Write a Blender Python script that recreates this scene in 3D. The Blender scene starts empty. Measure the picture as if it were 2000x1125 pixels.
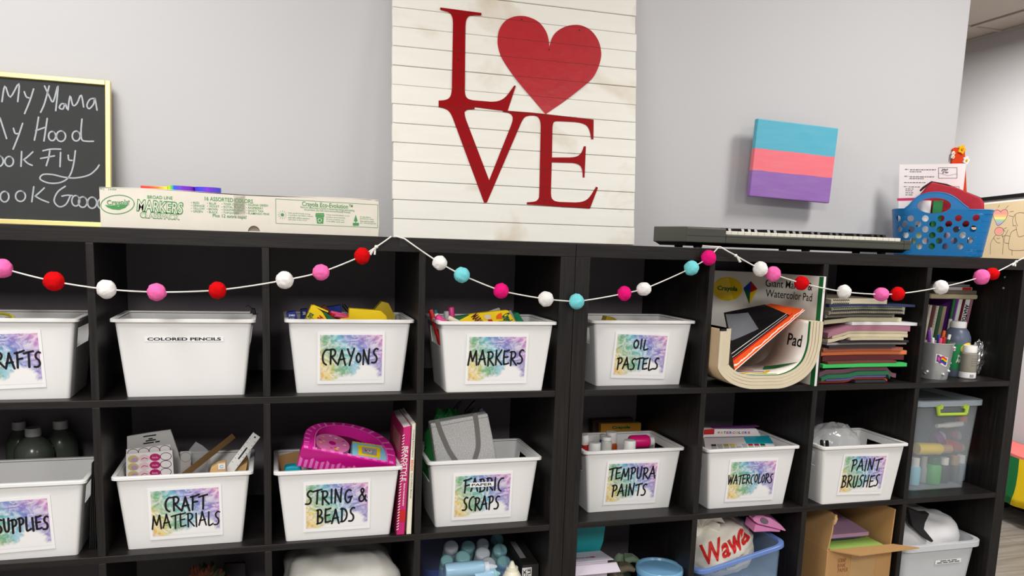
import bpy, bmesh, math, random
from mathutils import Matrix, Vector, noise
random.seed(7)
R = math.radians
SC = bpy.context.scene
COL = SC.collection

# ---------------------------------------------------------------- camera, world, lights
FPX, U0, V0 = 1542.491, 990.433, 694.897
CAM = Vector((-0.71834, -1.84325, 1.45602))
RX = Vector((0.95919433, -0.28078023, 0.03329723))
RY = Vector((-0.00756938, -0.14322057, -0.98966185))
RZ = Vector((0.28264633, 0.94902599, -0.13950169))
cd = bpy.data.cameras.new('camera'); cam = bpy.data.objects.new('camera', cd); COL.objects.link(cam)
cd.sensor_width = 36.0; cd.lens = 36.0 * FPX / 2000.0
cd.shift_x = (1000 - U0) / 2000.0; cd.shift_y = (V0 - 562.5) / 2000.0
cd.clip_start = 0.05
m3 = Matrix((RX, -RY, -RZ)).transposed()
cam.matrix_world = Matrix.Translation(CAM) @ m3.to_4x4()
SC.camera = cam

SC.view_settings.view_transform = 'Standard'
SC.view_settings.look = 'None'
SC.view_settings.gamma = 1.0
SC.view_settings.use_curve_mapping = False
SC.view_settings.exposure = 0.48
w = bpy.data.worlds.new('room_ambience'); SC.world = w; w.use_nodes = True
w.node_tree.nodes['Background'].inputs[0].default_value = (1.0, 0.985, 0.96, 1)
w.node_tree.nodes['Background'].inputs[1].default_value = 0.32

CEIL = 2.83
# ceiling troffers: centre x, centre y, length x, length y, watts
TROFFERS = [(1.45, -0.80, 0.34, 0.62, 20), (-1.5, -0.85, 0.55, 1.1, 21), (1.3, -3.3, 0.55, 1.1, 22), (-1.2, -3.3, 0.55, 1.1, 66), (2.4, 1.6, 0.5, 0.5, 38)]
for (tx, ty, lx, ly, e) in TROFFERS:
    ld = bpy.data.lights.new('troffer_light', 'AREA'); ld.shape = 'RECTANGLE'; ld.size = lx; ld.size_y = ly
    ld.energy = e; ld.color = (1.0, 0.975, 0.94)
    lo = bpy.data.objects.new('troffer_light', ld); COL.objects.link(lo); lo.location = (tx, ty, CEIL - 0.075)

# ---------------------------------------------------------------- measuring helpers
def ray(u, v): return RX * ((u - U0) / FPX) + RY * ((v - V0) / FPX) + RZ
def at(u, v, y):
    d = ray(u, v); return CAM + d * ((y - CAM.y) / d.y)
def atz(u, v, z):
    d = ray(u, v); return CAM + d * ((z - CAM.z) / d.z)
def atx(u, v, x):
    d = ray(u, v); return CAM + d * ((x - CAM.x) / d.x)
def onplane(u, v, o, n):
    d = ray(u, v); return CAM + d * ((o - CAM).dot(n) / d.dot(n))

# ---------------------------------------------------------------- materials
def lin(c):
    return tuple(((x / 255) / 12.92 if x / 255 <= 0.04045 else ((x / 255 + 0.055) / 1.055) ** 2.4) for x in c)
MATS = {}
def mat(name, rgb=(200, 200, 200), rough=0.5, metal=0.0, var=0.06, scale=18, bump=0.0, bscale=60, trans=0.0, alpha=1.0, emit=0.0, stretch=None, spec=0.5, ior=1.45, coat=0.0, bdist=0.002):
    if name in MATS: return MATS[name]
    m = bpy.data.materials.new(name); m.use_nodes = True; nt = m.node_tree; b = nt.nodes['Principled BSDF']
    c = lin(rgb)
    b.inputs['Roughness'].default_value = rough; b.inputs['Metallic'].default_value = metal
    b.inputs['Specular IOR Level'].default_value = spec; b.inputs['IOR'].default_value = ior
    b.inputs['Transmission Weight'].default_value = trans; b.inputs['Alpha'].default_value = alpha
    b.inputs['Coat Weight'].default_value = coat
    tc = nt.nodes.new('ShaderNodeTexCoord'); src = tc.outputs['Object']
    if stretch:
        mp = nt.nodes.new('ShaderNodeMapping'); mp.inputs['Scale'].default_value = stretch
        nt.links.new(src, mp.inputs[0]); src = mp.outputs[0]
    nz = nt.nodes.new('ShaderNodeTexNoise'); nz.inputs['Scale'].default_value = scale; nz.inputs['Detail'].default_value = 4
    nt.links.new(src, nz.inputs['Vector'])
    mx = nt.nodes.new('ShaderNodeMix'); mx.data_type = 'RGBA'
    nt.links.new(nz.outputs[0], mx.inputs[0])
    mx.inputs[6].default_value = tuple(max(0, x * (1 - var)) for x in c) + (1,)
    mx.inputs[7].default_value = tuple(min(1, x * (1 + var)) for x in c) + (1,)
    nt.links.new(mx.outputs[2], b.inputs['Base Color'])
    if emit:
        b.inputs['Emission Color'].default_value = c + (1,); b.inputs['Emission Strength'].default_value = emit
    if bump:
        n2 = nt.nodes.new('ShaderNodeTexNoise'); n2.inputs['Scale'].default_value = bscale; n2.inputs['Detail'].default_value = 3
        nt.links.new(src, n2.inputs['Vector'])
        bp = nt.nodes.new('ShaderNodeBump'); bp.inputs['Strength'].default_value = bump; bp.inputs['Distance'].default_value = bdist
        nt.links.new(n2.outputs[0], bp.inputs['Height']); nt.links.new(bp.outputs[0], b.inputs['Normal'])
    MATS[name] = m; return m

def nd(nt, t, **kw):
    n = nt.nodes.new(t)
    for k, v in kw.items(): setattr(n, k, v)
    return n
def mth(nt, op, a, b=None, clamp=False):
    n = nt.nodes.new('ShaderNodeMath'); n.operation = op; n.use_clamp = clamp
    for i, x in enumerate((a, b)):
        if x is None: continue
        if isinstance(x, (int, float)): n.inputs[i].default_value = x
        else: nt.links.new(x, n.inputs[i])
    return n.outputs[0]
def ramp(nt, fac, stops, interp='LINEAR'):
    n = nt.nodes.new('ShaderNodeValToRGB'); cr = n.color_ramp; cr.interpolation = interp
    while len(cr.elements) < len(stops): cr.elements.new(0.5)
    for e, (p, c) in zip(cr.elements, stops):
        e.position = p; e.color = (lin(c) + (1,)) if len(c) == 3 else c
    nt.links.new(fac, n.inputs[0]); return n.outputs[0]
def mixc(nt, f, a, b, mode='MIX'):
    n = nt.nodes.new('ShaderNodeMix'); n.data_type = 'RGBA'; n.blend_type = mode
    for sock, x in ((0, f), (6, a), (7, b)):
        if isinstance(x, (int, float)): n.inputs[sock].default_value = x
        elif isinstance(x, tuple): n.inputs[sock].default_value = lin(x) + (1,)
        else: nt.links.new(x, n.inputs[sock])
    return n.outputs[2]
def shader(name, rough=0.5, spec=0.5):
    m = bpy.data.materials.new(name); m.use_nodes = True; nt = m.node_tree; b = nt.nodes['Principled BSDF']
    b.inputs['Roughness'].default_value = rough; b.inputs['Specular IOR Level'].default_value = spec
    tc = nt.nodes.new('ShaderNodeTexCoord'); MATS[name] = m
    return m, nt, b, tc
def noise_out(nt, vec, scale, detail=4, dist=0.0):
    n = nt.nodes.new('ShaderNodeTexNoise'); n.inputs['Scale'].default_value = scale; n.inputs['Detail'].default_value = detail
    n.inputs['Distortion'].default_value = dist
    nt.links.new(vec, n.inputs['Vector']); return n.outputs[0]
def mapped(nt, vec, scale=(1, 1, 1), loc=(0, 0, 0)):
    n = nt.nodes.new('ShaderNodeMapping'); n.inputs['Scale'].default_value = scale; n.inputs['Location'].default_value = loc
    nt.links.new(vec, n.inputs[0]); return n.outputs[0]
def bumped(nt, b, h, s=0.3, d=0.002):
    n = nt.nodes.new('ShaderNodeBump'); n.inputs['Strength'].default_value = s; n.inputs['Distance'].default_value = d
    nt.links.new(h, n.inputs['Height']); nt.links.new(n.outputs[0], b.inputs['Normal'])

# rainbow smoke print on the bin cards
m, nt, b, tc = shader('smoke_print', 0.35)
g = tc.outputs['Generated']
sep = nd(nt, 'ShaderNodeSeparateXYZ'); nt.links.new(g, sep.inputs[0]); uu, vv = sep.outputs[0], sep.outputs[2]
n1 = noise_out(nt, g, 3.0, 5, 1.2); n2 = noise_out(nt, mapped(nt, g, (1, 1, 1), (5, 3, 1)), 5.0, 6, 2.2)
s_ = mth(nt, 'ADD', mth(nt, 'ADD', mth(nt, 'MULTIPLY', uu, 0.66), mth(nt, 'MULTIPLY', vv, 0.27)), mth(nt, 'MULTIPLY', mth(nt, 'SUBTRACT', n1, 0.47), 0.32))
colr = ramp(nt, s_, [(0.0, (226, 176, 96)), (0.13, (232, 208, 104)), (0.24, (128, 178, 112)), (0.36, (98, 172, 140)), (0.48, (112, 188, 204)), (0.60, (122, 136, 204)), (0.74, (146, 120, 198)), (0.86, (190, 104, 186)), (0.98, (212, 98, 160))])
wisp = ramp(nt, n2, [(0.38, (0, 0, 0)), (0.66, (255, 255, 255))])
c1 = mixc(nt, mth(nt, 'MULTIPLY', wisp, 0.68), colr, (246, 244, 250))
dk = ramp(nt, noise_out(nt, mapped(nt, g, (1, 1, 1), (2, 7, 3)), 6.0, 5, 3.0), [(0.56, (0, 0, 0)), (0.62, (255, 255, 255)), (0.68, (0, 0, 0))])
c1 = mixc(nt, mth(nt, 'MULTIPLY', dk, 0.4), c1, (70, 90, 130), 'MULTIPLY')
edge = mth(nt, 'SUBTRACT', mth(nt, 'ADD', vv, mth(nt, 'MULTIPLY', mth(nt, 'SUBTRACT', n1, 0.5), 0.5)), mth(nt, 'SUBTRACT', 0.36, mth(nt, 'MULTIPLY', mth(nt, 'ABSOLUTE', mth(nt, 'SUBTRACT', uu, 0.72)), 0.75)))
wm = ramp(nt, mth(nt, 'ADD', mth(nt, 'MULTIPLY', edge, 4.0), 0.5), [(0.25, (255, 255, 255)), (0.6, (0, 0, 0))])
c2 = mixc(nt, wm, c1, (243, 242, 243))
nt.links.new(c2, b.inputs['Base Color'])

# black-brown woodgrain foil of the shelving (grain along x / along z)
for nm, sc_ in (('blackbrown_grain_across', (3, 60, 60)), ('blackbrown_grain_upright', (60, 60, 3))):
    m, nt, b, tc = shader(nm, 0.42, 0.35)
    o = mapped(nt, tc.outputs['Object'], sc_)
    a_ = noise_out(nt, o, 2.5, 6, 0.3); d_ = noise_out(nt, o, 7, 3)
    nt.links.new(ramp(nt, a_, [(0.3, (16, 14, 14)), (0.7, (36, 32, 31))]), b.inputs['Base Color'])
    bumped(nt, b, d_, 0.25, 0.0006)
mat('shelf_back', (112, 104, 109), 0.6, var=0.1, scale=40)

# white rustic planks
m, nt, b, tc = shader('white_planks', 0.55)
o = tc.outputs['Object']
st = noise_out(nt, mapped(nt, o, (5, 5, 16)), 1.0, 5, 0.5)
stain = ramp(nt, st, [(0.56, (0, 0, 0)), (0.70, (255, 255, 255))])
fine = noise_out(nt, mapped(nt, o, (6, 40, 130)), 1.0, 4)
base = mixc(nt, fine, (240, 239, 230), (250, 249, 243))
nt.links.new(mixc(nt, mth(nt, 'MULTIPLY', stain, 0.5), base, (196, 172, 132)), b.inputs['Base Color'])
bumped(nt, b, fine, 0.5, 0.0015)

# painted canvas with three stripes (generated z)
m, nt, b, tc = shader('striped_canvas', 0.5)
sep = nd(nt, 'ShaderNodeSeparateXYZ'); nt.links.new(tc.outputs['Generated'], sep.inputs[0])
wv = noise_out(nt, mapped(nt, tc.outputs['Object'], (14, 14, 3)), 1.0, 2)
z_ = mth(nt, 'ADD', sep.outputs[2], mth(nt, 'MULTIPLY', mth(nt, 'SUBTRACT', wv, 0.5), 0.03))
cc = ramp(nt, z_, [(0.0, (142, 90, 180)), (0.338, (246, 108, 124)), (0.62, (62, 176, 204))], 'CONSTANT')
br = noise_out(nt, mapped(nt, tc.outputs['Object'], (10, 10, 90)), 1.0, 4)
nt.links.new(mixc(nt, mth(nt, 'MULTIPLY', br, 0.12), cc, (255, 255, 255)), b.inputs['Base Color'])
bumped(nt, b, br, 0.15, 0.001)

# grey wood-look floor
m, nt, b, tc = shader('grey_floor', 0.4)
o = tc.outputs['Object']
f1 = noise_out(nt, mapped(nt, o, (2, 26, 1)), 1.0, 5, 0.6)
bk = nd(nt, 'ShaderNodeTexBrick'); bk.inputs['Scale'].default_value = 1.0
bk.inputs['Brick Width'].default_value = 1.2; bk.inputs['Row Height'].default_value = 0.15; bk.inputs['Mortar Size'].default_value = 0.002
bk.inputs['Color1'].default_value = (0.9, 0.9, 0.9, 1); bk.inputs['Color2'].default_value = (1, 1, 1, 1); bk.inputs['Mortar'].default_value = (0.5, 0.5, 0.5, 1)
nt.links.new(o, bk.inputs['Vector'])
nt.links.new(mixc(nt, 1.0, ramp(nt, f1, [(0.3, (128, 120, 112)), (0.7, (172, 165, 156))]), bk.outputs[0], 'MULTIPLY'), b.inputs['Base Color'])

mat('wall_paint', (203, 203, 206), 0.6, var=0.012, scale=3, bump=0.06, bscale=160)
mat('far_wall_paint', (212, 211, 213), 0.6, var=0.012, scale=3)
mat('ceiling_tile', (214, 204, 194), 0.85, var=0.05, scale=60, bump=0.2, bscale=120)
mat('ceiling_grid', (205, 196, 186), 0.5)
mat('bin_plastic', (236, 236, 236), 0.32, var=0.012, scale=6)
mat('card_white', (246, 246, 248), 0.3, var=0.01)
mat('ink_black', (14, 14, 18), 0.5, var=0.0)
mat('print_green', (70, 150, 84), 0.6, var=0.05)
mat('letter_red', (152, 0, 10), 0.45, spec=.18, var=0.08, scale=30, bump=0.15, bscale=90)
mat('heart_red_sheen', (184, 36, 46), 0.28, var=0.12, scale=22, bump=0.35, bscale=40)  # same paint as the letters; gloss sheen put into a lighter red
mat('string_white', (240, 238, 232), 0.8)

# ---------------------------------------------------------------- mesh builder
class MB:
    def __init__(s): s.v = []; s.f = []; s.mi = []; s.cur = 0; s.M = Matrix.Identity(4)
    def add(s, vs, fs):
        n = len(s.v); s.v += [s.M @ Vector(p) for p in vs]
        for f in fs: s.f.append([n + i for i in f]); s.mi.append(s.cur)
        return s
    def box(s, c, d, rot=None):
        x, y, z = (k / 2 for k in d)
        vs = [Vector((a * x, b_ * y, e * z)) for a in (-1, 1) for b_ in (-1, 1) for e in (-1, 1)]
        if rot is not None: vs = [rot @ p for p in vs]
        return s.add([p + Vector(c) for p in vs], [(0, 1, 3, 2), (4, 6, 7, 5), (0, 4, 5, 1), (2, 3, 7, 6), (0, 2, 6, 4), (1, 5, 7, 3)])
    def bb(s, x0, x1, y0, y1, z0, z1): return s.box(((x0 + x1) / 2, (y0 + y1) / 2, (z0 + z1) / 2), (x1 - x0, y1 - y0, z1 - z0))
    def prism(s, pts, vec):            # closed 3-D outline pushed along vec
        n = len(pts); vec = Vector(vec); p2 = [Vector(p) for p in pts]
        vs = p2 + [p + vec for p in p2]
        fs = [list(range(n))[::-1], list(range(n, 2 * n))] + [(i, (i + 1) % n, n + (i + 1) % n, n + i) for i in range(n)]
        return s.add(vs, fs)
    def poly(s, pts): return s.add(pts, [list(range(len(pts)))])
    def loft(s, rings, close=True, cap0=True, cap1=True):
        n = len(rings[0]); vs = [p for r in rings for p in r]; fs = []
        for k in range(len(rings) - 1):
            for i in range(n if close else n - 1):
                j = (i + 1) % n; fs.append((k * n + i, k * n + j, (k + 1) * n + j, (k + 1) * n + i))
        if cap0: fs.append(list(range(n))[::-1])
        if cap1: fs.append([(len(rings) - 1) * n + i for i in range(n)])
        return s.add(vs, fs)
    def lathe(s, prof, n=24, M=None, cap0=True, cap1=True):
        M = M or Matrix.Identity(4)
        return s.loft([[M @ Vector((r * math.cos(2 * math.pi * i / n), r * math.sin(2 * math.pi * i / n), z)) for i in range(n)] for r, z in prof], True, cap0, cap1)
    def tube(s, path, r, n=8, cap=True):
        path = [Vector(p) for p in path]; rings = []; up = Vector((0.013, 0.21, 0.97))
        rr = r if isinstance(r, (list, tuple)) else [r] * len(path)
        for i, p in enumerate(path):
            t = (path[min(i + 1, len(path) - 1)] - path[max(i - 1, 0)]).normalized()
            if abs(t.dot(up)) > 0.95: up = Vector((1, 0.1, 0.05))
            a = t.cross(up).normalized(); b_ = t.cross(a)
            rings.append([p + (a * math.cos(2 * math.pi * k / n) + b_ * math.sin(2 * math.pi * k / n)) * rr[i] for k in range(n)])
        return s.loft(rings, True, cap, cap)
    def grid(s, fn, nu, nv):
        vs = [fn(i / nu, j / nv) for j in range(nv + 1) for i in range(nu + 1)]
        fs = [(j * (nu + 1) + i, j * (nu + 1) + i + 1, (j + 1) * (nu + 1) + i + 1, (j + 1) * (nu + 1) + i) for j in range(nv) for i in range(nu)]
        return s.add(vs, fs)
    def slab(s, fn, nu, nv, t):        # closed curved sheet: fn gives the lower face, t lifts along +z
        lo = [Vector(fn(i / nu, j / nv)) for j in range(nv + 1) for i in range(nu + 1)]
        tv = t if isinstance(t, Vector) else Vector((0, 0, t))
        hi = [p + tv for p in lo]; N = len(lo); W = nu + 1; fs = []
        for j in range(nv):
            for i in range(nu):
                a = j * W + i; fs.append((a, a + W, a + W + 1, a + 1)); fs.append((N + a, N + a + 1, N + a + W + 1, N + a + W))
        ed = [i for i in range(nu)] + [nu + W * j for j in range(nv)] + [nv * W + nu - i for i in range(nu)] + [(nv - j) * W for j in range(nv)]
        for k in range(len(ed)):
            a, b_ = ed[k], ed[(k + 1) % len(ed)]; fs.append((a, b_, N + b_, N + a))
        return s.add(lo + hi, fs)
    def ell(s, c, r, nu=20, nv=12, fn=None):
        c = Vector(c); rings = []
        for j in range(1, nv):
            th = math.pi * j / nv
            rings.append([Vector((math.sin(th) * math.cos(2 * math.pi * i / nu), math.sin(th) * math.sin(2 * math.pi * i / nu), -math.cos(th))) for i in range(nu)])
        out = [[c + Vector((p.x * r[0], p.y * r[1], p.z * r[2])) * (fn(p) if fn else 1) for p in rg] for rg in rings]
        return s.loft(out)
    def ribbon(s, pts, width, F=None):  # flat pen stroke with round ends, in the x-y plane of F
        pts = [Vector((p[0], p[1])) for p in pts]
        h = width / 2; L = []; Rr = []
        for i, p in enumerate(pts):
            t = pts[min(i + 1, len(pts) - 1)] - pts[max(i - 1, 0)]
            t = t.normalized() if t.length > 1e-9 else Vector((1, 0))
            n_ = Vector((-t.y, t.x)); L.append(p + n_ * h); Rr.append(p - n_ * h)
        t1 = (pts[-1] - pts[-2]).normalized(); t0 = (pts[0] - pts[1]).normalized()
        def arc(c, t): return [c + Vector((math.cos(a) * t.x - math.sin(a) * t.y, math.sin(a) * t.x + math.cos(a) * t.y)) * h for a in [R(k) for k in (60, 30, 0, -30, -60)]]
        F = F or Matrix.Identity(4)
        w3 = lambda q: F @ Vector((q.x, q.y, 0))
        for i in range(len(pts) - 1): s.add([w3(Rr[i]), w3(Rr[i + 1]), w3(L[i + 1]), w3(L[i])], [(0, 1, 2, 3)])
        e = [L[-1]] + arc(pts[-1], t1) + [Rr[-1]]; s.add([w3(q) for q in e][::-1], [list(range(len(e)))])
        e = [Rr[0]] + arc(pts[0], t0) + [L[0]]; s.add([w3(q) for q in e][::-1], [list(range(len(e)))])
        return s

def FR(o, ex, ey):
    ex = Vector(ex).normalized(); ey = Vector(ey); n = ex.cross(ey).normalized(); ey = n.cross(ex)
    M = Matrix.Identity(4)
    for i in range(3): M[i][0] = ex[i]; M[i][1] = ey[i]; M[i][2] = n[i]; M[i][3] = o[i]
    return M
def TR(x, y, z): return Matrix.Translation((x, y, z))
def RZm(d): return Matrix.Rotation(R(d), 4, 'Z')
def RXm(d): return Matrix.Rotation(R(d), 4, 'X')
def RYm(d): return Matrix.Rotation(R(d), 4, 'Y')
def smoothline(pts, k=4):
    out = []
    P = [Vector((p[0], p[1])) for p in pts]
    if len(P) < 3: return P
    for i in range(len(P) - 1):
        a, b_, c, d = P[max(i - 1, 0)], P[i], P[i + 1], P[min(i + 2, len(P) - 1)]
        for j in range(k):
            t = j / k
            out.append(0.5 * ((2 * b_) + (c - a) * t + (2 * a - 5 * b_ + 4 * c - d) * t * t + (3 * b_ - a - 3 * c + d) * t ** 3))
    out.append(P[-1]); return out

# ---------------------------------------------------------------- object helpers
MW = {}
def link(name, o, M, parent):
    COL.objects.link(o)
    if parent is not None:
        o.parent = parent; o.matrix_basis = M; MW[o.name] = MW[parent.name] @ M
    else:
        o.matrix_basis = M; MW[o.name] = M.copy()
    return o
def tag(o, label=None, cat=None, group=None, kind=None):
    for k, v in (('label', label), ('category', cat), ('group', group), ('kind', kind)):
        if v: o[k] = v
    return o
def thing(name, label, cat, loc=(0, 0, 0), rz=0, group=None, M=None):
    o = bpy.data.objects.new(name, None); o.empty_display_size = 0.02
    link(name, o, M if M is not None else TR(*loc) @ RZm(rz), None)
    return tag(o, label, cat, group)
def obj(name, mb, mats, parent=None, world=False, M=None, bevel=0, smooth=None, seg=2, solid=0, label=None, sub=0):
    me = bpy.data.meshes.new(name)
    M = M if M is not None else Matrix.Identity(4)
    vs = mb.v
    if world and parent is not None:
        inv = (MW[parent.name] @ M).inverted(); vs = [inv @ p for p in vs]
    elif world:
        inv = M.inverted(); vs = [inv @ p for p in vs]
    me.from_pydata([tuple(p) for p in vs], [], mb.f); me.validate(); me.update()
    if not isinstance(mats, (list, tuple)): mats = [mats]
    for q in mats: me.materials.append(MATS[q] if isinstance(q, str) else q)
    if len(mats) > 1 and len(me.polygons) == len(mb.mi): me.polygons.foreach_set('material_index', mb.mi)
    if smooth is not None:
        me.shade_smooth(); me.set_sharp_from_angle(angle=R(smooth))
    o = bpy.data.objects.new(name, me); link(name, o, M, parent)
    if solid:
        md = o.modifiers.new('solid', 'SOLIDIFY'); md.thickness = solid; md.offset = -1
    if sub:
        md = o.modifiers.new('sub', 'SUBSURF'); md.levels = sub; md.render_levels = sub
    if bevel:
        md = o.modifiers.new('bevel', 'BEVEL'); md.width = bevel; md.segments = seg; md.limit_method = 'ANGLE'; md.angle_limit = R(40)
    if label: o['label'] = label
    return o
def single(name, mb, mats, label, cat, loc=None, group=None, **kw):   # a thing that is one mesh, base at loc
    o = obj(name, mb, mats, None, world=True, M=TR(*loc) if loc is not None else None, **kw)
    return tag(o, label, cat, group)
# printed text from the built-in font, fitted into a w x h box centred on frame F
TC = {}
def glyphs(s, bold=0.0):
    k = (s, bold)
    if k not in TC:
        cu = bpy.data.curves.new('t', 'FONT'); cu.body = s; cu.offset = bold; cu.resolution_u = 3; cu.fill_mode = 'FRONT'
        t = bpy.data.objects.new('t', cu); me = bpy.data.meshes.new_from_object(t)
        vs = [(p.co.x, p.co.y) for p in me.vertices]; fs = [list(p.vertices) for p in me.polygons]
        bpy.data.objects.remove(t); bpy.data.curves.remove(cu); bpy.data.meshes.remove(me)
        TC[k] = (vs, fs)
    return TC[k]
def text(mb, s, F, w, h, bold=0.0, slant=0.0):
    vs, fs = glyphs(s, bold)
    xs = [p[0] for p in vs]; ys = [p[1] for p in vs]
    x0, x1, y0, y1 = min(xs), max(xs), min(ys), max(ys)
    sx, sy = w / max(1e-6, x1 - x0), h / max(1e-6, y1 - y0)
    mb.add([F @ Vector(((x - (x0 + x1) / 2) * sx + slant * (y - (y0 + y1) / 2) * sy, (y - (y0 + y1) / 2) * sy, 0)) for x, y in vs], fs)
    return mb

def bars(mb, s, F, w, h):                        # print too small to read: one dark bar for each word
    n = len(s); x = 0
    for wd in s.split(' '):
        a, c = (x + .1) / n * w - w / 2, (x + len(wd) - .1) / n * w - w / 2
        mb.add([F @ Vector(p) for p in ((a, -h * .35, 0), (c, -h * .35, 0), (c, h * .35, 0), (a, h * .35, 0))], [(0, 1, 2, 3)]); x += len(wd) + 1
    return mb
def fine(mb, L):                                 # cut long edges so that print can follow a curved surface
    bm = bmesh.new(); vs = [bm.verts.new(p) for p in mb.v]
    for f in mb.f:
        try: bm.faces.new([vs[i] for i in f])
        except ValueError: pass
    bmesh.ops.triangulate(bm, faces=bm.faces[:])
    for _ in range(6):
        lg = [e for e in bm.edges if e.calc_length() > L]
        if not lg: break
        bmesh.ops.subdivide_edges(bm, edges=lg, cuts=1); bmesh.ops.triangulate(bm, faces=bm.faces[:])
    bm.verts.index_update(); mb.v = [p.co.copy() for p in bm.verts]; mb.f = [[q.index for q in p.verts] for p in bm.faces]; mb.mi = [0] * len(mb.f); bm.free(); return mb

# hand lettering: pen strokes on a unit-high box (advance, strokes)
HL = {
 'A': (.74, [[(0, -.02), (.2, .5), (.36, 1.0)], [(.36, 1.0), (.52, .45), (.68, -.04)], [(.1, .34), (.35, .36), (.6, .4)]]),
 'B': (.62, [[(.1, 0), (.13, 1)], [(.02, .96), (.35, 1), (.47, .8), (.38, .6), (.15, .52)], [(.15, .52), (.48, .42), (.56, .22), (.4, .04), (.04, -.03)]]),
 'C': (.6, [[(.58, .98), (.38, .96), (.16, .72), (.1, .4), (.18, .1), (.4, -.06)]]),
 'D': (.68, [[(.12, 0), (.14, .97)], [(.03, .93), (.4, .9), (.6, .6), (.55, .25), (.32, .02), (.03, -.02)]]),
 'E': (.62, [[(.14, .98), (.1, .5), (.13, 0)], [(.14, .94), (.34, .96), (.6, 1.02)], [(.1, .5), (.5, .54)], [(.13, .02), (.36, .02), (.6, .08)]]),
 'F': (.62, [[(.15, .95), (.15, .5), (.1, -.08)], [(-.02, .9), (.3, .94), (.72, 1.06)], [(.14, .48), (.54, .54)]]),
 'G': (.72, [[(.62, .9), (.42, .98), (.18, .76), (.1, .36), (.26, .02), (.5, .06), (.64, .4)], [(.4, .4), (.72, .46)]]),
 'H': (.7, [[(.12, 1), (.1, -.02)], [(.1, .46), (.6, .54)], [(.62, 1.02), (.58, -.04)]]),
 'I': (.26, [[(.13, 1), (.12, -.02)]]),
 'K': (.66, [[(.12, 1), (.1, -.04)], [(.62, 1.02), (.34, .64), (.13, .44)], [(.16, .48), (.4, .22), (.68, -.04)]]),
 'L': (.5, [[(.14, 1.02), (.1, .5), (.1, 0), (.28, .0), (.5, .1)]]),
 'M': (.92, [[(.02, -.02), (.12, .5), (.2, .96)], [(.2, .96), (.32, .55), (.44, .26)], [(.44, .26), (.58, .6), (.74, 1)], [(.74, 1), (.8, .5), (.84, -.02)]]),
 'N': (.76, [[(.08, -.02), (.12, 1)], [(.12, 1), (.32, .5), (.56, .02)], [(.56, .02), (.58, .5), (.64, 1.06)]]),
 'O': (.58, [[(.3, .92), (.12, .74), (.08, .4), (.22, .1), (.42, .16), (.52, .48), (.46, .8), (.28, .94)]]),
 'o': (.52, [[(.28, .7), (.1, .52), (.1, .24), (.26, .08), (.42, .2), (.46, .46), (.36, .66), (.22, .72)]]),
 'P': (.58, [[(.14, .95), (.13, .4), (.1, -.06)], [(0, .92), (.36, .98), (.52, .8), (.44, .56), (.14, .42)]]),
 'R': (.66, [[(.13, .97), (.1, -.04)], [(.02, .94), (.38, .97), (.54, .78), (.42, .54), (.14, .46)], [(.2, .46), (.4, .24), (.66, -.02)]]),
 'S': (.58, [[(.56, .96), (.4, 1), (.2, .84), (.22, .62), (.42, .44), (.46, .2), (.3, .02), (.02, .02)]]),
 'T': (.6, [[(.36, .96), (.34, .5), (.3, -.04)], [(-.02, .88), (.34, .96), (.72, 1.02)]]),
 'U': (.66, [[(.1, 1), (.1, .4), (.18, .06), (.38, .02), (.5, .26), (.56, 1.02)]]),
 'W': (.9, [[(.04, 1), (.14, .4), (.2, 0)], [(.2, 0), (.34, .4), (.44, .76)], [(.44, .76), (.54, .4), (.6, 0)], [(.6, 0), (.74, .5), (.86, 1.04)]]),
 'Y': (.66, [[(.04, 1), (.2, .66), (.32, .5)], [(.64, 1.04), (.42, .5), (.2, -.14)]]),
 '&': (.8, [[(.74, .02), (.44, .46), (.26, .82), (.36, 1), (.5, .86), (.38, .62), (.12, .34), (.12, .1), (.3, .0), (.52, .16), (.68, .46)]]),
 ' ': (.34, []),
}
def handwrite(mb, s, F, w, h, pen):
    tot = sum(HL[c][0] for c in s) + .1 * (len(s) - 1); sx = w / tot; x = 0
    for i, c in enumerate(s):
        adv, st = HL[c]; dy = 0.05 * math.sin(i * 2.3)
        for k in st:
            mb.ribbon([((x + p.x) * sx - w / 2, (p.y + dy - .5) * h) for p in smoothline(k, 4)], pen, F)
        x += adv + .1
    return mb
# ================================================================ the setting
def struct(name, mb, m, **kw):
    o = obj(name, mb, m, None, **kw); o['kind'] = 'structure'; return o
WY = 0.402
struct('wall_back', MB().bb(-3.2, 1.532, WY, WY + 0.12, 0, CEIL), 'wall_paint', bevel=0.006)
struct('wall_right', MB().bb(3.52, 3.64, -4.2, 5.2, 0, CEIL), 'far_wall_paint')
struct('wall_far', MB().bb(-3.2, 3.52, 5.2, 5.32, 0, CEIL), 'far_wall_paint')
struct('wall_left', MB().bb(-3.32, -3.2, -4.2, 5.32, 0, CEIL), 'wall_paint')
struct('floor', MB().bb(-3.32, 3.64, -4.2, 5.32, -0.08, 0), 'grey_floor')
struct('ceiling', MB().bb(-3.32, 3.64, -4.2, 5.32, CEIL + 0.03, CEIL + 0.13), 'ceiling_tile')
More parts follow.
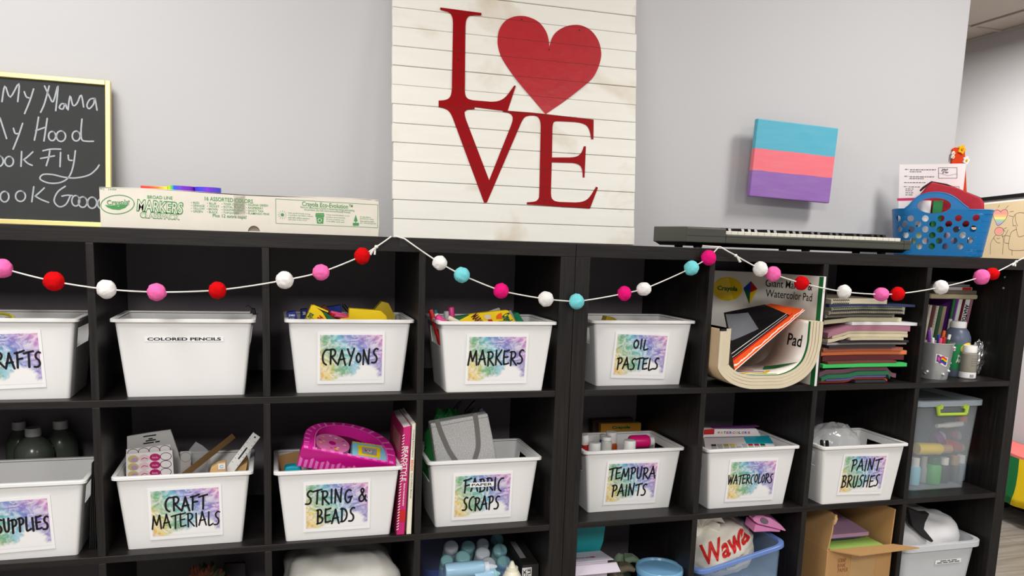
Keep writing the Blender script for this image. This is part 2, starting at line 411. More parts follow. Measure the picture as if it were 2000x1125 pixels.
# lay-in tiles and T-bars of the suspended ceiling
mb = MB(); gx = [3.52 - 0.24 - 0.61 * k for k in range(0, 12)]; gy = [2.13 - 0.61 * k for k in range(-5, 11)]
for x in gx:
    if x > -3.2: mb.bb(x - 0.012, x + 0.012, -4.2, 5.2, CEIL - 0.004, CEIL + 0.03)
for y in gy:
    if -4.2 < y < 5.2: mb.bb(-3.2, 3.52, y - 0.012, y + 0.012, CEIL - 0.003, CEIL + 0.029)
mb.bb(3.50, 3.52, -4.2, 5.2, CEIL - 0.004, CEIL + 0.03)
struct('trim_1', mb, 'ceiling_grid')
mb = MB()
for x in gx + [3.52 + 0.37]:
    for y in gy:
        x1 = min(x - 0.016, 3.498); x0 = max(x - 0.61 + 0.016, -3.19)
        if x1 - x0 > 0.05 and -4.1 < y < 5.7: mb.bb(x0, x1, y - 0.594, min(y - 0.016, 5.19), CEIL + 0.006, CEIL + 0.028)
struct('trim_2', mb, 'ceiling_tile')
mat('base_dark', (48, 44, 44), 0.5)
struct('baseboard_right', MB().bb(3.505, 3.52, -4.2, 5.2, 0, 0.1), 'base_dark')
struct('baseboard_back', MB().bb(-3.2, 1.532, WY - 0.012, WY, 0, 0.1), 'base_dark')
mat('diffuser', (255, 252, 244), 0.5, emit=1.6, var=0); mat('troffer_frame', (235, 235, 232), 0.4)
for i, (tx, ty, lx, ly, e) in enumerate(TROFFERS):
    t = thing('ceiling_light', ['recessed ceiling light in front of the striped canvas', 'recessed ceiling light in front of the chalkboard', 'recessed ceiling light at the rear right of the room', 'recessed ceiling light at the rear left of the room', 'small recessed ceiling light in the passage by the far wall'][i], 'light', (tx, ty, CEIL - 0.006), group='ceiling lights')
    obj('diffuser', MB().bb(-lx / 2, lx / 2, -ly / 2, ly / 2, -0.03, -0.02), 'diffuser', t)
    m_ = MB()
    for a in (-1, 1):
        m_.bb(a * (lx / 2 + .015) - .015, a * (lx / 2 + .015) + .015, -ly / 2 - .03, ly / 2 + .03, -0.034, 0)
        m_.bb(-lx / 2, lx / 2, a * (ly / 2 + .015) - .015, a * (ly / 2 + .015) + .015, -0.034, 0)
    obj('frame', m_, 'troffer_frame', t)

# ================================================================ the two cube shelving units
ZT = 1.464; CELL = 0.336; TH = 0.016; SD = 0.039
RZ1, RZ2, RZ3, RZ4 = 1.095, 0.743, 0.391, 0.039      # the four shelf heights
def shelf_unit(x0, label):
    t = thing('cube_shelf', label, 'shelf', (x0, 0, 0)); W = 1.47; D = 0.39; bv = 0.0012
    G, U = 'blackbrown_grain_across', 'blackbrown_grain_upright'
    obj('top_panel', MB().bb(0, W, 0, D, 1.431, ZT), G, t, bevel=bv)
    obj('bottom_panel', MB().bb(0, W, 0, D, 0, SD), G, t, bevel=bv)
    for a in (0, W - SD): obj('side_panel', MB().bb(a, a + SD, 0, D, SD, 1.431), U, t, bevel=bv)
    for z in (RZ1, RZ2, RZ3): obj('shelf_board', MB().bb(SD, W - SD, 0, D - 0.006, z - TH, z), G, t, bevel=bv)
    for z in (RZ1, RZ2, RZ3, RZ4):
        for k in (1, 2, 3):
            x = SD + k * CELL + (k - 1) * TH
            obj('divider', MB().bb(x, x + TH, 0.0005, D - 0.006, z, z + CELL), U, t, bevel=bv)
    obj('back_panel', MB().bb(SD, W - SD, D - 0.006, D, SD, 1.431), 'shelf_back', t)
    return t
shelf_unit(-1.4705, 'black-brown cube shelving unit with the chalkboard and wooden sign standing on it')
shelf_unit(0.0005, 'black-brown cube shelving unit with the keyboard and blue basket standing on it')
def cellx(k): return k * 0.352 + SD if k >= 0 else None      # right unit, left inner edge of column k
def lcellx(k): return -1.47 + SD + k * 0.352                  # left unit

# ================================================================ on top: chalkboard
mat('chalk_slate', (52, 55, 55), 0.8, var=0.25, scale=6)
mat('gold_trim', (226, 208, 138), 0.35, metal=0.35, var=0.05); mat('chalk', (176, 181, 188), 0.9, var=0.2, scale=120)
o0 = Vector((-1.10, 0.315, ZT)); lean = 0.16
FC = FR(o0, (1, 0, 0), (0, lean, 1))          # board frame: x along, y up the board, origin at the right-hand bottom corner
H_, W_ = 0.362, 0.56
t = thing('chalkboard', 'gold framed chalkboard with white handwriting, leaning on the wall behind the marker box', 'chalkboard', M=FC)
obj('slate', MB().bb(-W_ + .008, -.008, .008, H_ - .008, -0.010, -0.002), 'chalk_slate', t)
for nm, (a, b_, c, d) in (('frame_side', (-.012, 0, 0, H_)), ('frame_side', (-W_, -W_ + .012, 0, H_)), ('frame_rail', (-W_ + .012, -.012, 0, .012)), ('frame_rail', (-W_ + .012, -.012, H_ - .012, H_))):
    obj(nm, MB().bb(a, b_, c, d, -0.012, 0.004), 'gold_trim', t, bevel=0.0012)
def cc(x, y):                                   # a point of the writing, on the slate face
    p = onplane(x / 3.124, 120 + y / 3.124, FC @ Vector((0, 0, -0.0015)), FC.col[2].to_3d()); return (FC.inverted() @ p).to_2d()
def circ(cx, cy, rx, ry, a0=-70, sw=380, n=14): return [(cx + rx * math.cos(R(a0 + sw * k / n)), cy + ry * math.sin(R(a0 + sw * k / n))) for k in range(n + 1)]
CH = [[(12, 245), (30, 150), (62, 218), (115, 135), (108, 245)], [(148, 185), (160, 215), (176, 222)], [(205, 168), (182, 240), (150, 318)],
 [(248, 310), (272, 255), (300, 150)], [(272, 150), (302, 215), (325, 245), (354, 148), (340, 300)], [(398, 262), (376, 258), (362, 282), (384, 290), (398, 258), (408, 288)], [(415, 295), (428, 210), (445, 268), (470, 255), (495, 205), (510, 278)], [(578, 225), (548, 232), (530, 268), (545, 288), (572, 258), (578, 222), (592, 297)],
 [(-30, 470), (-2, 348)], [(0, 345), (40, 470)], [(82, 408), (92, 438), (112, 440)], [(138, 378), (112, 455), (80, 535)], [(235, 340), (224, 410), (210, 480)], [(218, 422), (275, 402)], [(288, 348), (278, 420), (268, 485)], circ(318, 455, 22, 28), circ(372, 456, 28, 32), circ(465, 455, 24, 30), [(500, 352), (494, 430), (500, 478), (530, 487), (570, 487)],
 circ(-6, 608, 26, 32), circ(56, 610, 26, 30), [(132, 550), (128, 640)], [(200, 552), (170, 580), (144, 600)], [(146, 600), (170, 622), (196, 634)], [(262, 545), (310, 535), (370, 535)], [(304, 545), (296, 590), (282, 636)], [(248, 592), (290, 584), (332, 576)], [(370, 555), (366, 642)], [(416, 572), (420, 600), (440, 604)],
 [(460, 545), (446, 640), (420, 705), (370, 738), (300, 742), (245, 718), (262, 690), (320, 690), (390, 706), (460, 711), (540, 694), (585, 660), (605, 632)],
 circ(28, 825, 26, 32), circ(125, 822, 30, 32), [(206, 765), (200, 810), (194, 856)], [(270, 772), (240, 800), (214, 822)], [(216, 822), (250, 842), (296, 860)], [(398, 762), (352, 796), (330, 850), (360, 886), (402, 872), (428, 822)], [(378, 822), (408, 816), (440, 818)], circ(462, 850, 24, 32), circ(505, 858, 26, 32), circ(562, 862, 28, 34), circ(622, 868, 26, 32), [(652, 775), (650, 900)]]
mb = MB()
for k in CH: mb.ribbon([cc(p.x, p.y) for p in smoothline(k, 4)], 0.0035, TR(0, 0, -0.0015))
obj('chalk_writing', mb, 'chalk', t)

# ================================================================ cardboard marker box with green print
mat('white_card_worn', (226, 220, 208), 0.75, var=0.07, scale=26, bump=0.15, bscale=40)
mat('card_tape', (206, 198, 184), 0.3, var=0.04, alpha=.13); mat('card_inside', (150, 138, 122), 0.9)
YB = 0.030; bx0, bx1 = -1.070, -0.484; bz1 = ZT + 0.083
t = thing('marker_box', 'long white cardboard box with green printing, lying in front of the chalkboard', 'box', ((bx0 + bx1) / 2, YB, ZT))
nx = (483 - 193) / (741 - 193) * (bx1 - bx0) + bx0
arc = [(nx + 0.013 * math.cos(R(a)), ZT + 0.0005 + 0.014 * math.sin(R(a))) for a in range(180, -1, -15)]
out = [(bx0, ZT + .0005)] + arc + [(bx1, ZT + .0005), (bx1 + .002, ZT + 0.03), (bx1, bz1 - .002), (bx1 - .02, bz1 + .001), (bx0 + .3, bz1 - .0015), (bx0 + .14, bz1 + .001), (bx0, bz1)]
mb = MB().prism([(x, YB, z) for x, z in out], (0, 0.002, 0))
mb.bb(bx0, bx0 + .002, YB + .002, YB + .2, ZT + .0005, bz1 - .001); mb.bb(bx1 - .002, bx1, YB + .002, YB + .2, ZT + .0005, bz1 - .001)
mb.bb(bx0, bx1, YB + .198, YB + .2, ZT + .0005, bz1 - .001); mb.bb(bx0 + .002, bx1 - .002, YB + .002, YB + .198, ZT + .0005, ZT + .003)
obj('carton', mb, 'white_card_worn', t, world=True)
obj('lid_flap', MB().slab(lambda u, v: (bx0 + u * (bx1 - bx0), YB + v * .2, bz1 - .0012 + .0018 * math.sin(u * 9) * (1 - v)), 30, 2, .0018), 'white_card_worn', t, world=True)
obj('inner_flap', MB().bb(nx - .05, nx + .05, YB + .0035, YB + .005, ZT + .0035, bz1 - .01), 'card_inside', t, world=True)
xt = at(468, 410, YB).x
obj('tape_strip', MB().bb(xt - .012, xt + .012, YB - .0006, YB, ZT + .03, bz1 - .002).bb(xt - .012, xt + .012, YB - .0006, YB + .05, bz1 + .0025, bz1 + .0032), 'card_tape', t, world=True)
def pbox(mb, s, y, u0, v0, u1, v1, bold=0.0, slant=0.0, tilt=0.0, off=0.0004):
    a, c, d, e = at(u0, (v0 + v1) / 2, y), at(u1, (v0 + v1) / 2, y), at((u0 + u1) / 2, v0, y), at((u0 + u1) / 2, v1, y)
    F = FR(((a.x + c.x) / 2, y - off, (d.z + e.z) / 2), (1, 0, 0), (0, 0, 1)) @ RZm(tilt)
    return text(mb, s, F, abs(c.x - a.x), abs(d.z - e.z), bold, slant)
G = MB()
Fp = FR((0, YB - .0004, 0), (1, 0, 0), (0, 0, 1))
def P2(u, v): p = at(u, v, YB); return (p.x, p.z)
def k2(x, y): return P2(180 + x / 6.667, 340 + y / 6.667)
def k3(x, y): return P2(460 + x / 6.25, 360 + y / 6.25)
G.ribbon([k2(330 + 218 * math.cos(R(a)), 397 + 10 * math.cos(R(a)) * -1 + 122 * math.sin(R(a))) for a in range(0, 361, 10)], 0.0016, Fp)
sm = [(165, 400), (240, 412), (330, 400), (420, 372), (470, 345), (492, 345), (470, 400), (430, 440), (350, 466), (260, 458), (195, 430)]
G.add([Fp @ Vector((*k2(*p), 0)) for p in sm], [list(range(len(sm)))[::-1]])
pbox(G, 'BROAD LINE', YB, 288, 382.5, 337, 389, .012)
pbox(G, 'MARKERS', YB, 267.5, 391.5, 358, 416.5, .062, .06, -2)
pbox(G, 'CLASSPACK', YB, 273.5, 415.6, 351.5, 428, .05, 0, -1)
pbox(G, '16 ASSORTED COLORS', YB, 400, 386.5, 494, 394.5, .012, 0, -1)
pbox(G, 'Plus 12 extra caps!', YB, 415.5, 419, 481.5, 427.5, .012, 0, -1)
for (u0, u1, v0, rows) in ((373, 399.5, 394, ('RED', 'ORANGE', 'YELLOW', 'GREEN')), (404.5, 428.5, 395.3, ('BLUE', 'VIOLET', 'BROWN', 'BLACK')), (433, 476, 397, ('TIGER ORANGE', 'ROYAL PURPLE', 'DOLPHIN GRAY', 'TURQUOISE')), (481, 526.5, 398.5, ('IGUANA GREEN', 'RASPBERRY', 'SANDY TAN', 'FLAMINGO PINK'))):
    mxn = max(len(r) for r in rows)
    for i, r_ in enumerate(rows):
        pbox(G, '\u2022 ' + r_, YB, u0, v0 + 5.6 * i, u0 + (u1 - u0) * (len(r_) + 1.6) / (mxn + 1.6), v0 + 5.6 * i + 4.2, .006)
for a, b_ in (((490, 178), (1737, 250)), ((1737, 250), (1735, 530)), ((1735, 530), (493, 475)), ((493, 475), (490, 178))): G.ribbon([k3(*a), k3(*b_)], 0.0009, Fp)
pbox(G, 'Crayola Eco-Evolution\u2122', YB, 590, 396.2, 689, 408, .012, 0, -1.2)
pbox(G, 'Here are some ways Crayola is conserving energy and making', YB, 587, 405.5, 692, 411, 0, 0, -1.2)
pbox(G, 'the products you love more environmentally friendly.', YB, 594, 410, 685, 415, 0, 0, -1.2)
for u0, v0, rows in ((563, 415.5, ('Solar panels provide energy', 'to produce one billion crayons', 'and half a billion markers', 'each year in the U.S.A.')), (637, 419, ('Using recycled plastic in our', 'products saves hundreds', 'of tons of plastic out', 'of landfills each year.')), (703, 422, ('A new tree is', 'planted for every', 'tree used to make', 'our colored pencils.'))):
    for i, r_ in enumerate(rows): pbox(G, r_, YB, u0, v0 + 4.2 * i, u0 + len(r_) * 1.6, v0 + 4.2 * i + 3.4, 0, 0, -1)
def disc(mb, c, r, n=16, sy=1.0, F=Fp): return mb.add([F @ Vector((c[0] + r * math.cos(2 * math.pi * k / n), c[1] + r * sy * math.sin(2 * math.pi * k / n), 0)) for k in range(n)], [list(range(n))])
c = k3(572, 372); disc(G, c, .0036)
for a in range(0, 360, 30): G.ribbon([(c[0] + .0062 * math.cos(R(a)), c[1] + .0062 * math.sin(R(a))), (c[0] + .0098 * math.cos(R(a)), c[1] + .0098 * math.sin(R(a)))], .0006, Fp)
def gp(pts): G.add([Fp @ Vector((*k3(*p), 0)) for p in pts][::-1], [list(range(len(pts)))])
gp([(975, 372), (1085, 375), (1080, 400), (978, 398)]); gp([(982, 352), (1078, 352), (1085, 370), (975, 368)]); gp([(985, 402), (1076, 404), (1070, 480), (995, 478)])
gp([(1467, 372), (1492, 452), (1442, 452)]); gp([(1463, 452), (1471, 452), (1471, 470), (1463, 470)]); gp([(1432, 470), (1505, 470), (1505, 505), (1432, 505)])
pbox(G, '05-[     ]-6-004', YB, 195, 367.5, 227, 372)
obj('green_print', G, 'print_green', t, world=True, label='green printing')
Wt = MB()
pbox(Wt, 'Crayola', YB, 208.5, 389, 252, 403.5, .05, 0, 5, off=.0007); obj('badge_light', Wt, 'white_card_worn', t, world=True); Wt = MB()
pbox(Wt, 'MARKERS', YB, 269.3, 393.8, 356.2, 414.2, .004, .06, -2, off=.0008)
pbox(Wt, 'CLASSPACK', YB, 275, 417, 350, 426.6, .01, 0, -1, off=.0007)
obj('title_light', Wt, 'white_card_worn', t, world=True); Wt = MB()
c = k3(1028, 440)
for k in range(3): Wt.ribbon([(c[0] + .004 * math.cos(R(90 + 120 * k + d)), c[1] + .004 * math.sin(R(90 + 120 * k + d))) for d in (0, 30, 60, 85)], .0016, FR((0, YB - .0007, 0), (1, 0, 0), (0, 0, 1)))
obj('recycle_arrows', Wt, 'white_card_worn', t, world=True)
G2 = MB(); pbox(G2, 'Crayola', YB, 209, 390, 251.5, 402.5, .012, 0, 5, off=.0010)
obj('brand_print', G2, 'print_green', t, world=True)

# rainbow plastic novelty glasses on the marker box
m, nt, b, tc = shader('rainbow_plastic', 0.35)
sep = nd(nt, 'ShaderNodeSeparateXYZ'); nt.links.new(tc.outputs['Object'], sep.inputs[0])
nt.links.new(ramp(nt, mth(nt, 'MULTIPLY', sep.outputs[0], 5.7), [(0.0, (216, 34, 20)), (0.10, (222, 50, 24)), (0.2, (250, 120, 20)), (0.28, (250, 206, 20)), (0.34, (200, 228, 30)), (0.36, (90, 214, 60)), (0.40, (30, 90, 222)), (0.5, (112, 38, 196)), (0.62, (128, 44, 200)), (0.68, (40, 70, 220)), (0.8, (110, 44, 206)), (0.97, (60, 74, 210))]), b.inputs['Base Color'])
gz = bz1 + 0.0034; gy_ = 0.1
xa, xb, xc, xd = at(275, 363, gy_).x, at(328, 363, gy_).x, at(380, 365, gy_).x, at(432, 368, gy_).x
t = thing('toy_glasses', 'rainbow coloured plastic toy glasses lying on the white marker box', 'toy', (xa, gy_, gz))
L_ = xd - xa
obj('temple_arm', MB().bb(0, xb - xa, -.004, .004, 0, .008), 'rainbow_plastic', t, bevel=.0015)
for nm, q0, q1 in (('lens_frame', xb - xa, xc - xa), ('lens_frame', xc - xa, L_)):
    mm = MB(); cx_ = (q0 + q1) / 2; r_ = (q1 - q0) / 2
    ro = [Vector((cx_ + r_ * math.cos(a), r_ * .8 * math.sin(a) + .0, 0)) for a in [2 * math.pi * k / 28 for k in range(28)]]
    ri = [Vector((cx_ + (p.x - cx_) * .78, p.y * .78, 0)) for p in ro]; zt = Vector((0, 0, .0105))
    mm.loft([ro, [p + zt for p in ro], [p + zt for p in ri], ri, ro], True, False, False)
    obj(nm, mm, 'rainbow_plastic', t, smooth=40)

# ================================================================ wooden sign
oS = Vector((-0.409, 0.300, ZT + .0005)); FS = FR(oS, (1, 0, 0.004), (0, 0.105, 1))
t = thing('wooden_sign', 'large white plank sign with red letters and heart, leaning on the wall', 'sign', M=FS)
SW, PH = 0.709, 0.0508; mb = MB(); ob = []
rs = random.Random(3)
for k in range(15):
    a = rs.uniform(-.002, .002); dz = rs.uniform(-.001, .001)
    mb.bb(a if k else 0, SW + rs.uniform(-.003, .002), PH * k + (.0007 if k else 0), PH * (k + 1) - .0006, -.016 + dz, dz)
mb.bb(.05, .11, .03, .73, -.03, -.0175); mb.bb(.60, .66, .03, .73, -.03, -.0175)
obj('plank_panel', mb, 'white_planks', t, bevel=.0012, seg=1)
nS = FS.col[2].to_3d(); iS = FS.inverted()
def sp(x, y, off=.0015):
    p = iS @ onplane(750 + x / 2.25, y / 2.25, oS + nS * off, nS); return Vector((p.x, p.y, off))
LET = {'letter_l': [(247,33),(428,57),(428,68),(385,67),(366,76),(358,100),(355,410),(362,430),(382,440),(480,448),(512,442),(538,424),(573,375),(579,378),(543,488),(522,487),(398,471),(240,466),(240,442),(272,440),(291,428),(298,400),(303,90),(298,68),(285,53),(247,43)],
 'letter_v': [(240,466),(398,472),(398,480),(366,482),(354,492),(356,515),(462,792),(562,542),(567,518),(560,503),(545,495),(522,491),(522,485),(640,494),(640,508),(622,512),(608,527),(452,890),(440,892),(295,500),(275,479),(240,471)],
 'letter_e': [(640,494),(700,500),(921,526),(920,612),(911,612),(903,568),(885,546),(850,537),(752,532),(743,540),(740,560),(738,692),(830,692),(855,685),(870,668),(878,643),(887,643),(881,780),(873,780),(872,745),(862,726),(840,716),(737,713),(733,860),(740,878),(760,887),(850,890),(882,884),(905,866),(932,820),(940,825),(905,917),(628,898),(628,889),(668,886),(680,872),(682,860),(689,540),(680,516),(665,508),(640,508)]}
HEART = [(710,502),(640,420),(570,335),(520,260),(502,210),(499,170),(507,130),(530,95),(560,77),(595,70),(635,75),(680,97),(710,135),(722,170),(727,207),(735,175),(755,143),(790,120),(830,110),(870,113),(910,135),(940,175),(953,220),(953,255),(940,300),(915,345),(870,385),(800,440),(750,475)]
def rounded(pts, passes=2):                       # soften the shallow corners of a traced letter, keep the sharp ones
    for _ in range(passes):
        out = []; n = len(pts)
        for i in range(n):
            a, b_, c_ = Vector(pts[i - 1]), Vector(pts[i]), Vector(pts[(i + 1) % n]); u1, u2 = (b_ - a), (c_ - b_)
            if u1.length < 1e-6 or u2.length < 1e-6: continue
            tn = abs(u1.angle_signed(u2))
            if R(8) < tn < R(52):
                d1, d2 = min(.25 * u1.length, 12), min(.25 * u2.length, 12)
                out += [tuple(b_ - u1.normalized() * d1), tuple(b_ + u2.normalized() * d2)]
            else: out.append(tuple(b_))
        pts = out
    return pts
for nm in LET: LET[nm] = rounded(LET[nm])
for nm, pts in LET.items():
    obj(nm, MB().prism([sp(*p) for p in pts][::-1], (0, 0, .0006)), 'letter_red', t)
hs = smoothline(HEART[:15], 4)[:-1] + smoothline(HEART[14:] + [HEART[0]], 4)[:-1]
obj('heart', MB().prism([sp(p.x, p.y) for p in hs][::-1], (0, 0, .0006)), 'heart_red_sheen', t, label='red heart')
mb = MB()
for (x, y) in ((605, 85), (858, 132), (726, 218), (325, 262), (708, 880), (893, 897), (442, 836), (372, 642)):
    p = sp(x, y, .0024); disc(mb, (p.x, p.y), .0022, 10, 1, TR(0, 0, .0024))
mat('nail_head', (60, 30, 28), 0.5, metal=.4); obj('nail_heads', mb, 'nail_head', t)
# plank joints that run across the paint
mb = MB()
for k in range(3, 15):
    mb.bb(.04, SW - .08, PH * k - .0004, PH * k + .0004, .0019, .0023)
mat('joint_dark', (70, 46, 40), 0.9)
def clip_lines():
    q = MB()
    def inside(px, py, pts):
        c_ = False; n = len(pts)
        for i in range(n):
            x1, y1 = pts[i]; x2, y2 = pts[(i + 1) % n]
            if (y1 > py) != (y2 > py) and px < (x2 - x1) * (py - y1) / (y2 - y1) + x1: c_ = not c_
        return c_
    shapes = [[tuple(sp(*p))[:2] for p in pts] for pts in LET.values()] + [[tuple(sp(p.x, p.y))[:2] for p in hs]]
    for k in range(2, 15):
        y = PH * k; run = None; N = 400
        for i in range(N + 1):
            x = SW * i / N; ins = any(inside(x, y, s_) for s_ in shapes)
            if ins and run is None: run = x
            if (not ins or i == N) and run is not None:
                if x - run > .004: q.bb(run, x - .001, y - .0005, y + .0003, .0019, .0023)
                run = None
    return q
obj('plank_joints', clip_lines(), 'joint_dark', t)

# ================================================================ striped canvas hung on the wall
pc = at(1552, 316, 0.333)
Fq = FR(pc, (1, 0, -0.018), (0, .0, 1)) @ RZm(-.6) @ RXm(1.0)
t = thing('canvas_painting', 'small canvas with turquoise, coral and purple stripes hanging on the wall above the keyboard', 'painting', M=Fq @ TR(0, 0, 0))
cw = (at(1633, 320, .333) - at(1476, 312, .333)).length; chh = .233
mb = MB(); mb.M = Matrix(((1, 0, 0, 0), (0, 0, -1, 0), (0, 1, 0, 0), (0, 0, 0, 1)))
mb.M = Matrix.Identity(4)
mb.bb(-cw / 2, cw / 2, 0, .018, -chh / 2, chh / 2)
obj('canvas', mb, 'striped_canvas', t, M=Matrix(((1, 0, 0, 0), (0, 0, 1, 0), (0, -1, 0, 0), (0, 0, 0, 1))), bevel=.0025)
mat('raw_wood', (190, 150, 104), .7)
obj('stretcher', MB().bb(-cw / 2 + .012, cw / 2 - .012, chh / 2 - .03, chh / 2 - .012, -.030, -.018), 'raw_wood', t)
single('wall_nail', MB().lathe([(.003, 0), (.003, .0015), (.0012, .002), (.0012, .036)], 10, TR(pc.x, WY - .034, pc.z + .080) @ RXm(-90)), 'nail_head', 'small nail in the wall holding up the striped canvas', 'nail', (pc.x, WY - .01, pc.z + .085))
# ================================================================ keyboard
mat('keyboard_body', (68, 70, 63), 0.45, var=.05); mat('keyboard_dark', (22, 22, 22), 0.5); mat('key_white', (232, 228, 214), 0.3); mat('key_black', (20, 20, 20), 0.3)
KY = 0.022
ka, kb = at(1341, 460, KY), at(1780, 470, KY); KL = kb.x - ka.x
t = thing('keyboard', 'dark grey electronic keyboard with black and white keys lying on the right unit', 'keyboard', (ka.x, KY, ZT))
kk0 = at(1421, 443, KY).x - ka.x; kk1 = at(1767, 458, KY).x - ka.x
zb, zm, zl, zt_ = .0055, .014, .038, .0525
mb = MB()
mb.prism([(0, 0, zm), (0, 0, zt_), (0, .012, zt_ + .002), (0, .19, zt_ + .004), (0, .19, zm)], (kk0 - .002, 0, 0))
mb.prism([(kk1 + .002, 0, zm), (kk1 + .002, 0, zl + .004), (kk1 + .002, .19, zl + .01), (kk1 + .002, .19, zm)], (KL - kk1 - .002, 0, 0))
mb.prism([(kk0 - .002, 0.0, zm), (kk0 - .002, 0.0, zl), (kk0 - .002, .012, zl), (kk0 - .002, .012, zm)], (kk1 - kk0 + .004, 0, 0))
mb.bb(kk0 - .002, kk1 + .002, .012, .19, zm, .033)
mb.prism([(kk0 - .002, .135, .033), (kk0 - .002, .135, zt_ + .001), (kk0 - .002, .19, zt_ + .004), (kk0 - .002, .19, .033)], (kk1 - kk0 + .004, 0, 0))
obj('case', mb, 'keyboard_body', t, bevel=.0025)
obj('seam_line', MB().bb(.001, KL - .001, -.0004, .004, .031, .0318), 'keyboard_dark', t)
obj('base', MB().prism([(.004, .004, zm), (.012, .03, zb), (.012, .17, zb), (.004, .186, zm)], (KL - .012, 0, 0)), 'keyboard_dark', t)
for fx in (.06, .40, KL - .06):
    for fy in (.045, .15): obj('foot', MB().lathe([(.011, .0004), (.012, zb)], 14, TR(fx, fy, 0)), 'keyboard_dark', t)
NW = 36 if (kk1 - kk0) > .8 else int(round((kk1 - kk0) / .0205)); kw = (kk1 - kk0) / NW
kme = None
for i in range(NW):
    x = kk0 + kw * (i + .5)
    if kme is None:
        o = obj('white_key', MB().bb(-kw / 2 + .0006, kw / 2 - .0006, .013, .134, .0345, .047), 'key_white', t, M=TR(x, 0, 0), bevel=.0008); kme = o
    else:
        o = kme.copy(); COL.objects.link(o); o.matrix_basis = TR(x, 0, 0)
bme = None
for i in range(1, NW):
    if i % 7 in (0, 3): continue
    x = kk0 + kw * i
    if bme is None: bme = obj('black_key', MB().prism([(-.0052, .052, .0475), (-.0052, .057, .0565), (-.0052, .133, .0575), (-.0052, .133, .0475)], (.0104, 0, 0)), 'key_black', t, M=TR(x, 0, 0), bevel=.001)
    else:
        o = bme.copy(); COL.objects.link(o); o.matrix_basis = TR(x, 0, 0)

# ================================================================ blue basket
mat('blue_plastic', (6, 112, 176), 0.35, var=.04)
BKC = Vector((1.302, .2, ZT)); BKR = -40; BW_, BDp, BR_ = .278, .145, .052
MBK = TR(*BKC) @ RZm(BKR); iBK = MBK.inverted(); nBK = MBK.col[1].to_3d()
def bk(u, v, ly):                                # point on an upright plane inside the basket, in basket coordinates
    return iBK @ onplane(u, v, MBK @ Vector((0, ly, 0)), nBK)
def b6(x, y, ly=-BDp / 2): return bk(1680 + x / 4.02, 240 + y / 4.02, ly)
hh = (b6(262, 680).z + b6(1046, 678).z) / 2
t = thing('plastic_basket', 'blue plastic basket with round holes and arched handles beside the keyboard', 'basket', M=MBK)
def flat_shape(outer, holes, th):
    cu = bpy.data.curves.new('c', 'CURVE'); cu.dimensions = '2D'; cu.fill_mode = 'BOTH'; cu.extrude = th / 2
    for pts in [outer] + holes:
        s_ = cu.splines.new('POLY'); s_.points.add(len(pts) - 1); s_.use_cyclic_u = True
        for q, p in zip(s_.points, pts): q.co = (p[0], p[1], 0, 1)
    o = bpy.data.objects.new('c', cu); me = bpy.data.meshes.new_from_object(o)
    bm = bmesh.new(); bm.from_mesh(me); bmesh.ops.triangulate(bm, faces=bm.faces[:])
    for _ in range(5):
        lg = [e for e in bm.edges if e.calc_length() > .016]
        if not lg: break
        bmesh.ops.subdivide_edges(bm, edges=lg, cuts=1); bmesh.ops.triangulate(bm, faces=bm.faces[:])
    bm.verts.index_update()
    mb = MB(); mb.add([p.co.copy() for p in bm.verts], [[q.index for q in p.verts] for p in bm.faces]); bm.free()
    bpy.data.objects.remove(o); bpy.data.curves.remove(cu); bpy.data.meshes.remove(me); return mb
BA, BB = BW_ / 2 - BR_, BDp / 2 - BR_; QA = math.pi * BR_ / 2; PER = 4 * BA + 4 * BB + 4 * QA
def plan(s_):
    s_ = s_ % PER
    if s_ < BA: return Vector((s_, -BDp / 2)), Vector((0, -1))
    s_ -= BA
    for (cx_, cy_, a0, nxt, st, dr) in ((BA, -BB, -90, 2 * BB, Vector((BW_ / 2, -BB)), Vector((0, 1))), (BA, BB, 0, 2 * BA, Vector((BA, BDp / 2)), Vector((-1, 0))), (-BA, BB, 90, 2 * BB, Vector((-BW_ / 2, BB)), Vector((0, -1))), (-BA, -BB, 180, BA, Vector((-BA, -BDp / 2)), Vector((1, 0)))):
        if s_ < QA:
            a = R(a0 + 90 * s_ / QA); d_ = Vector((math.cos(a), math.sin(a))); return Vector((cx_, cy_)) + d_ * BR_, d_
        s_ -= QA
        if s_ < nxt: return st + dr * s_, Vector((dr.y, -dr.x))
        s_ -= nxt
    return Vector((0, -BDp / 2)), Vector((0, -1))
def wrapb(p, th_=0):
    q_, n_ = plan(p.x); k = .87 + .13 * max(0, min(1.0, p.y / hh)); q_ = q_ * k + n_ * p.z
    return Vector((q_.x, q_.y, p.y))
ap = [b6(*q) for q in ((350, 672), (380, 650), (410, 618), (450, 582), (510, 556), (590, 546), (660, 552), (720, 572), (770, 605), (810, 640), (850, 668))]
a0_ = (ap[0].x + ap[-1].x) / 2
arch = [(p.x, p.y) for p in smoothline([(p.x, max(p.z, hh)) for p in ap], 4)]
outer = [(-PER / 4 + PER * k / 80, .002) for k in range(81)]
def topto(x0, x1, n): return [(x0 + (x1 - x0) * k / n, hh) for k in range(1, n)]
S0, S1 = -PER / 4, 3 * PER / 4
outer += [(S1, hh)] + topto(S1, arch[-1][0] + PER / 2, 12) + [(x + PER / 2, z) for x, z in arch[::-1]] + topto(arch[0][0] + PER / 2, arch[-1][0], 30) + arch[::-1] + topto(arch[0][0], S0, 12) + [(S0, hh)]
oc = b6(580, 650); orx = (b6(713, 650).x - b6(447, 650).x) / 2; ory = (b6(580, 588).z - b6(580, 710).z) / 2
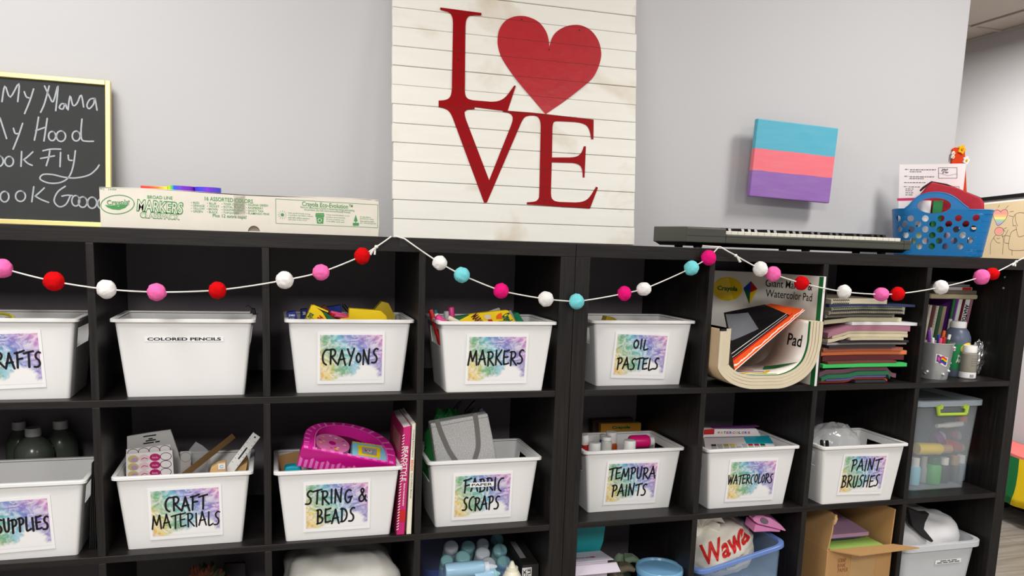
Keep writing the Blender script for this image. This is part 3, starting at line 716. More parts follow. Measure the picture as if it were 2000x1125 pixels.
hc = [(293,750),(390,750),(508,750),(635,750),(775,748),(917,745),(338,792),(446,793),(568,795),(698,793),(838,793),(295,832),(390,835),(505,835),(628,837),(762,837),(901,832),(447,882),(562,882),(686,884),(820,882),(501,926),(620,926),(749,926),(886,922),(447,968),(557,968),(676,970),(806,970),(338,880),(395,926),(338,968)]
hol = []
for sh in (0, PER / 2):
    hol.append([(sh + oc.x + orx * math.cos(2 * math.pi * k / 36), oc.z + ory * math.sin(2 * math.pi * k / 36)) for k in range(36)])
    for h in hc:
        c = b6(*h); r_ = .0098
        if c.x > BA: c.x = BA + BR_ * math.asin(min(.95, (c.x - BA) / BR_))
        if c.x < -BA: c.x = -BA - BR_ * math.asin(min(.95, (-c.x - BA) / BR_))
        if abs(c.x) < PER / 4 - .012: hol.append([(sh + c.x + r_ * math.cos(2 * math.pi * k / 20), c.z + r_ * math.sin(2 * math.pi * k / 20)) for k in range(20)])
sh_ = flat_shape(outer, hol, .003); sh_.v = [wrapb(p) for p in sh_.v]
obj('shell', sh_, 'blue_plastic', t, smooth=30)
fl_ = MB(); fl_.loft([[Vector((*(plan(PER * k / 60)[0] * .86), z)) for k in range(60)] for z in (.0008, .004)]); obj('bottom', fl_, 'blue_plastic', t)
rm = MB(); rr_ = []
rm.tube([wrapb(Vector((x, z, 0))) for x, z in [(arch[-1][0] + (PER / 2 + arch[0][0] - arch[-1][0]) * k / 30, hh) for k in range(31)]], .0022, 8); obj('rim_bead', rm, 'blue_plastic', t, smooth=60)
rm = MB(); rm.tube([wrapb(Vector((x, z, 0))) for x, z in arch], .0022, 8); obj('handle_bead', rm, 'blue_plastic', t, smooth=60)
rm = MB(); rm.tube([wrapb(Vector((x, hh, 0))) for x in [arch[0][0] - (PER / 2 + arch[0][0] - arch[-1][0]) * k / 30 for k in range(31)]], .0022, 8); obj('rim_bead', rm, 'blue_plastic', t, smooth=60)

# basket contents, laid out in the basket's own frame
mat('paper_white', (240, 234, 236), 0.7, var=.02); mat('print_grey', (120, 116, 120), 0.8); mat('print_magenta', (206, 40, 100), 0.6)
LY = .048
tl_, tm_, tr_ = bk(1757, 321, LY), bk(1822, 322, LY), bk(1887, 319.6, LY)
xb0_, xb1_ = max(tl_.x - .004, -BW_ * .40), min(tr_.x, BW_ * .40)
def sheet(u, v):
    x0 = xb0_ + (tl_.x - xb0_) * v; x1 = xb1_ + (tr_.x - xb1_) * v; zt0 = tl_.z + (tr_.z - tl_.z) * u
    return Vector((x0 + (x1 - x0) * u, LY + .004 * math.sin(u * 5) * v, .005 + v * (zt0 - .005)))
t2 = thing('paper_sheet', 'white printed instruction sheet standing up in the blue basket', 'paper', M=MBK)
obj('sheet', MB().slab(sheet, 14, 6, Vector((0, .0005, 0))), 'paper_white', t2)
mb = MB(); mg = MB()
def onsheet(x, y, off=.0008):
    p = bk(1680 + x / 4.02, 240 + y / 4.02, LY); u = (p.x - tl_.x) / (tr_.x - tl_.x); v = (p.z - .005) / (tl_.z - .005)
    return Vector((p.x, LY + .004 * math.sin(max(0, min(1, u)) * 5) * min(1, v) - off, p.z))
def prow(m_, s, x0, y0, x1, y1):
    z = MB(); bars(z, s, Matrix.Identity(4), 1, 1)
    m_.add([onsheet((x0 + x1) / 2 + p.x * (x1 - x0), (y0 + y1) / 2 - p.y * (y1 - y0)) for p in z.v], z.f)
for s, x0, y0, x1, y1 in (('Step 1', 352, 360, 382, 369), ('Fold the paper in half to make the seam of', 392, 362, 596, 372), ('the front of the page', 390, 378, 482, 387), ('Step 2', 348, 414, 378, 423), ('Place both pieces together and pin along the', 388, 418, 582, 427), ('edges that you have cut out', 388, 432, 500, 441), ('Press the open edges flat with an iron', 345, 464, 515, 472), ('Step 3', 342, 496, 372, 504), ('Sew along the line', 382, 498, 470, 506), ('and leave a gap', 356, 514, 420, 522), ('turn right side', 356, 528, 412, 536), ('press the seams', 356, 544, 418, 552), ('Step 4 topstitch', 356, 560, 412, 568)):
    prow(mb, s, x0, y0, x1, y1)
def pline(m_, pts, wd):
    pl = [onsheet(*p) for p in pts]
    m_.ribbon([(p.x, p.z) for p in pl], wd, FR((0, 0, 0), (1, 0, 0), (0, 0, 1)))
n0 = len(mb.v)
for (x0, y0, x1, y1) in ((616, 352, 760, 434), (680, 500, 776, 560)):
    q_ = [(x0, y0), (x1, y0), (x1, y1), (x0, y1), (x0, y0)]
    for i in range(4): pline(mb, [q_[i], q_[i + 1]], .0012)
    pline(mb, [(x0, (y0 + y1) / 2), ((x0 + x1) / 2, y1 - 20), (x1, y1 - 34)], .0008)
rr = random.Random(4)
for k in range(16):
    a = onsheet(640 + rr.uniform(0, 50), 362 + rr.uniform(0, 34)); disc(mb, (a.x, a.z), .0026, 6, .7, FR((0, 0, 0), (1, 0, 0), (0, 0, 1)))
for p in mb.v[n0:]:
    u = (p.x - tl_.x) / (tr_.x - tl_.x); p.y = LY + .004 * math.sin(max(0, min(1, u)) * 5) - .0008
obj('print', mb, 'print_grey', t2)
mg.add([onsheet(x, y) for x, y in ((290, 612), (360, 610), (430, 606), (430, 588), (360, 590), (290, 592))], [(0, 1, 4, 5), (1, 2, 3, 4)]); obj('header_bar', mg, 'print_magenta', t2)

mat('red_fabric', (178, 34, 52), 0.75, var=.12, scale=60, bump=.3, bscale=300); mat('dark_zip', (40, 16, 22), 0.6)
LP_ = -.020
pp_ = [bk(u, v, LP_) for u, v in ((1800, 480), (1793, 384), (1800, 376), (1816, 356), (1822, 355), (1870, 366), (1918, 387), (1924, 394), (1925, 420), (1905, 482))]
for p in pp_: p.z = max(p.z, .094); lim = BW_ / 2 * (.87 + .13 * min(1, p.z / hh)) - .012; p.x = min(p.x, lim) if p.z < hh else min(p.x, BW_ / 2 + .004)
def puffy(P, y0, y1):
    c = sum(P, Vector()) / len(P); rings = []
    for yy, k in ((y0, .9), (y0 + .008, .98), ((y0 + y1) / 2, 1.0), (y1 - .008, .98), (y1, .9)):
        rings.append([Vector((c.x + (p.x - c.x) * k, yy, c.z + (p.z - c.z) * k)) for p in P])
    return MB().loft(rings)
t2 = thing('zip_pouch', 'red fabric zip pouch sticking out of the blue basket', 'pouch', M=MBK)
obj('pouch_body', puffy(pp_, LP_, LP_ + .052), 'red_fabric', t2, smooth=50)
z0, z1 = pp_[4], pp_[6]
obj('zipper', MB().tube([Vector((z0.x - .004, LP_ + .02, z0.z + .0005)), Vector((z0.x + .04, LP_ + .02, z0.z - .008)), Vector((z1.x, LP_ + .02, z1.z - .001))], .0035, 6), 'dark_zip', t2)
obj('zip_pull', MB().tube([Vector((z0.x - .004, LP_ - .001, z0.z)), bk(1803, 367, LP_ - .006), bk(1797, 373, LP_ - .008)], [.002, .004, .003], 6), 'dark_zip', t2)
mat('green_label', (20, 128, 62), 0.4); mat('lid_white', (240, 240, 238), .35); mat('pale_green', (190, 214, 170), .5); mat('tube_lilac', (196, 184, 220), .5)
p0, p1 = bk(1823, 392, -.045), bk(1840, 415, -.045)
t2 = thing('tape_box', 'green box end showing in the oval handle hole of the blue basket', 'box', M=MBK)
obj('carton', MB().bb(p0.x, p1.x, -.045, -.026, .0055, p0.z), 'green_label', t2, bevel=.002)
c0_, c1_ = bk(1793, 398, -.038), bk(1821, 392, -.038)
t2 = thing('paper_roll', 'white rolled paper inside the blue basket behind its handle hole', 'paper', M=MBK @ TR((c0_.x + c1_.x) / 2, -.036, .0055))
rw_ = min((c1_.x - c0_.x) / 2, .0175)
obj('roll', MB().lathe([(rw_ * .95, 0), (rw_, .06), (rw_, c1_.z - .006)], 20), 'paper_white', t2, smooth=40)
for i, (x, h) in enumerate(((-.092, .075), (-.062, .09), (.062, .085), (.092, .07), (.028, .088))):
    t3 = thing('paint_tube', ('white paint tube at the left end inside the blue basket', 'pale green paint tube in the left half of the blue basket', 'white paint tube right of the green box in the blue basket', 'white paint tube at the right end inside the blue basket', 'lilac paint tube right beside the green box in the blue basket')[i], 'tube', M=MBK @ TR(x, -.040 if abs(x) > .05 else -.01, .0055))
    obj('tube', MB().lathe([(.008, 0), (.013, .006), (.0135, h * .7), (.010, h * .85), (.007, h * .88)], 16), ('lid_white', 'pale_green', 'lid_white', 'lid_white', 'tube_lilac')[i], t3, smooth=40)
    obj('cap', MB().lathe([(.007, h * .88), (.007, h)], 14), ('ink_black', 'green_label', 'green_label', 'ink_black', 'lid_white')[i], t3)

# ================================================================ far wall: felt flowers, framed drawing, flag cloth
FX = 3.516
mat('felt_red', (214, 62, 18), .95, var=.15, scale=60); mat('felt_yellow', (250, 186, 24), .95, var=.1); mat('felt_white', (246, 244, 240), .95); mat('kraft_felt', (226, 140, 20), .95)
def fw(u, v, off=0): return atx(u, v, FX - off)
HY = .398
def hw(u, v, off=0): return at(u, v, HY - off)
t = thing('felt_hanging', 'red felt hanging with yellow and white flowers at the corner of the wall', 'decoration', tuple(hw(1874, 400)))
obj('backing', MB().prism([hw(u, v, .004) for u, v in ((1861, 291), (1866, 288), (1884, 289), (1886, 322), (1889, 400), (1866, 405), (1859, 322))], (0, .004, 0)), 'felt_red', t, world=True)
def flower(u, v, rpx, off, n=5):
    c = hw(u, v, off); r = rpx * (c - CAM).dot(RZ) / FPX
    return MB().prism([c + Vector((r * (.86 + .14 * math.cos(n * a)) * math.cos(a), 0, r * (.86 + .14 * math.cos(n * a)) * math.sin(a))) for a in [2 * math.pi * k / 60 for k in range(60)]], (0, .005, 0))
for u, v, r, m_, lb in ((1879.5, 291.5, 9, 'felt_yellow', 'yellow felt flower'), (1888, 313, 8, 'felt_white', None), (1863, 299, 4, 'felt_white', None), (1862, 306, 4, 'felt_white', None)):
    o = obj('flower', flower(u, v, r, .010), m_, t, world=True, label=lb)
    c = hw(u, v, .0115); r_ = r * .3 * (c - CAM).dot(RZ) / FPX
    obj('flower_centre', MB().lathe([(r_, 0), (r_ * .8, .003)], 14, TR(*c) @ RXm(90)), 'felt_yellow' if m_ == 'felt_white' else 'kraft_felt', o, world=True)

mat('frame_black', (24, 24, 26), .35); mat('mat_board', (238, 234, 230), .6); mat('tan_paper', (206, 184, 148), .75, var=.05, scale=5)
mat('pencil', (110, 96, 84), .9, var=.2, scale=90)
c0 = fw(1911, 387, .012); dY = fw(2000, 377, .012) - c0; ang = math.atan2(dY.z, -dY.y)
FD = FR(c0, (0, -1, math.tan(ang)), (0, 0, 1)); fwid = .62; fx0 = -.1; fht = .56
t = thing('framed_drawing', 'black framed pencil drawing with a rainbow heart hanging on the far wall', 'picture', M=FD)
for nm, q in (('frame_rail', (fx0, fx0 + fwid, -.022, .0)), ('frame_rail', (fx0, fx0 + fwid, -fht, -fht + .022)), ('frame_side', (fx0, fx0 + .022, -fht + .022, -.022)), ('frame_side', (fx0 + fwid - .022, fx0 + fwid, -fht + .022, -.022))):
    obj(nm, MB().bb(q[0], q[1], q[2], q[3], -.01, .012), 'frame_black', t, bevel=.002)
obj('mount', MB().bb(fx0 + .02, fx0 + fwid - .02, -fht + .02, -.02, -.009, -.002), 'mat_board', t)
obj('drawing_paper', MB().bb(fx0 + .05, fx0 + fwid - .05, -fht + .045, -.042, -.002, -.0012), 'tan_paper', t)
iD = FD.inverted(); nD = FD.col[2].to_3d()
def dr(x, y):
    p = iD @ onplane(1840 + x / 4.6875, 260 + y / 4.6875, c0, nD); return (p.x, p.y)
FP = TR(0, 0, -.0008); mb = MB()
heart2 = [(535, 722), (515, 705), (490, 706), (472, 722), (466, 745), (474, 780), (490, 815), (508, 848), (540, 830), (575, 795), (598, 750), (600, 722), (588, 702), (562, 700), (535, 722)]
mb.ribbon([dr(p.x, p.y) for p in smoothline(heart2, 3)], .0035, FP)
for st in ([(510, 680), (526, 656)], [(582, 690), (606, 664)], [(620, 720), (652, 715)], [(612, 756), (648, 764)],
           [(478, 905), (490, 875), (520, 862), (552, 872), (562, 905), (548, 930), (520, 938), (492, 930), (478, 905)], [(492, 930), (470, 960), (444, 1010), (440, 1110)], [(548, 930), (560, 980), (552, 1110)], [(548, 950), (580, 930), (604, 885)], [(470, 960), (500, 1000), (530, 1005)],
           [(650, 850), (645, 790), (668, 745), (710, 728), (760, 735)], [(650, 850), (672, 845), (680, 880)], [(680, 880), (640, 900), (620, 945), (610, 1060), (700, 1075), (760, 1070)], [(620, 945), (576, 940), (570, 1000), (610, 1010)], [(680, 880), (700, 950), (760, 930)], [(640, 1070), (640, 1120)], [(668, 745), (672, 800), (690, 850)], [(500, 960), (512, 968), (526, 960)], [(576, 900), (560, 880), (590, 866)]):
    mb.ribbon([dr(p.x, p.y) for p in smoothline(st, 3)], .0032, FP)
obj('pencil_lines', mb, 'pencil', t)
hb = []
stripes = [((226, 150, 140), 700, 745), ((230, 180, 130), 745, 768), ((232, 216, 140), 768, 790), ((160, 196, 150), 790, 808), ((160, 176, 204), 808, 826), ((180, 150, 190), 826, 850)]
hpts = [(p.x, p.y) for p in smoothline(heart2, 3)]
def span(y):
    xs = []
    for i in range(len(hpts) - 1):
        (x1, y1), (x2, y2) = hpts[i], hpts[i + 1]
        if (y1 - y) * (y2 - y) <= 0 and y1 != y2: xs.append(x1 + (x2 - x1) * (y - y1) / (y2 - y1))
    return (min(xs), max(xs)) if xs else None
mm = MB()
for i, (cl, y0, y1) in enumerate(stripes):
    mat('crayon_%d' % i, cl, .9); mm.cur = i
    for k in range(6):
        ya, yb = y0 + (y1 - y0) * k / 6, y0 + (y1 - y0) * (k + 1) / 6; s1, s2 = span(ya + .3), span(yb - .3)
        if s1 and s2: mm.add([Vector((*dr(*q), -.001)) for q in ((s2[0], yb), (s2[1], yb), (s1[1], ya), (s1[0], ya))], [(0, 1, 2, 3)])
obj('rainbow_heart', mm, ['crayon_%d' % i for i in range(6)], t)
mm = MB(); disc(mm, dr(520, 895), .027, 20, .9, TR(0, 0, -.001)); obj('red_cap', mm, 'crayon_0', t)

# flag-coloured cloth over a low dark bench by the far wall
mat('bench_dark', (36, 30, 28), .6); 
m, nt, b, tc = shader('flag_cloth', .85)
sep = nd(nt, 'ShaderNodeSeparateXYZ'); nt.links.new(tc.outputs['Object'], sep.inputs[0])
wob = noise_out(nt, mapped(nt, tc.outputs['Object'], (2.5, 2.5, 2.5)), 1.0, 2)
gx_ = mth(nt, 'ADD', sep.outputs[1], mth(nt, 'MULTIPLY', mth(nt, 'SUBTRACT', wob, .5), .12))
GTH = atx(1986, 920, 3.2).y - atx(1968, 970, 3.30).y
body = ramp(nt, mth(nt, 'ADD', mth(nt, 'MULTIPLY', gx_, -1.0), .5), [(0, (16, 120, 60)), (.5 - GTH, (252, 214, 8))], 'CONSTANT')
tz = mth(nt, 'ADD', sep.outputs[2], mth(nt, 'MULTIPLY', mth(nt, 'SUBTRACT', wob, .5), .06))
topc = ramp(nt, tz, [(0, (0, 0, 0)), (.072, (255, 255, 255))], 'CONSTANT')
nt.links.new(mixc(nt, topc, body, (236, 120, 116)), b.inputs['Base Color'])
q1 = atx(1968, 970, 3.30); q0 = atx(1975, 870, 3.30)
cy = q1.y
t = thing('bench', 'low dark bench under the yellow and green cloth by the far wall', 'bench', (3.36, cy - .3, 0))
obj('seat', MB().bb(-.14, .14, -.5, .5, .26, .30), 'bench_dark', t, bevel=.004)
for a in (-.46, .46):
    for d in (-.11, .11): obj('leg', MB().bb(d - .02, d + .02, a - .02, a + .02, 0.0005, .26), 'bench_dark', t)
zt1 = .315; zlo = max(.06, q1.z)
def cloth(u, v):
    s_ = v; y = cy + .22 - u * .75; wv_ = .008 * math.sin(u * 22) + .005 * math.sin(u * 47 + 1)
    if s_ < .5: k = s_ / .5; return Vector((3.195 + wv_ * (1 - k), y, zlo + (zt1 + .085 - zlo) * k))
    k = (s_ - .5) / .5; return Vector((3.195 + .27 * k, y, zt1 + .085 + .02 * math.sin(k * math.pi) + .004 * math.sin(u * 22)))
t = thing('flag_cloth', 'yellow, green and red cloth draped over the low bench by the far wall', 'cloth', (3.19, cy, .32))
cm = MB(); nn = (24, 12); top = [cloth(i / 24, j / 12) for j in range(13) for i in range(25)]
cm.add(top, [(j * 25 + i, (j + 1) * 25 + i, (j + 1) * 25 + i + 1, j * 25 + i + 1) for j in range(12) for i in range(24)])
obj('cloth', cm, 'flag_cloth', t, world=True, smooth=60, solid=.006)
mat('cushion', (214, 70, 70), .9)
cs = MB().ell((3.355, cy - .15, .35), (.13, .34, .045), 28, 12); obj('cushion', cs, 'cushion', None, smooth=60); tag(bpy.data.objects['cushion'], 'soft red cushion underneath the yellow and green cloth on the bench', 'cushion')

# ================================================================ pompom garlands
for nm, cl in (('pom_red', (206, 12, 18)), ('pom_white', (238, 236, 234)), ('pom_pink', (252, 110, 178)), ('pom_cyan', (122, 214, 222)), ('pom_magenta', (230, 26, 122))):
    mat(nm, cl, .95, var=.16, scale=160, bump=.35, bscale=700, spec=.1, bdist=.002)
GY = -.021
def pompom(seed):
    rs = random.Random(seed); off = Vector((seed * 3.1, seed * 1.7, 0)); sq = (rs.uniform(.95, 1.05), 1, rs.uniform(.93, 1.05))
    def f(p):
        return 1 + .07 * noise.noise(p * 2.1 + off) + .03 * noise.noise(p * 14 + off) + rs.uniform(-.018, .018)
    return f, sq
GAR = [
 ('pompom garland of pink, red and white balls across the left part of the shelves', [(-60, 497, None, 0), (5, 524, 'pink', 18), (105, 549.5, 'red', 18), (208, 565, 'white', 18.5), (306, 570.5, 'pink', 18), (425, 567, 'red', 16.5), (556, 547, 'white', 16.5), (627, 532, 'pink', 16.5), (707, 500, 'red', 15.5), (735, 482, 'knot', 0), (764, 462, None, 0)]),
 ('pompom garland of white, turquoise and magenta balls across the middle of the shelves', [(772, 461, None, 0), (790, 466, None, 0), (859, 513.5, 'white', 14.5), (902, 537, 'cyan', 15.5), (978.5, 568, 'magenta', 15), (1066, 584, 'white', 15), (1126, 589, 'cyan', 15), (1219.5, 573, 'magenta', 14), (1257.5, 564.5, 'white', 14), (1350.5, 523.5, 'cyan', 14.5), (1384, 503.5, 'magenta', 14.5), (1403, 483, None, 0)]),
 ('pompom garland of white, pink and red balls across the right end of the shelves', [(1372, 480, None, 0), (1407, 482, None, 0), (1437, 499, 'knot', 0), (1485, 525.5, 'white', 14.5), (1510, 535, 'pink', 14.5), (1565.5, 553, 'red', 13.5), (1648.5, 570, 'white', 13.5), (1721, 575, 'pink', 14), (1753, 574, 'red', 13), (1837.5, 561, 'white', 13.5), (1917, 541, 'pink', 14.5), (1938, 535, 'red', 12.5), (1985, 511, 'knot', 0), (2004, 501, None, 0), (2060, 478, None, 0)])]
sd = 0
for lab, pts in GAR:
    P = [at(u, v, GY) for u, v, _, _ in pts]
    for i, q in enumerate(pts):
        if q[2] is None and i in (0, len(pts) - 1) and 0 < q[0] < 2010: P[i].y = -.003; P[i] = at(q[0], q[1], -.003)
    mid = P[len(P) // 2]
    t = thing('pompom_garland', lab, 'garland', tuple(mid))
    xs = []
    for i in range(len(P) - 1):
        for k in range(6):
            tt = k / 6; p = P[i].lerp(P[i + 1], tt); p.z -= .010 * (P[i + 1] - P[i]).length * 4 * tt * (1 - tt); xs.append(p)
    xs.append(P[-1])
    obj('string', MB().tube(xs, .0017, 6), 'string_white', t, world=True, smooth=60)
    for (u, v, c, r), p in zip(pts, P):
        if c is None: continue
        if c == 'knot':
            d = Vector((-.7, 0, -.7)) if u < 800 else Vector((.7, 0, -.6))
            if u > 1900: d = Vector((-.6, 0, -.4))
            obj('knot', MB().ell(p, (.0045, .004, .004), 10, 8).tube([p, p + d * .009, p + d * .02 + Vector((0, 0, -.004))], [.002, .0025, .0032], 6).tube([p, p + d * .008 + Vector((.003, 0, -.003)), p + d * .014 + Vector((.006, 0, -.008))], [.002, .002, .0026], 6), 'string_white', t, world=True, smooth=60); continue
        sd += 1; f, sq = pompom(sd); dep = (p - CAM).dot(RZ); rad = r * dep / FPX * 1.0
        obj('pompom', MB().ell((0, 0, 0), (rad * sq[0], rad, rad * sq[2]), 40, 28, f), 'pom_' + c, t, M=TR(*(p - mid)), smooth=180)
mat('clear_tape', (60, 58, 60), .25, alpha=.55)
for u0, v0, u1, v1, lb in ((780, 462, 797, 482, 'piece of clear tape holding the garland below the wooden sign'), (1378, 482, 1396, 496, 'piece of clear tape holding the garland below the keyboard end')):
    a, b_ = at(u0, v0, -.0005), at(u1, v1, -.0005)
    single('tape_piece', MB().bb(a.x, b_.x, -.0012, -.0004, b_.z, min(a.z, ZT - .001)), 'clear_tape', lb, 'tape', ((a.x + b_.x) / 2, -.001, b_.z))
# ================================================================ white bins
def rrect(w, d, r, cx=0, cy=0, z=0, nc=5, nx=6, ny=6):
    pts = []
    def seg(x0, y0, x1, y1, n): 
        for i in range(n): pts.append(Vector((cx + x0 + (x1 - x0) * i / n, cy + y0 + (y1 - y0) * i / n, z)))
    def corner(ox, oy, a0):
        for i in range(nc): a = R(a0 + 90 * i / nc); pts.append(Vector((cx + ox + r * math.cos(a), cy + oy + r * math.sin(a), z)))
    a, b_ = w / 2 - r, d / 2 - r
    seg(-a, -d / 2, a, -d / 2, nx); corner(a, -b_, -90); seg(w / 2, -b_, w / 2, b_, ny); corner(a, b_, 0)
    seg(a, d / 2, -a, d / 2, nx); corner(-a, b_, 90); seg(-w / 2, b_, -w / 2, -b_, ny); corner(-a, -b_, 180)
    return pts
BH = .175
def tub(mb, lv, w0, w1, d0, d1, r0, r1, h, slant, slot=None, th=.0025):
    """lv: list of heights (fractions); slot=(k, i0, i1): leave that band of side faces open"""
    nc, nx, ny = 5, 6, 6; N = 2 * (nx + ny) + 4 * nc
    def ring(f, off, z):
        w = w0 + (w1 - w0) * f - 2 * off; d = d0 + (d1 - d0) * f - 2 * off
        return rrect(w, d, max(.003, r0 + (r1 - r0) * f - off), 0, -slant * f + (d0 + (d1 - d0) * f) / 2, z, nc, nx, ny)
    outer = [ring(f, 0, f * h) for f in lv]; inner = [ring(f, th, max(th, f * h)) for f in lv]
    K = len(lv); vs = [p for r in outer for p in r] + [p for r in inner for p in r]; B = K * N; fs = []
    hole = lambda k, i: slot and k == slot[0] and ((nx + nc + slot[1] <= i < nx + nc + slot[2]) or (2 * nx + ny + 3 * nc + ny - slot[2] <= i < 2 * nx + ny + 3 * nc + ny - slot[1]))
    for k in range(K - 1):
        for i in range(N):
            j = (i + 1) % N
            if hole(k, i): 
                continue
            fs.append((k * N + i, k * N + j, (k + 1) * N + j, (k + 1) * N + i))
            fs.append((B + k * N + i, B + (k + 1) * N + i, B + (k + 1) * N + j, B + k * N + j))
            if slot and k == slot[0]:
                if hole(k, (i + 1) % N): fs.append((k * N + j, B + k * N + j, B + (k + 1) * N + j, (k + 1) * N + j))
                if hole(k, (i - 1) % N): fs.append((k * N + i, (k + 1) * N + i, B + (k + 1) * N + i, B + k * N + i))
            if slot and k + 1 == slot[0] and hole(k + 1, i): fs.append(((k + 1) * N + i, (k + 1) * N + j, B + (k + 1) * N + j, B + (k + 1) * N + i))
            if slot and k - 1 == slot[0] and hole(k - 1, i): fs.append((k * N + j, k * N + i, B + k * N + i, B + k * N + j))
    for i in range(N):
        j = (i + 1) % N; fs.append(((K - 1) * N + i, (K - 1) * N + j, B + (K - 1) * N + j, B + (K - 1) * N + i))
    fs.append(list(range(N))[::-1]); fs.append([B + i for i in range(N)])
    mb.add(vs, fs); return mb
def rimring(w, d, r, cy, z0, z1, wid, lip):
    o1 = rrect(w, d, r, 0, cy, z0 - lip); o2 = rrect(w, d, r, 0, cy, z1 - .0012); o3 = rrect(w - .0024, d - .0024, r, 0, cy, z1)
    i1 = rrect(w - 2 * wid, d - 2 * wid, r - .004, 0, cy, z1); i2 = rrect(w - 2 * wid, d - 2 * wid, r - .004, 0, cy, z0); o0 = rrect(w - .003, d - .003, r, 0, cy, z0 - lip); o9 = rrect(w - .003, d - .003, r, 0, cy, z0)
    return MB().loft([o1, o2, o3, i1, i2, o9, o0, o1], True, False, False)
mat('laminate', (236, 238, 242), .15)
BIN0 = None
def storage_bin(x, y, z, label, lines, cdx=0, cdz=.082, tilt=0, strip=None):
    global BIN0
    t = thing('storage_bin', label, 'storage bin', (x, y, z + .0004), group=None)
    if BIN0 is None:
        mb = tub(MB(), [0, .02, .62, .86, .97], .246, .284, .165, .192, .007, .009, BH, .013, (2, 1, 5))
        b_ = obj('body', mb, 'bin_plastic', t, smooth=35)
        r_ = obj('rim', rimring(.300, .207, .012, -.013 + .096, BH - .004, BH, .0095, .0032), 'bin_plastic', t, smooth=35)
        BIN0 = (b_, r_)
    else:
        for q in BIN0:
            c = q.copy(); COL.objects.link(c); c.parent = t; c.matrix_basis = q.matrix_basis.copy()
    sl = .013 / BH
    if lines:
        CW, CH_ = .156, .125
        FC_ = FR((cdx, -sl * cdz - .0008, cdz), (1, 0, 0), (0, -sl, 1)) @ RZm(tilt)
        card = obj('label_card', MB().bb(-CW / 2, CW / 2, -CH_ / 2, CH_ / 2, 0, .0012), 'card_white', t, M=FC_, label='white laminated card with a rainbow smoke print')
        MW['card'] = MW[t.name] @ FC_
        pw, ph = CW - .012, CH_ - .016
        c2 = MB().add([(-pw / 2, 0, -ph / 2), (pw / 2, 0, -ph / 2), (pw / 2, 0, ph / 2), (-pw / 2, 0, ph / 2)], [(0, 1, 2, 3)])
        c2.add([(-pw / 2, .0001, -ph / 2)] , [])
        obj('smoke_print', c2, 'smoke_print', card, M=TR(0, .001, .0015) @ Matrix(((1, 0, 0, 0), (0, 0, 1, 0), (0, -1, 0, 0), (0, 0, 0, 1))))
        lm = MB()
        for s_, cx, cy, w_, h_ in lines: handwrite(lm, s_, TR(cx * CW, cy * CH_, .0019), w_ * CW, h_ * CH_ * .95, .0045 if len(s_) < 9 else .0036)
        obj('lettering', lm, 'ink_black', card)
        if strip:
            s_, cx, cy, w_, h_ = strip
            sm_ = obj('sticker_strip', MB().bb(cx * CW - w_ * CW / 2, cx * CW + w_ * CW / 2, cy * CH_ - h_ * CH_ / 2, cy * CH_ + h_ * CH_ / 2, .0020, .0023), 'card_white', card, label='white strip reading PAPER')
            tm = MB(); text(tm, s_, TR(cx * CW, cy * CH_, .0025), w_ * CW * .86, h_ * CH_ * .55, .02); obj('strip_lettering', tm, 'ink_black', card)
    elif strip:
        s_, cx, cz, w_, h_ = strip
        F_ = FR((cx, -sl * cz - .0006, cz), (1, 0, 0), (0, -sl, 1))
        st_ = obj('sticker_strip', MB().bb(-w_ / 2, w_ / 2, -h_ / 2, h_ / 2, 0, .0004), 'card_white', t, M=F_)
        tm = MB(); text(tm, s_, TR(0, 0, .0006), w_ * .93, h_ * .62, .035); obj('lettering', tm, 'ink_black', st_)
    return t
SB = storage_bin
SB(-1.266, .029, RZ1, 'white plastic bin with a rainbow CRAFTS card on the upper shelf', [('CRAFTS', .145, .0, .65, .27)], .0, .086, 1.8)
SB(-.9075, .030, RZ1, 'white plastic bin with a small COLORED PENCILS strip and no card', None, strip=('COLORED PENCILS', -.001, .13, .163, .0115))
SB(-.546, .0375, RZ1, 'white plastic bin with a rainbow CRAYONS card, full of yellow boxes', [('CRAyoNS'.upper().replace('O', 'o'), -.02, .03, .84, .29)], .002, .083, 0)
SB(-.195, .0065, RZ1, 'white plastic bin with a rainbow MARKERS card on the upper shelf', [('MARKERS', -.02, .03, .90, .29)], 0, .082, 0)
SB(.216, .0515, RZ1, 'white plastic bin with a rainbow OIL PASTELS card on the upper shelf', [('OIL', -.02, .245, .28, .215), ('PASTELS', -.03, -.175, .77, .25)], -.004, .081, -2)
SB(-1.262, .022, RZ2, 'white plastic bin with a rainbow SUPPLIES card in front of the bottles', [('SUPPLIES', .130, 0, .64, .25)], 0, .080, 1.6)
SB(-.917, .032, RZ2, 'white plastic bin with a rainbow CRAFT MATERIALS card, holding a ruler and stickers', [('CRAFT', 0, .18, .57, .27), ('MATERIALS', 0, -.15, .93, .27)], .002, .083, .7)
SB(-.5725, .0135, RZ2, 'white plastic bin with a rainbow STRING & BEADS card under the pink box', [('STRING &', -.01, .2, .92, .28), ('BEADS', -.02, -.195, .57, .29)], -.005, .083, 0)
SB(-.209, .0385, RZ2, 'white plastic bin with a rainbow FABRIC SCRAPS card and a PAPER strip over it', [('FABRIC', .01, .24, .66, .28), ('SCRAPS', -.02, -.155, .62, .29)], -.004, .078, 0, ('PAPER', -.02, .245, .4, .1))
SB(.2175, .068, RZ2, 'white plastic bin with a rainbow TEMPURA PAINTS card, holding paint bottles', [('TEMPURA', .0, .22, .89, .27), ('PAINTS', -.03, -.165, .66, .27)], -.002, .08, -1.2)
SB(.5635, .032, RZ2, 'white plastic bin with a rainbow WATERCOLORS card on the middle shelf', [('WATERCOLORS', -.03, .03, .92, .22)], .005, .079, -1)
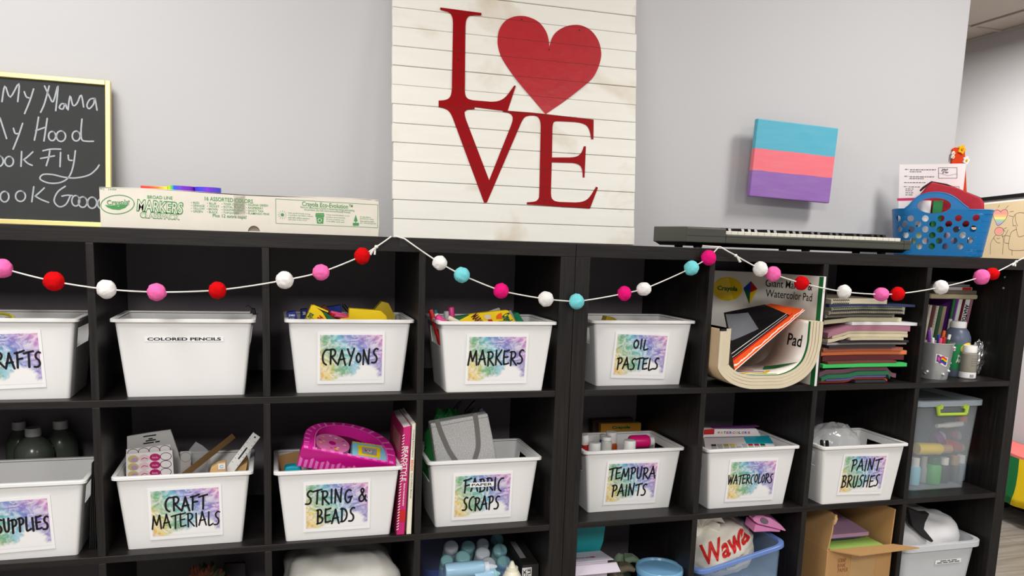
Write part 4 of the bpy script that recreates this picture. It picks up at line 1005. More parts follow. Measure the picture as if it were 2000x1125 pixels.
SB(.916, .004, RZ2, 'white plastic bin with a rainbow PAINT BRUSHES card, holding a clear bag', [('PAINT', .03, .235, .64, .28), ('BRUSHES', -.03, -.165, .83, .29)], .004, .086, -2)

# ================================================================ what is in the bins and beside them
BINC = None                                       # centre x of the bin being filled
def outline(px, y, zb=None, zclamp=None):
    P = [at(u, v, y) for u, v in px]
    if zb is not None:
        P += [Vector((P[-1].x, y, zb)), Vector((P[0].x, y, zb))]
        if BINC is not None:
            for p in P:
                k = .1185 + (p.z - zb) / .17 * .018 if p.z < zb + .16 else .5
                p.x = max(BINC - k, min(BINC + k, p.x))
    return P
def crop(ox, oy, s): return lambda x, y: (ox + x / s, oy + y / s)
def pp(name, label, cat, px, y, d, m, zb=None, bevel=.001, group=None, **kw):
    P = outline(px, y, zb); c = sum(P, Vector()) / len(P); z0 = min(p.z for p in P)
    return single(name, MB().prism(P, (0, d, 0)), m, label, cat, (c.x, y, z0), group, bevel=bevel, **kw)
def stick(name, label, cat, a, b_, r, mats, group=None, cap=None, n=10):
    a, b_ = Vector(a), Vector(b_); d = (b_ - a)
    t = thing(name, label, cat, tuple(a), group=group)
    if cap:
        k = cap; m_ = a + d * (1 - k)
        obj('barrel', MB().tube([a, m_], r * .92, n), mats[0], t, world=True, smooth=50)
        obj('cap', MB().tube([m_, b_ - d * .02, b_], [r, r, r * .8], n), mats[1], t, world=True, smooth=50)
    else:
        obj('barrel', MB().tube([a, a + d * .86], r, n), mats[0], t, world=True, smooth=50)
        obj('tip', MB().tube([a + d * .86, a + d * .9, b_], [r, r * .6, r * .3], n), mats[1], t, world=True, smooth=50)
    return t
def front_text(s, y, u0, v0, u1, v1, parent, m, bold=.01, tilt=0, off=.0005, slant=0, name='print'):
    mb = MB(); pbox(mb, s, y, u0, v0, u1, v1, bold, slant, tilt, off); return obj(name, mb, m, parent, world=True)
for nm, cl, ro in (('crayon_yellow', (250, 214, 16), .4), ('crayon_olive', (196, 168, 24), .5), ('navy_box', (26, 40, 132), .45), ('box_blue', (22, 62, 170), .4), ('dark_maroon', (96, 20, 24), .5), ('wax_pink', (236, 90, 140), .4), ('wax_black', (26, 24, 26), .4), ('wax_red', (196, 30, 36), .4), ('green_box', (10, 134, 84), .45), ('forest_green', (20, 96, 52), .5), ('plain_white', (238, 238, 236), .4), ('grey_plastic', (160, 160, 162), .4), ('magenta_cap', (224, 60, 140), .35), ('teal_plastic', (20, 110, 112), .4), ('red_plastic', (190, 26, 30), .35), ('orange_mark', (240, 100, 20), .5), ('cream_paper', (226, 216, 196), .8), ('kraft', (190, 148, 98), .8), ('cyan_plastic', (30, 184, 206), .4), ('purple_plastic', (110, 50, 150), .4)):
    mat(nm, cl, ro)
zb1 = RZ1 + .0035; zb2 = RZ2 + .0035
# --- CRAFTS bin: cord; COLORED PENCILS bin: clip
p = at(10, 612, .13)
mb = MB()
for k, (rx, rz, ph) in enumerate(((.030, .024, 0), (.026, .020, 1), (.034, .018, 2))):
    mb.tube([Vector((p.x + .01 * k + rx * math.cos(a), .09 + .022 * k + .01 * math.sin(2 * a + ph), zb1 + .150 - .008 * k + rz * math.sin(a))) for a in [2 * math.pi * i / 30 for i in range(29)]], .0032, 6)
mb.tube([Vector((p.x + .01, .10, zb1 + .14)), Vector((p.x + .01, .10, zb1 + .07)), Vector((p.x, .10, zb1 + .004))], .004, 6)
mat('cord_yellow', (196, 176, 30), .7, var=.9, scale=60)
single('cord_coil', mb, 'cord_yellow', 'loops of yellow and black cord in the CRAFTS bin', 'cord', (p.x, .1, zb1), smooth=50)
p = at(495, 618, .13)
single('black_clip', MB().prism([(p.x - .008, .12, 1.2735), (p.x + .006, .12, 1.2735), (p.x + .003, .12, 1.284), (p.x - .004, .12, 1.284)], (0, .03, 0)).tube([(p.x - .002, .135, 1.283), (p.x - .012, .135, 1.292), (p.x - .018, .135, 1.288)], .0012, 6), 'ink_black', 'small black clip on the rim of the COLORED PENCILS bin', 'clip', (p.x, .12, 1.2735), bevel=.001)
# --- CRAYONS bin
BINC = -.546
q = crop(530, 560, 6.897)
t = pp('crayon_box', 'small dark blue box with white print at the left end of the CRAYONS bin', 'crayon box', [q(205, 375), q(215, 350), q(330, 330), q(352, 440)], .062, .03, 'navy_box', zb1, group=None)
front_text('JUMBO', .062, 564, 614, 576, 619, t, 'plain_white', .03)
front_text('CRAYON', .062, 565, 620.5, 575, 622.5, t, 'plain_white', .0)
t = pp('crayon_box', 'navy blue box left of the open yellow box in the CRAYONS bin', 'crayon box', [q(395, 310), q(490, 300), q(500, 400)], .135, .03, 'navy_box', zb1)
front_text('20', .135, 591, 608.5, 597, 615, t, 'plain_white', .05)
t = thing('crayon_box', 'open yellow crayon box with a green band, tilted in the CRAYONS bin', 'crayon box', tuple(Vector((at(616, 620, .075).x, .075, zb1))))
P = outline([q(455, 450), q(540, 250), q(575, 258), q(690, 345), q(755, 450)], .075, zb1)
obj('carton', MB().prism(P, (0, .03, 0)), 'crayon_yellow', t, world=True, bevel=.001)
obj('green_band', MB().prism(outline([q(690, 345), q(720, 345), q(880, 445), q(770, 450)], .0746), (0, .022, 0)), 'forest_green', t, world=True)
obj('flap', MB().prism(outline([q(545, 250), q(575, 246), q(770, 330), q(760, 345), q(690, 318)], .082), (0, .012, 0)), 'crayon_yellow', t, world=True)
front_text('Crayola', .075, 598, 610, 613, 626, t, 'forest_green', .03, 55, .0007)
front_text('24', .075, 621, 616, 630, 626, t, 'red_plastic', .05, 50, .0007)
pp('crayon_box', 'blue box lying at the back of the CRAYONS bin behind the pink crayons', 'crayon box', [q(750, 275), q(940, 248), q(945, 380)], .165, .025, 'box_blue', zb1)
pp('crayon_box', 'dark red box end above the open yellow box in the CRAYONS bin', 'crayon box', [q(675, 280), q(715, 250), q(790, 310), q(790, 380)], .115, .02, 'dark_maroon', zb1)
zt = at(620, 645, .11).z
for i, (a, b_, cl, lb) in enumerate((((800, 345), (1050, 400), 'wax_pink', 'upper pink crayon lying across the CRAYONS bin'), ((860, 385), (1060, 425), 'wax_pink', 'lower pink crayon lying across the CRAYONS bin'), ((800, 375), (930, 440), 'wax_red', 'red crayon lying under the pink crayons in the CRAYONS bin'), ((1045, 340), (960, 235), 'wax_black', 'black crayon leaning at the back of the CRAYONS bin'), ((930, 450), (1060, 440), 'crayon_yellow', 'yellow crayon beside the shiny yellow box in the CRAYONS bin'))):
    yy = (.10, .088, .094, .15, .07)[i]; a_, c_ = at(*q(*a), yy), at(*q(*b_), yy + .01)
    stick('crayon', lb, 'crayon', a_, c_, .0045, (cl, cl), 'crayons in the CRAYONS bin')
    tt = bpy.data.objects
P = outline([q(1045, 400), q(1050, 298), q(1060, 294), q(1400, 318), q(1480, 326), q(1550, 395), q(1558, 420), q(1558, 470)], .072, zb1)
single('crayon_box', MB().prism(P, (0, .028, 0)), 'crayon_yellow', 'shiny bright yellow box lying at the front of the CRAYONS bin', 'crayon box', (P[0].x, .072, zb1), bevel=.004, seg=3)
P = outline([q(1375, 330), q(1490, 200), q(1580, 222), q(1670, 400), q(1650, 460)], .125, zb1)
t = single('crayon_box', MB().prism(P, (0, .03, 0)), 'crayon_olive', 'dull yellow box tilted at the right rear of the CRAYONS bin', 'crayon box', (P[0].x, .125, zb1), bevel=.001)
for k in range(8):
    x0 = -.64 + .026 * k; 
    single('crayon', MB().tube([(x0, .115 + .006 * (k % 3), zb1 + .004), (x0 + .006, .118 + .006 * (k % 3), zb1 + .155)], .0042, 8), ('wax_red', 'box_blue', 'forest_green', 'wax_pink')[k % 4], 'loose crayon standing among the boxes in the CRAYONS bin', 'crayon', (x0, .115, zb1), group='loose crayons deep in the CRAYONS bin')
p = at(*q(1690, 405), .15)
single('striped_crayon', MB().tube([(p.x, .15, zb1), (p.x + .002, .15, p.z + .004)], .006, 10), 'grey_plastic', 'grey and white striped crayon at the right end of the CRAYONS bin', 'crayon', (p.x, .15, zb1), smooth=50)
# --- MARKERS bin
BINC = -.195
q = crop(820, 580, 7.692)
def marker(lb, a, b_, y, cm, bm='plain_white', r=.0066, yb=None):
    top = at(*q(*a), y); bot = at(*q(*b_), yb if yb is not None else y)
    d = (top - bot); 
    L = .135; base = top - d.normalized() * L
    if base.z < zb1: base = top - d * ((top.z - zb1 - .002) / d.z)
    base.x = max(BINC - .110, min(BINC + .110, base.x)); base.y = max(.018, min(.15, base.y))
    return stick('marker', lb, 'marker', base, top, r, (bm, cm), cap=.3)
marker('dark red marker at the left end of the MARKERS bin', (158, 188), (160, 300), .075, 'red_plastic', 'red_plastic')
marker('dark teal marker beside the dark red one in the MARKERS bin', (232, 190), (236, 300), .125, 'teal_plastic')
marker('white capped marker behind the pink tipped one in the MARKERS bin', (240, 250), (250, 330), .080, 'plain_white')
marker('white marker with a pink tip leaning on the front rim of the MARKERS bin', (250, 292), (350, 380), .030, 'magenta_cap', r=.008)
marker('black patterned marker with a grey cap in the MARKERS bin', (396, 215), (404, 360), .055, 'grey_plastic', 'wax_black')
marker('magenta capped marker standing tallest at the rear of the MARKERS bin', (468, 152), (478, 300), .100, 'magenta_cap', r=.008)
marker('cream tipped marker slanting beside the yellow box in the MARKERS bin', (425, 312), (560, 380), .040, 'cream_paper', 'cream_paper')
marker('white marker lying behind the yellow box of the MARKERS bin', (1200, 190), (1080, 235), .135, 'plain_white')
P = outline([q(540, 380), q(770, 262), q(900, 245), q(1315, 200), q(1330, 208), q(1445, 380)], .060, zb1)
t = thing('marker_carton', 'yellow marker box with a round burst print, tilted in the MARKERS bin', 'marker box', (P[1].x, .06, zb1))
obj('carton', MB().prism(P, (0, .022, 0)), 'crayon_yellow', t, world=True, bevel=.001)
obj('green_edge', MB().prism(outline([q(478, 330), q(575, 292), q(740, 270), q(560, 372)], .0625), (0, .018, 0)), 'forest_green', t, world=True)
FZ = FR((0, .0594, 0), (1, 0, 0), (0, 0, 1)); u_ = lambda x, y: (lambda p: (p.x, p.z))(at(*q(x, y), .0594))
mb = MB(); c = u_(1020, 300); n_ = 16
mb.add([FZ @ Vector((c[0] + (.0105 if k % 2 else .0080) * math.cos(math.pi * k / n_), c[1] + (.0072 if k % 2 else .0055) * math.sin(math.pi * k / n_), 0)) for k in range(2 * n_)], [list(range(2 * n_))])
obj('burst', mb, 'cream_paper', t, world=True)
mb = MB(); mb.add([FZ @ Vector((*u_(*p), .0002)) for p in ((1148, 290), (1175, 255), (1230, 235), (1235, 330), (1150, 330))][::-1], [(0, 1, 2, 3, 4)]); obj('flame_print', mb, 'orange_mark', t, world=True)
mb = MB(); mb.add([FZ @ Vector((*u_(*p), .0002)) for p in ((1180, 362), (1250, 358), (1262, 380), (1170, 380))][::-1], [(0, 1, 2, 3)]); obj('green_patch', mb, 'forest_green', t, world=True)
mb = MB(); mb.add([FZ @ Vector((*u_(*p), .0002)) for p in ((1015, 340), (1080, 335), (1110, 380), (1045, 380))][::-1], [(0, 1, 2, 3)]); obj('red_patch', mb, 'red_plastic', t, world=True)
front_text('Crayola', .06, 979, 612, 999, 634, t, 'forest_green', .06, -62, .0009)
front_text('MARK', .06, 921, 616, 943, 631, t, 'dark_maroon', .04, -52, .0009, name='product_print')
P = outline([q(1390, 262), q(1480, 235), q(1572, 380)], .085, zb1)
single('marker_carton', MB().prism(P, (0, .03, 0)), 'green_box', 'green marker box at the right of the yellow one in the MARKERS bin', 'marker box', (P[0].x, .085, zb1), bevel=.001)
marker('grey capped marker between the yellow and green boxes of the MARKERS bin', (1345, 205), (1420, 340), .080, 'grey_plastic', 'grey_plastic', r=.005)
# --- OIL PASTELS bin
BINC = .216
q = crop(1100, 460, 3.516)
P = outline([q(285, 600), q(300, 556), q(345, 562), q(385, 590)], .165, zb1)
single('pastel_box', MB().prism(P, (0, .03, 0)), 'crayon_olive', 'olive yellow box end just showing in the OIL PASTELS bin', 'box', (P[0].x, .165, zb1), bevel=.001)
BINC = None
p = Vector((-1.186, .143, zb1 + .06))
single('slot_darkener', MB().ell((p.x, p.y, zb1 + .078), (.032, .036, .076), 28, 20, lambda q_: 1 + .12 * noise.noise(q_ * 2.5)), 'wax_black', 'black cloth showing through the handle slot of the CRAFTS bin', 'cloth', (p.x, p.y, zb1), smooth=60)  # added dark lump, only there to darken the view through the slot
# ================================================================ upper shelf, right unit: pads, paper stack, art supplies
mat('newsprint', (216, 204, 178), .85, var=.04, scale=30); mat('newsprint_back', (176, 152, 120), .85); mat('pad_green', (30, 116, 62), .5); mat('pad_cover', (236, 234, 226), .45); mat('pad_orange', (246, 92, 34), .5); mat('pad_black', (26, 24, 26), .4); mat('torn_white', (240, 234, 226), .9); mat('acetate', (120, 122, 128), .25)
q = crop(1370, 470, 3.63)
UY = -.042; UD = .17
# centre line of the outermost pad in the front plane, from the left arm round to the right arm
Lx = [(90, 625), (92, 700), (96, 800), (108, 880), (140, 950), (200, 1005), (280, 1040), (380, 1056), (480, 1058), (580, 1045), (670, 1012), (740, 965), (795, 900), (830, 820), (850, 740), (862, 660), (868, 575)]
base = [at(*q(*p), UY) for p in Lx]
b2 = smoothline([(p.x, p.z) for p in base], 3)
xm = min(p[0] for p in b2); b2 = [Vector((max(p[0], .3945), p[1])) for p in b2]; b2 = [Vector((min(p[0], .7085), max(p[1], RZ1 + .0008))) for p in b2]
def offset(line, d):
    out = []
    for i, p in enumerate(line):
        t_ = (line[min(i + 1, len(line) - 1)] - line[max(i - 1, 0)]).normalized(); out.append(p + Vector((-t_.y, t_.x)) * d)
    return out
acc = 0
labs = ['outermost cream newsprint pad bent into a U in the pads cubby', 'second cream newsprint pad nested in the U of pads', 'third cream newsprint pad nested in the U of pads', 'innermost pad of the U, with a white printed cover and green edge']
for i, th in enumerate((.0105, .0085, .0085, .0078)):
    a = offset(b2, acc + .0004); c = offset(b2, acc + th - .0004); dy = .002 * i
    t = thing('drawing_pad', labs[i], 'drawing pad', (a[len(a) // 2].x, UY, a[len(a) // 2].y), group='bent drawing pads')
    y0, y1 = UY + dy, UY + UD - .004 * i
    mb = MB(); n = len(a); vs = [Vector((p.x, y0, p.y)) for p in a] + [Vector((p.x, y0, p.y)) for p in c] + [Vector((p.x, y1, p.y)) for p in a] + [Vector((p.x, y1, p.y)) for p in c]; fs = []
    for k in range(n - 1):
        fs += [(k, k + 1, n + k + 1, n + k), (2 * n + k + 1, 2 * n + k, 3 * n + k, 3 * n + k + 1), (k + 1, k, 2 * n + k, 2 * n + k + 1), (n + k, n + k + 1, 3 * n + k + 1, 3 * n + k)]
    fs += [(0, n, 3 * n, 2 * n), (n - 1, 3 * n - 1, 4 * n - 1, 2 * n - 1)]
    mb.add(vs, fs); obj('pages', mb, 'newsprint', t, world=True, smooth=40)
    if i == 0:
        mb = MB(); o_ = offset(b2, -.0004); kk = n // 3; m_ = kk
        vs = [Vector((o_[k].x, y0 + .004, o_[k].y)) for k in range(m_)] + [Vector((o_[k].x, y1, o_[k].y)) for k in range(m_)]
        mb.add(vs, [(k, k + 1, m_ + k + 1, m_ + k) for k in range(m_ - 1)])
        obj('back_board', mb, 'newsprint_back', t, world=True, smooth=40, solid=.0003)
    for e, nm in ((0, 'binding'),):
        P0, P1 = a[0], c[0]; obj(nm, MB().prism([(P0.x, y0 - .0004, P0.y), (P1.x, y0 - .0004, P1.y), (P1.x, y0 - .0004, P1.y - .006), (P0.x, y0 - .0004, P0.y - .006)][::-1], (0, y1 - y0, 0)) if i in (0, 1) else MB().prism([(P0.x, y0 - .0004, P0.y), (P1.x, y0 - .0004, P1.y), (P1.x, y0 - .0004, P1.y - .003), (P0.x, y0 - .0004, P0.y - .003)][::-1], (0, y1 - y0, 0)), ('pad_black', 'pad_black', 'newsprint', 'newsprint')[i], t, world=True)
    acc += th
    if i == 3:
        ins = offset(b2, acc); k0 = int(len(ins) * .40); cv = ins[k0:]
        mb = MB(); m_ = len(cv); vs = [Vector((p.x, y0 + .001, p.y)) for p in cv] + [Vector((p.x, y1, p.y)) for p in cv]
        mb.add(vs, [(k, m_ + k, m_ + k + 1, k + 1) for k in range(m_ - 1)])
        obj('cover', mb, 'pad_cover', t, world=True, smooth=60, solid=.0006)
        mb = MB(); ins2 = offset(b2, acc + .0008)[k0:]; vs = [Vector((p.x, y0 + .0006, p.y)) for p in ins2] + [Vector((p.x, y0 + .009, p.y)) for p in ins2]
        mb.add(vs, [(k, m_ + k, m_ + k + 1, k + 1) for k in range(m_ - 1)]); obj('green_edge', mb, 'pad_green', t, world=True, smooth=60)
        # print wrapped on the cover: (s along the strip, y)
        def wrap(line):
            L_ = [0]
            for k in range(1, len(line)): L_.append(L_[-1] + (line[k] - line[k - 1]).length)
            def f(s_, y):
                s_ = max(0, min(L_[-1] - 1e-6, s_)); k = max(j for j in range(len(L_) - 1) if L_[j] <= s_); tt = (s_ - L_[k]) / (L_[k + 1] - L_[k]); p = line[k].lerp(line[k + 1], tt); return Vector((p.x, y, p.y))
            return f, L_[-1]
        fw_, LT = wrap(offset(b2, acc + .0012)[k0:])
        def inked(mbf, nm, m_):
            z = MB(); mbf(z); z.v = [fw_(p.x, p.y) for p in z.v]; obj(nm, z, m_, t, world=True)
        IY = y1 - .012
        inked(lambda z: text(z, 'Pad', FR((LT * .80, y0 + .060, 0), (0, -1, 0), (1, 0, 0)), .062, .034, .015), 'lettering', 'ink_black')
        inked(lambda z: z.ribbon([(LT * .02, y0 + .03), (LT * .12, y0 + .05), (LT * .26, y0 + .035), (LT * .36, y0 + .06)], .012), 'yellow_swoosh', 'crayon_yellow')
        inked(lambda z: z.ribbon([(LT * .02, y0 + .06), (LT * .14, y0 + .07), (LT * .30, y0 + .055)], .009), 'purple_swoosh', 'purple_plastic')
        inked(lambda z: z.ribbon([(LT * .02, y0 + .09), (LT * .12, y0 + .10), (LT * .24, y0 + .085)], .012), 'orange_swoosh', 'orange_mark')
        mat('lime', (150, 196, 40), .5)
        inked(lambda z: z.ribbon([(LT * .05, y0 + .018), (LT * .2, y0 + .02), (LT * .34, y0 + .016)], .008), 'lime_swoosh', 'lime')
        inked(lambda z: z.poly([(LT * .36, y0 + .085, 0), (LT * .44, y0 + .06, 0), (LT * .60, y0 + .014, 0), (LT * .50, y0 + .078, 0), (LT * .43, y0 + .108, 0)]), 'green_crayon_picture', 'pad_green')
# orange and black portfolio laid diagonally in the U
A, Bq = at(*q(236, 930), -.030), at(*q(834, 496), -.012)
A.x = max(A.x, .446); A.z += .004; Bq.x = min(Bq.x, .667)
Cq, Dq = at(*q(690, 455), .135), at(*q(160, 520), .128)
Cq.x = min(Cq.x, .664); Dq.x = max(Dq.x, .446)
t = thing('portfolio', 'orange and black flat portfolio wedged diagonally inside the bent pads', 'portfolio', tuple(A))
nrm = (Bq - A).cross(Dq - A).normalized(); nrm = nrm if nrm.z > 0 else -nrm
def pf(s_, r_, off=0): return A.lerp(Bq, s_).lerp(Dq.lerp(Cq, s_), r_) + nrm * off
obj('board', MB().slab(lambda u, v: pf(u, v), 12, 8, nrm * .004), 'pad_orange', t, world=True)
obj('black_panel', MB().slab(lambda u, v: pf(u * .86, .17 + v * .83, .0044), 10, 8, nrm * .0012), 'pad_black', t, world=True)
mb = MB(); mb.slab(lambda u, v: pf(u * .9, .14 + v * .02, .0048), 8, 1, nrm * .0004); obj('red_line', mb, 'wax_red', t, world=True)
mb = MB(); mb.slab(lambda u, v: pf(u * .86, .25 + v * .012, .0058), 8, 1, nrm * .0004); mb.slab(lambda u, v: pf(u * .84, .19 + v * .008, .0058), 8, 1, nrm * .0004); obj('white_lines', mb, 'plain_white', t, world=True)
rr = random.Random(5)
def torn(u, v):
    e = .055 + .035 * noise.noise(Vector((u * 14, 1.7, 0))) + .02 * noise.noise(Vector((u * 45, 3, 0)))
    return pf(u, -.012 + v * (e + .012), .0042 if v > 0 else .001)
obj('torn_edge', MB().slab(torn, 80, 1, nrm * .0008), 'torn_white', t, world=True)
obj('clear_sleeve', MB().slab(lambda u, v: pf(.03 + u * .42, .46 + v * .5 - u * .1, .0062), 10, 6, nrm * .0006), 'acetate', t, world=True)
obj('buckle', MB().slab(lambda u, v: pf(.52 + u * .09, .5 + v * .07, .006), 2, 2, nrm * .003), 'keyboard_dark', t, world=True)
# big white pad standing along the right-hand divider and bent round the back
zt = at(1603, 540, -.012).z
path = [Vector((.7235, -.016)), Vector((.7215, .05)), Vector((.7195, .11)), Vector((.710, .17)), Vector((.685, .235)), Vector((.640, .295)), Vector((.58, .333)), Vector((.50, .356)), Vector((.43, .366))]
path = smoothline(path, 3)
t = thing('marker_pad', 'large white marker and watercolour pad with a green edge standing behind the bent pads', 'drawing pad', (.72, 0, RZ1 + .0005))
ol = offset(path, .0062)
def padstrip(o0, o1, z0, z1, k0=0, k1=None):
    a, b_ = offset(path, o0)[k0:k1], offset(path, o1)[k0:k1]
    r = [[Vector((p.x, p.y, z0)), Vector((q_.x, q_.y, z0)), Vector((q_.x, q_.y, z1)), Vector((p.x, p.y, z1))] for p, q_ in zip(a, b_)]
    return MB().loft(r)
obj('pages', padstrip(-.001, .0056, RZ1 + .0008, zt), 'paper_white', t, world=True, smooth=30)
obj('cover', padstrip(.0058, .0066, RZ1 + .0008, zt - .001, 0), 'pad_cover', t, world=True, smooth=30)
obj('green_edge', padstrip(.0066, .0070, RZ1 + .0008, zt - .0012, 0, 2), 'pad_green', t, world=True)
obj('green_spine', padstrip(.0066, .0070, RZ1 + .0008, zt - .0012, len(path) - 5), 'pad_green', t, world=True)
fp, LP = (lambda line: (lambda L_: ((lambda s_, z: (lambda k: Vector((*line[k].lerp(line[k + 1], (s_ - L_[k]) / (L_[k + 1] - L_[k])), z)))(max(j for j in range(len(L_) - 1) if L_[j] <= max(0, min(s_, L_[-1] - 1e-6))))), L_[-1]))([sum((line[k] - line[k - 1]).length for k in range(1, j + 1)) for j in range(len(line))]))(offset(path, .0074))
fp2 = lambda s_, z: fp(s_, z) + Vector((-.0012, -.0022, 0))
def onpad(mbf, nm, m_):
    z = MB(); mbf(z); fn_ = fp2 if 'lettering' in nm else fp
    z.v = [fn_(LP - p.x, p.y) for p in z.v]; obj(nm, z, m_, t, world=True)
FT = lambda x, z: Matrix(((1, 0, 0, x), (0, 1, 0, z), (0, 0, 1, 0), (0, 0, 0, 1)))
onpad(lambda z: text(z, 'Giant Marker &', FT(LP - .135, zt - .030), .185, .022, .004), 'title_print', 'ink_black')
onpad(lambda z: text(z, 'Watercolor Pad', FT(LP - .132, zt - .060), .185, .022, .004), 'title_print', 'ink_black')
onpad(lambda z: disc(z, (LP - .345, zt - .055), .045, 28, .8, Matrix.Identity(4)), 'badge_print', 'crayon_yellow')
onpad(lambda z: text(z, 'Crayola', FT(LP - .345, zt - .055), .06, .018, .03), 'badge_lettering', 'forest_green')
for i, (pts, m_) in enumerate((([(0, .035), (.022, .012), (0, 0)], 'wax_red'), ([(0, .035), (0, 0), (-.022, .012)], 'box_blue'), ([(0, 0), (.022, .012), (0, -.035)], 'crayon_yellow'), ([(-.022, .012), (0, 0), (0, -.035)], 'forest_green'))):
    onpad(lambda z: z.poly([(LP - .275 + x, zt - .062 + y, 0) for x, y in pts]), 'kite_print', m_)

# ---- stack of papers and notebooks
q = crop(1590, 490, 3.879); SY = .018
def sxz(x, y): p = at(*q(x, y), SY); return p.x, p.z
cols = {}
ST = [ # name, label, colour, thickness, x0 px, x1 px, droop
 ('paper_sheet', 'dark grey folder at the bottom of the paper stack', (52, 50, 54), .006, 330, 560, 0),
 ('paper_sheet', 'red and pink paper sheets near the bottom of the paper stack', (206, 84, 72), .005, 42, 600, 0),
 ('paper_sheet', 'lavender blue paper sheets under the dark green ones in the stack', (116, 112, 168), .006, 100, 555, 0),
 ('paper_sheet', 'dark green paper sheets in the lower part of the paper stack', (34, 104, 70), .008, 58, 580, 0),
 ('paper_sheet', 'dusty mauve paper sheets under the bright green ones in the stack', (120, 84, 98), .010, 45, 645, 0),
 ('paper_sheet', 'bright green paper sheets in the paper stack', (60, 190, 96), .008, 52, 690, .002),
 ('paper_sheet', 'brown paper sheets between the green and maroon ones in the stack', (104, 62, 46), .005, 95, 610, .002),
 ('paper_sheet', 'dark maroon paper sheets under the orange ones in the stack', (92, 34, 38), .011, 72, 685, .003),
 ('paper_sheet', 'bright orange paper sheets in the middle of the paper stack', (240, 130, 76), .009, 78, 715, .003),
 ('paper_sheet', 'salmon brown paper sheets above the orange ones in the stack', (176, 104, 82), .008, 80, 670, .003),
 ('paper_sheet', 'black paper sheets in the middle of the paper stack', (44, 38, 42), .006, 84, 600, .003),
 ('notebook', 'notebook with a white edge and black cover in the paper stack', (170, 160, 158), .005, 85, 690, .004),
 ('notebook', 'black covered notebook under the cream pads in the stack', (36, 36, 42), .005, 180, 695, .006),
 ('paper_pad', 'thin cream pad below the two curved cream pads of the stack', (196, 186, 160), .006, 240, 640, .010),
 ('paper_pad', 'lower curved cream pad in the paper stack', (206, 194, 168), .007, 85, 690, .018),
 ('paper_pad', 'upper curved cream pad in the paper stack', (190, 176, 150), .006, 130, 690, .020),
 ('paper_pad', 'thick dusty pink pad in the upper part of the paper stack', (166, 114, 134), .012, 85, 700, .022),
 ('paper_pad', 'white sheets sticking out to the right of the paper stack', (236, 234, 238), .007, 268, 748, .014),
 ('paper_pad', 'cream pad with a green top cover below the spiral notebooks', (206, 200, 168), .009, 80, 652, .010),
 ('spiral', 'lower spiral notebook in the paper stack', (150, 146, 132), .008, 76, 600, .004),
 ('spiral', 'middle spiral notebook in the paper stack', (160, 154, 138), .008, 80, 640, .004),
 ('spiral', 'upper spiral notebook in the paper stack, with a green cover', (140, 146, 126), .007, 85, 648, .004),
 ('notebook', 'navy blue folder sticking out near the top of the paper stack', (44, 54, 92), .005, 90, 740, .002),
 ('spiral', 'small cream sketchbook with a coil on top of the paper stack', (206, 196, 172), .010, 115, 530, 0)]
z = RZ1 + .0008; zcur = z
ztop_meas = sxz(300, 385)[1]; tot = sum(s_[3] for s_ in ST); kf = (ztop_meas - z) / tot
mat('coil_black', (26, 26, 28), .4)
rr = random.Random(11)
# running upper surface so that sheets touch but never cross
NXg = 44; gx0, gx1 = .744, 1.078
surf = [z] * (NXg + 1)
xs_g = [gx0 + (gx1 - gx0) * i / NXg for i in range(NXg + 1)]
for nm, lb, cl, th, a, b_, dr in ST:
    th *= kf; x0 = max(sxz(a, 800)[0], .745); x1 = min(sxz(b_, 800)[0], 1.076); yo = SY + rr.uniform(-.012, .012); dep = rr.uniform(.24, .30)
    i0 = min(range(NXg + 1), key=lambda i: abs(xs_g[i] - x0)); i1 = min(range(NXg + 1), key=lambda i: abs(xs_g[i] - x1))
    tgt = max(surf[i] for i in range(i0, i1 + 1)); n_ = i1 - i0
    lo = []
    for i in range(i0, i1 + 1):
        u = (i - i0) / n_
        lo.append(max(surf[i] + .0003, tgt - dr * 1.3 * (1 - math.sin(min(1, u * 1.15 + .12) * math.pi * .62)) if dr else surf[i] + .0003, tgt - .022))
    for _ in range(3): lo = [lo[0]] + [max(lo[k], (lo[k - 1] + lo[k + 1]) / 2) for k in range(1, n_)] + [lo[-1]]
    def fn(u, v, lo=lo, n_=n_, i0=i0, yo=yo, dep=dep):
        i = int(round(u * n_)); return (xs_g[i0 + i], yo + v * dep, lo[i])
    mname = 'stack_%s' % lb[:24].replace(' ', '_'); mat(mname, cl, .75, var=.28, scale=9, stretch=(1, 1, 90))
    loc = (xs_g[i0 + n_ // 2], yo, lo[n_ // 2])
    if nm == 'spiral':
        t = thing('spiral_notebook', lb, 'notebook', loc)
        obj('pages', MB().slab(fn, n_, 2, th), mname, t, world=True)
        mb = MB(); xs = [xs_g[i0] + .006 + k * .0062 for k in range(int((xs_g[i1] - xs_g[i0] - .01) / .0062))]
        if 'small' in lb: xs = xs[:9]
        for x in xs:
            k = min(range(i0, i1 + 1), key=lambda i: abs(xs_g[i] - x)); zc_ = lo[k - i0] + th / 2
            mb.tube([Vector((x, yo - .001 + .0045 * math.cos(a_), zc_ + min(.0058, th * .5 - .0002) * math.sin(a_))) for a_ in [R(d) for d in range(-150, 151, 50)]], .0011, 5)
        obj('wire_coil', mb, 'coil_black', t, world=True)
    else:
        single(nm, MB().slab(fn, n_, 2, th - .0004), mname, lb, 'paper' if 'sheet' in nm else ('notebook' if nm == 'notebook' else 'pad'), loc)
    for i in range(i0, i1 + 1): surf[i] = lo[i - i0] + th
    for _ in range(1):
        pass

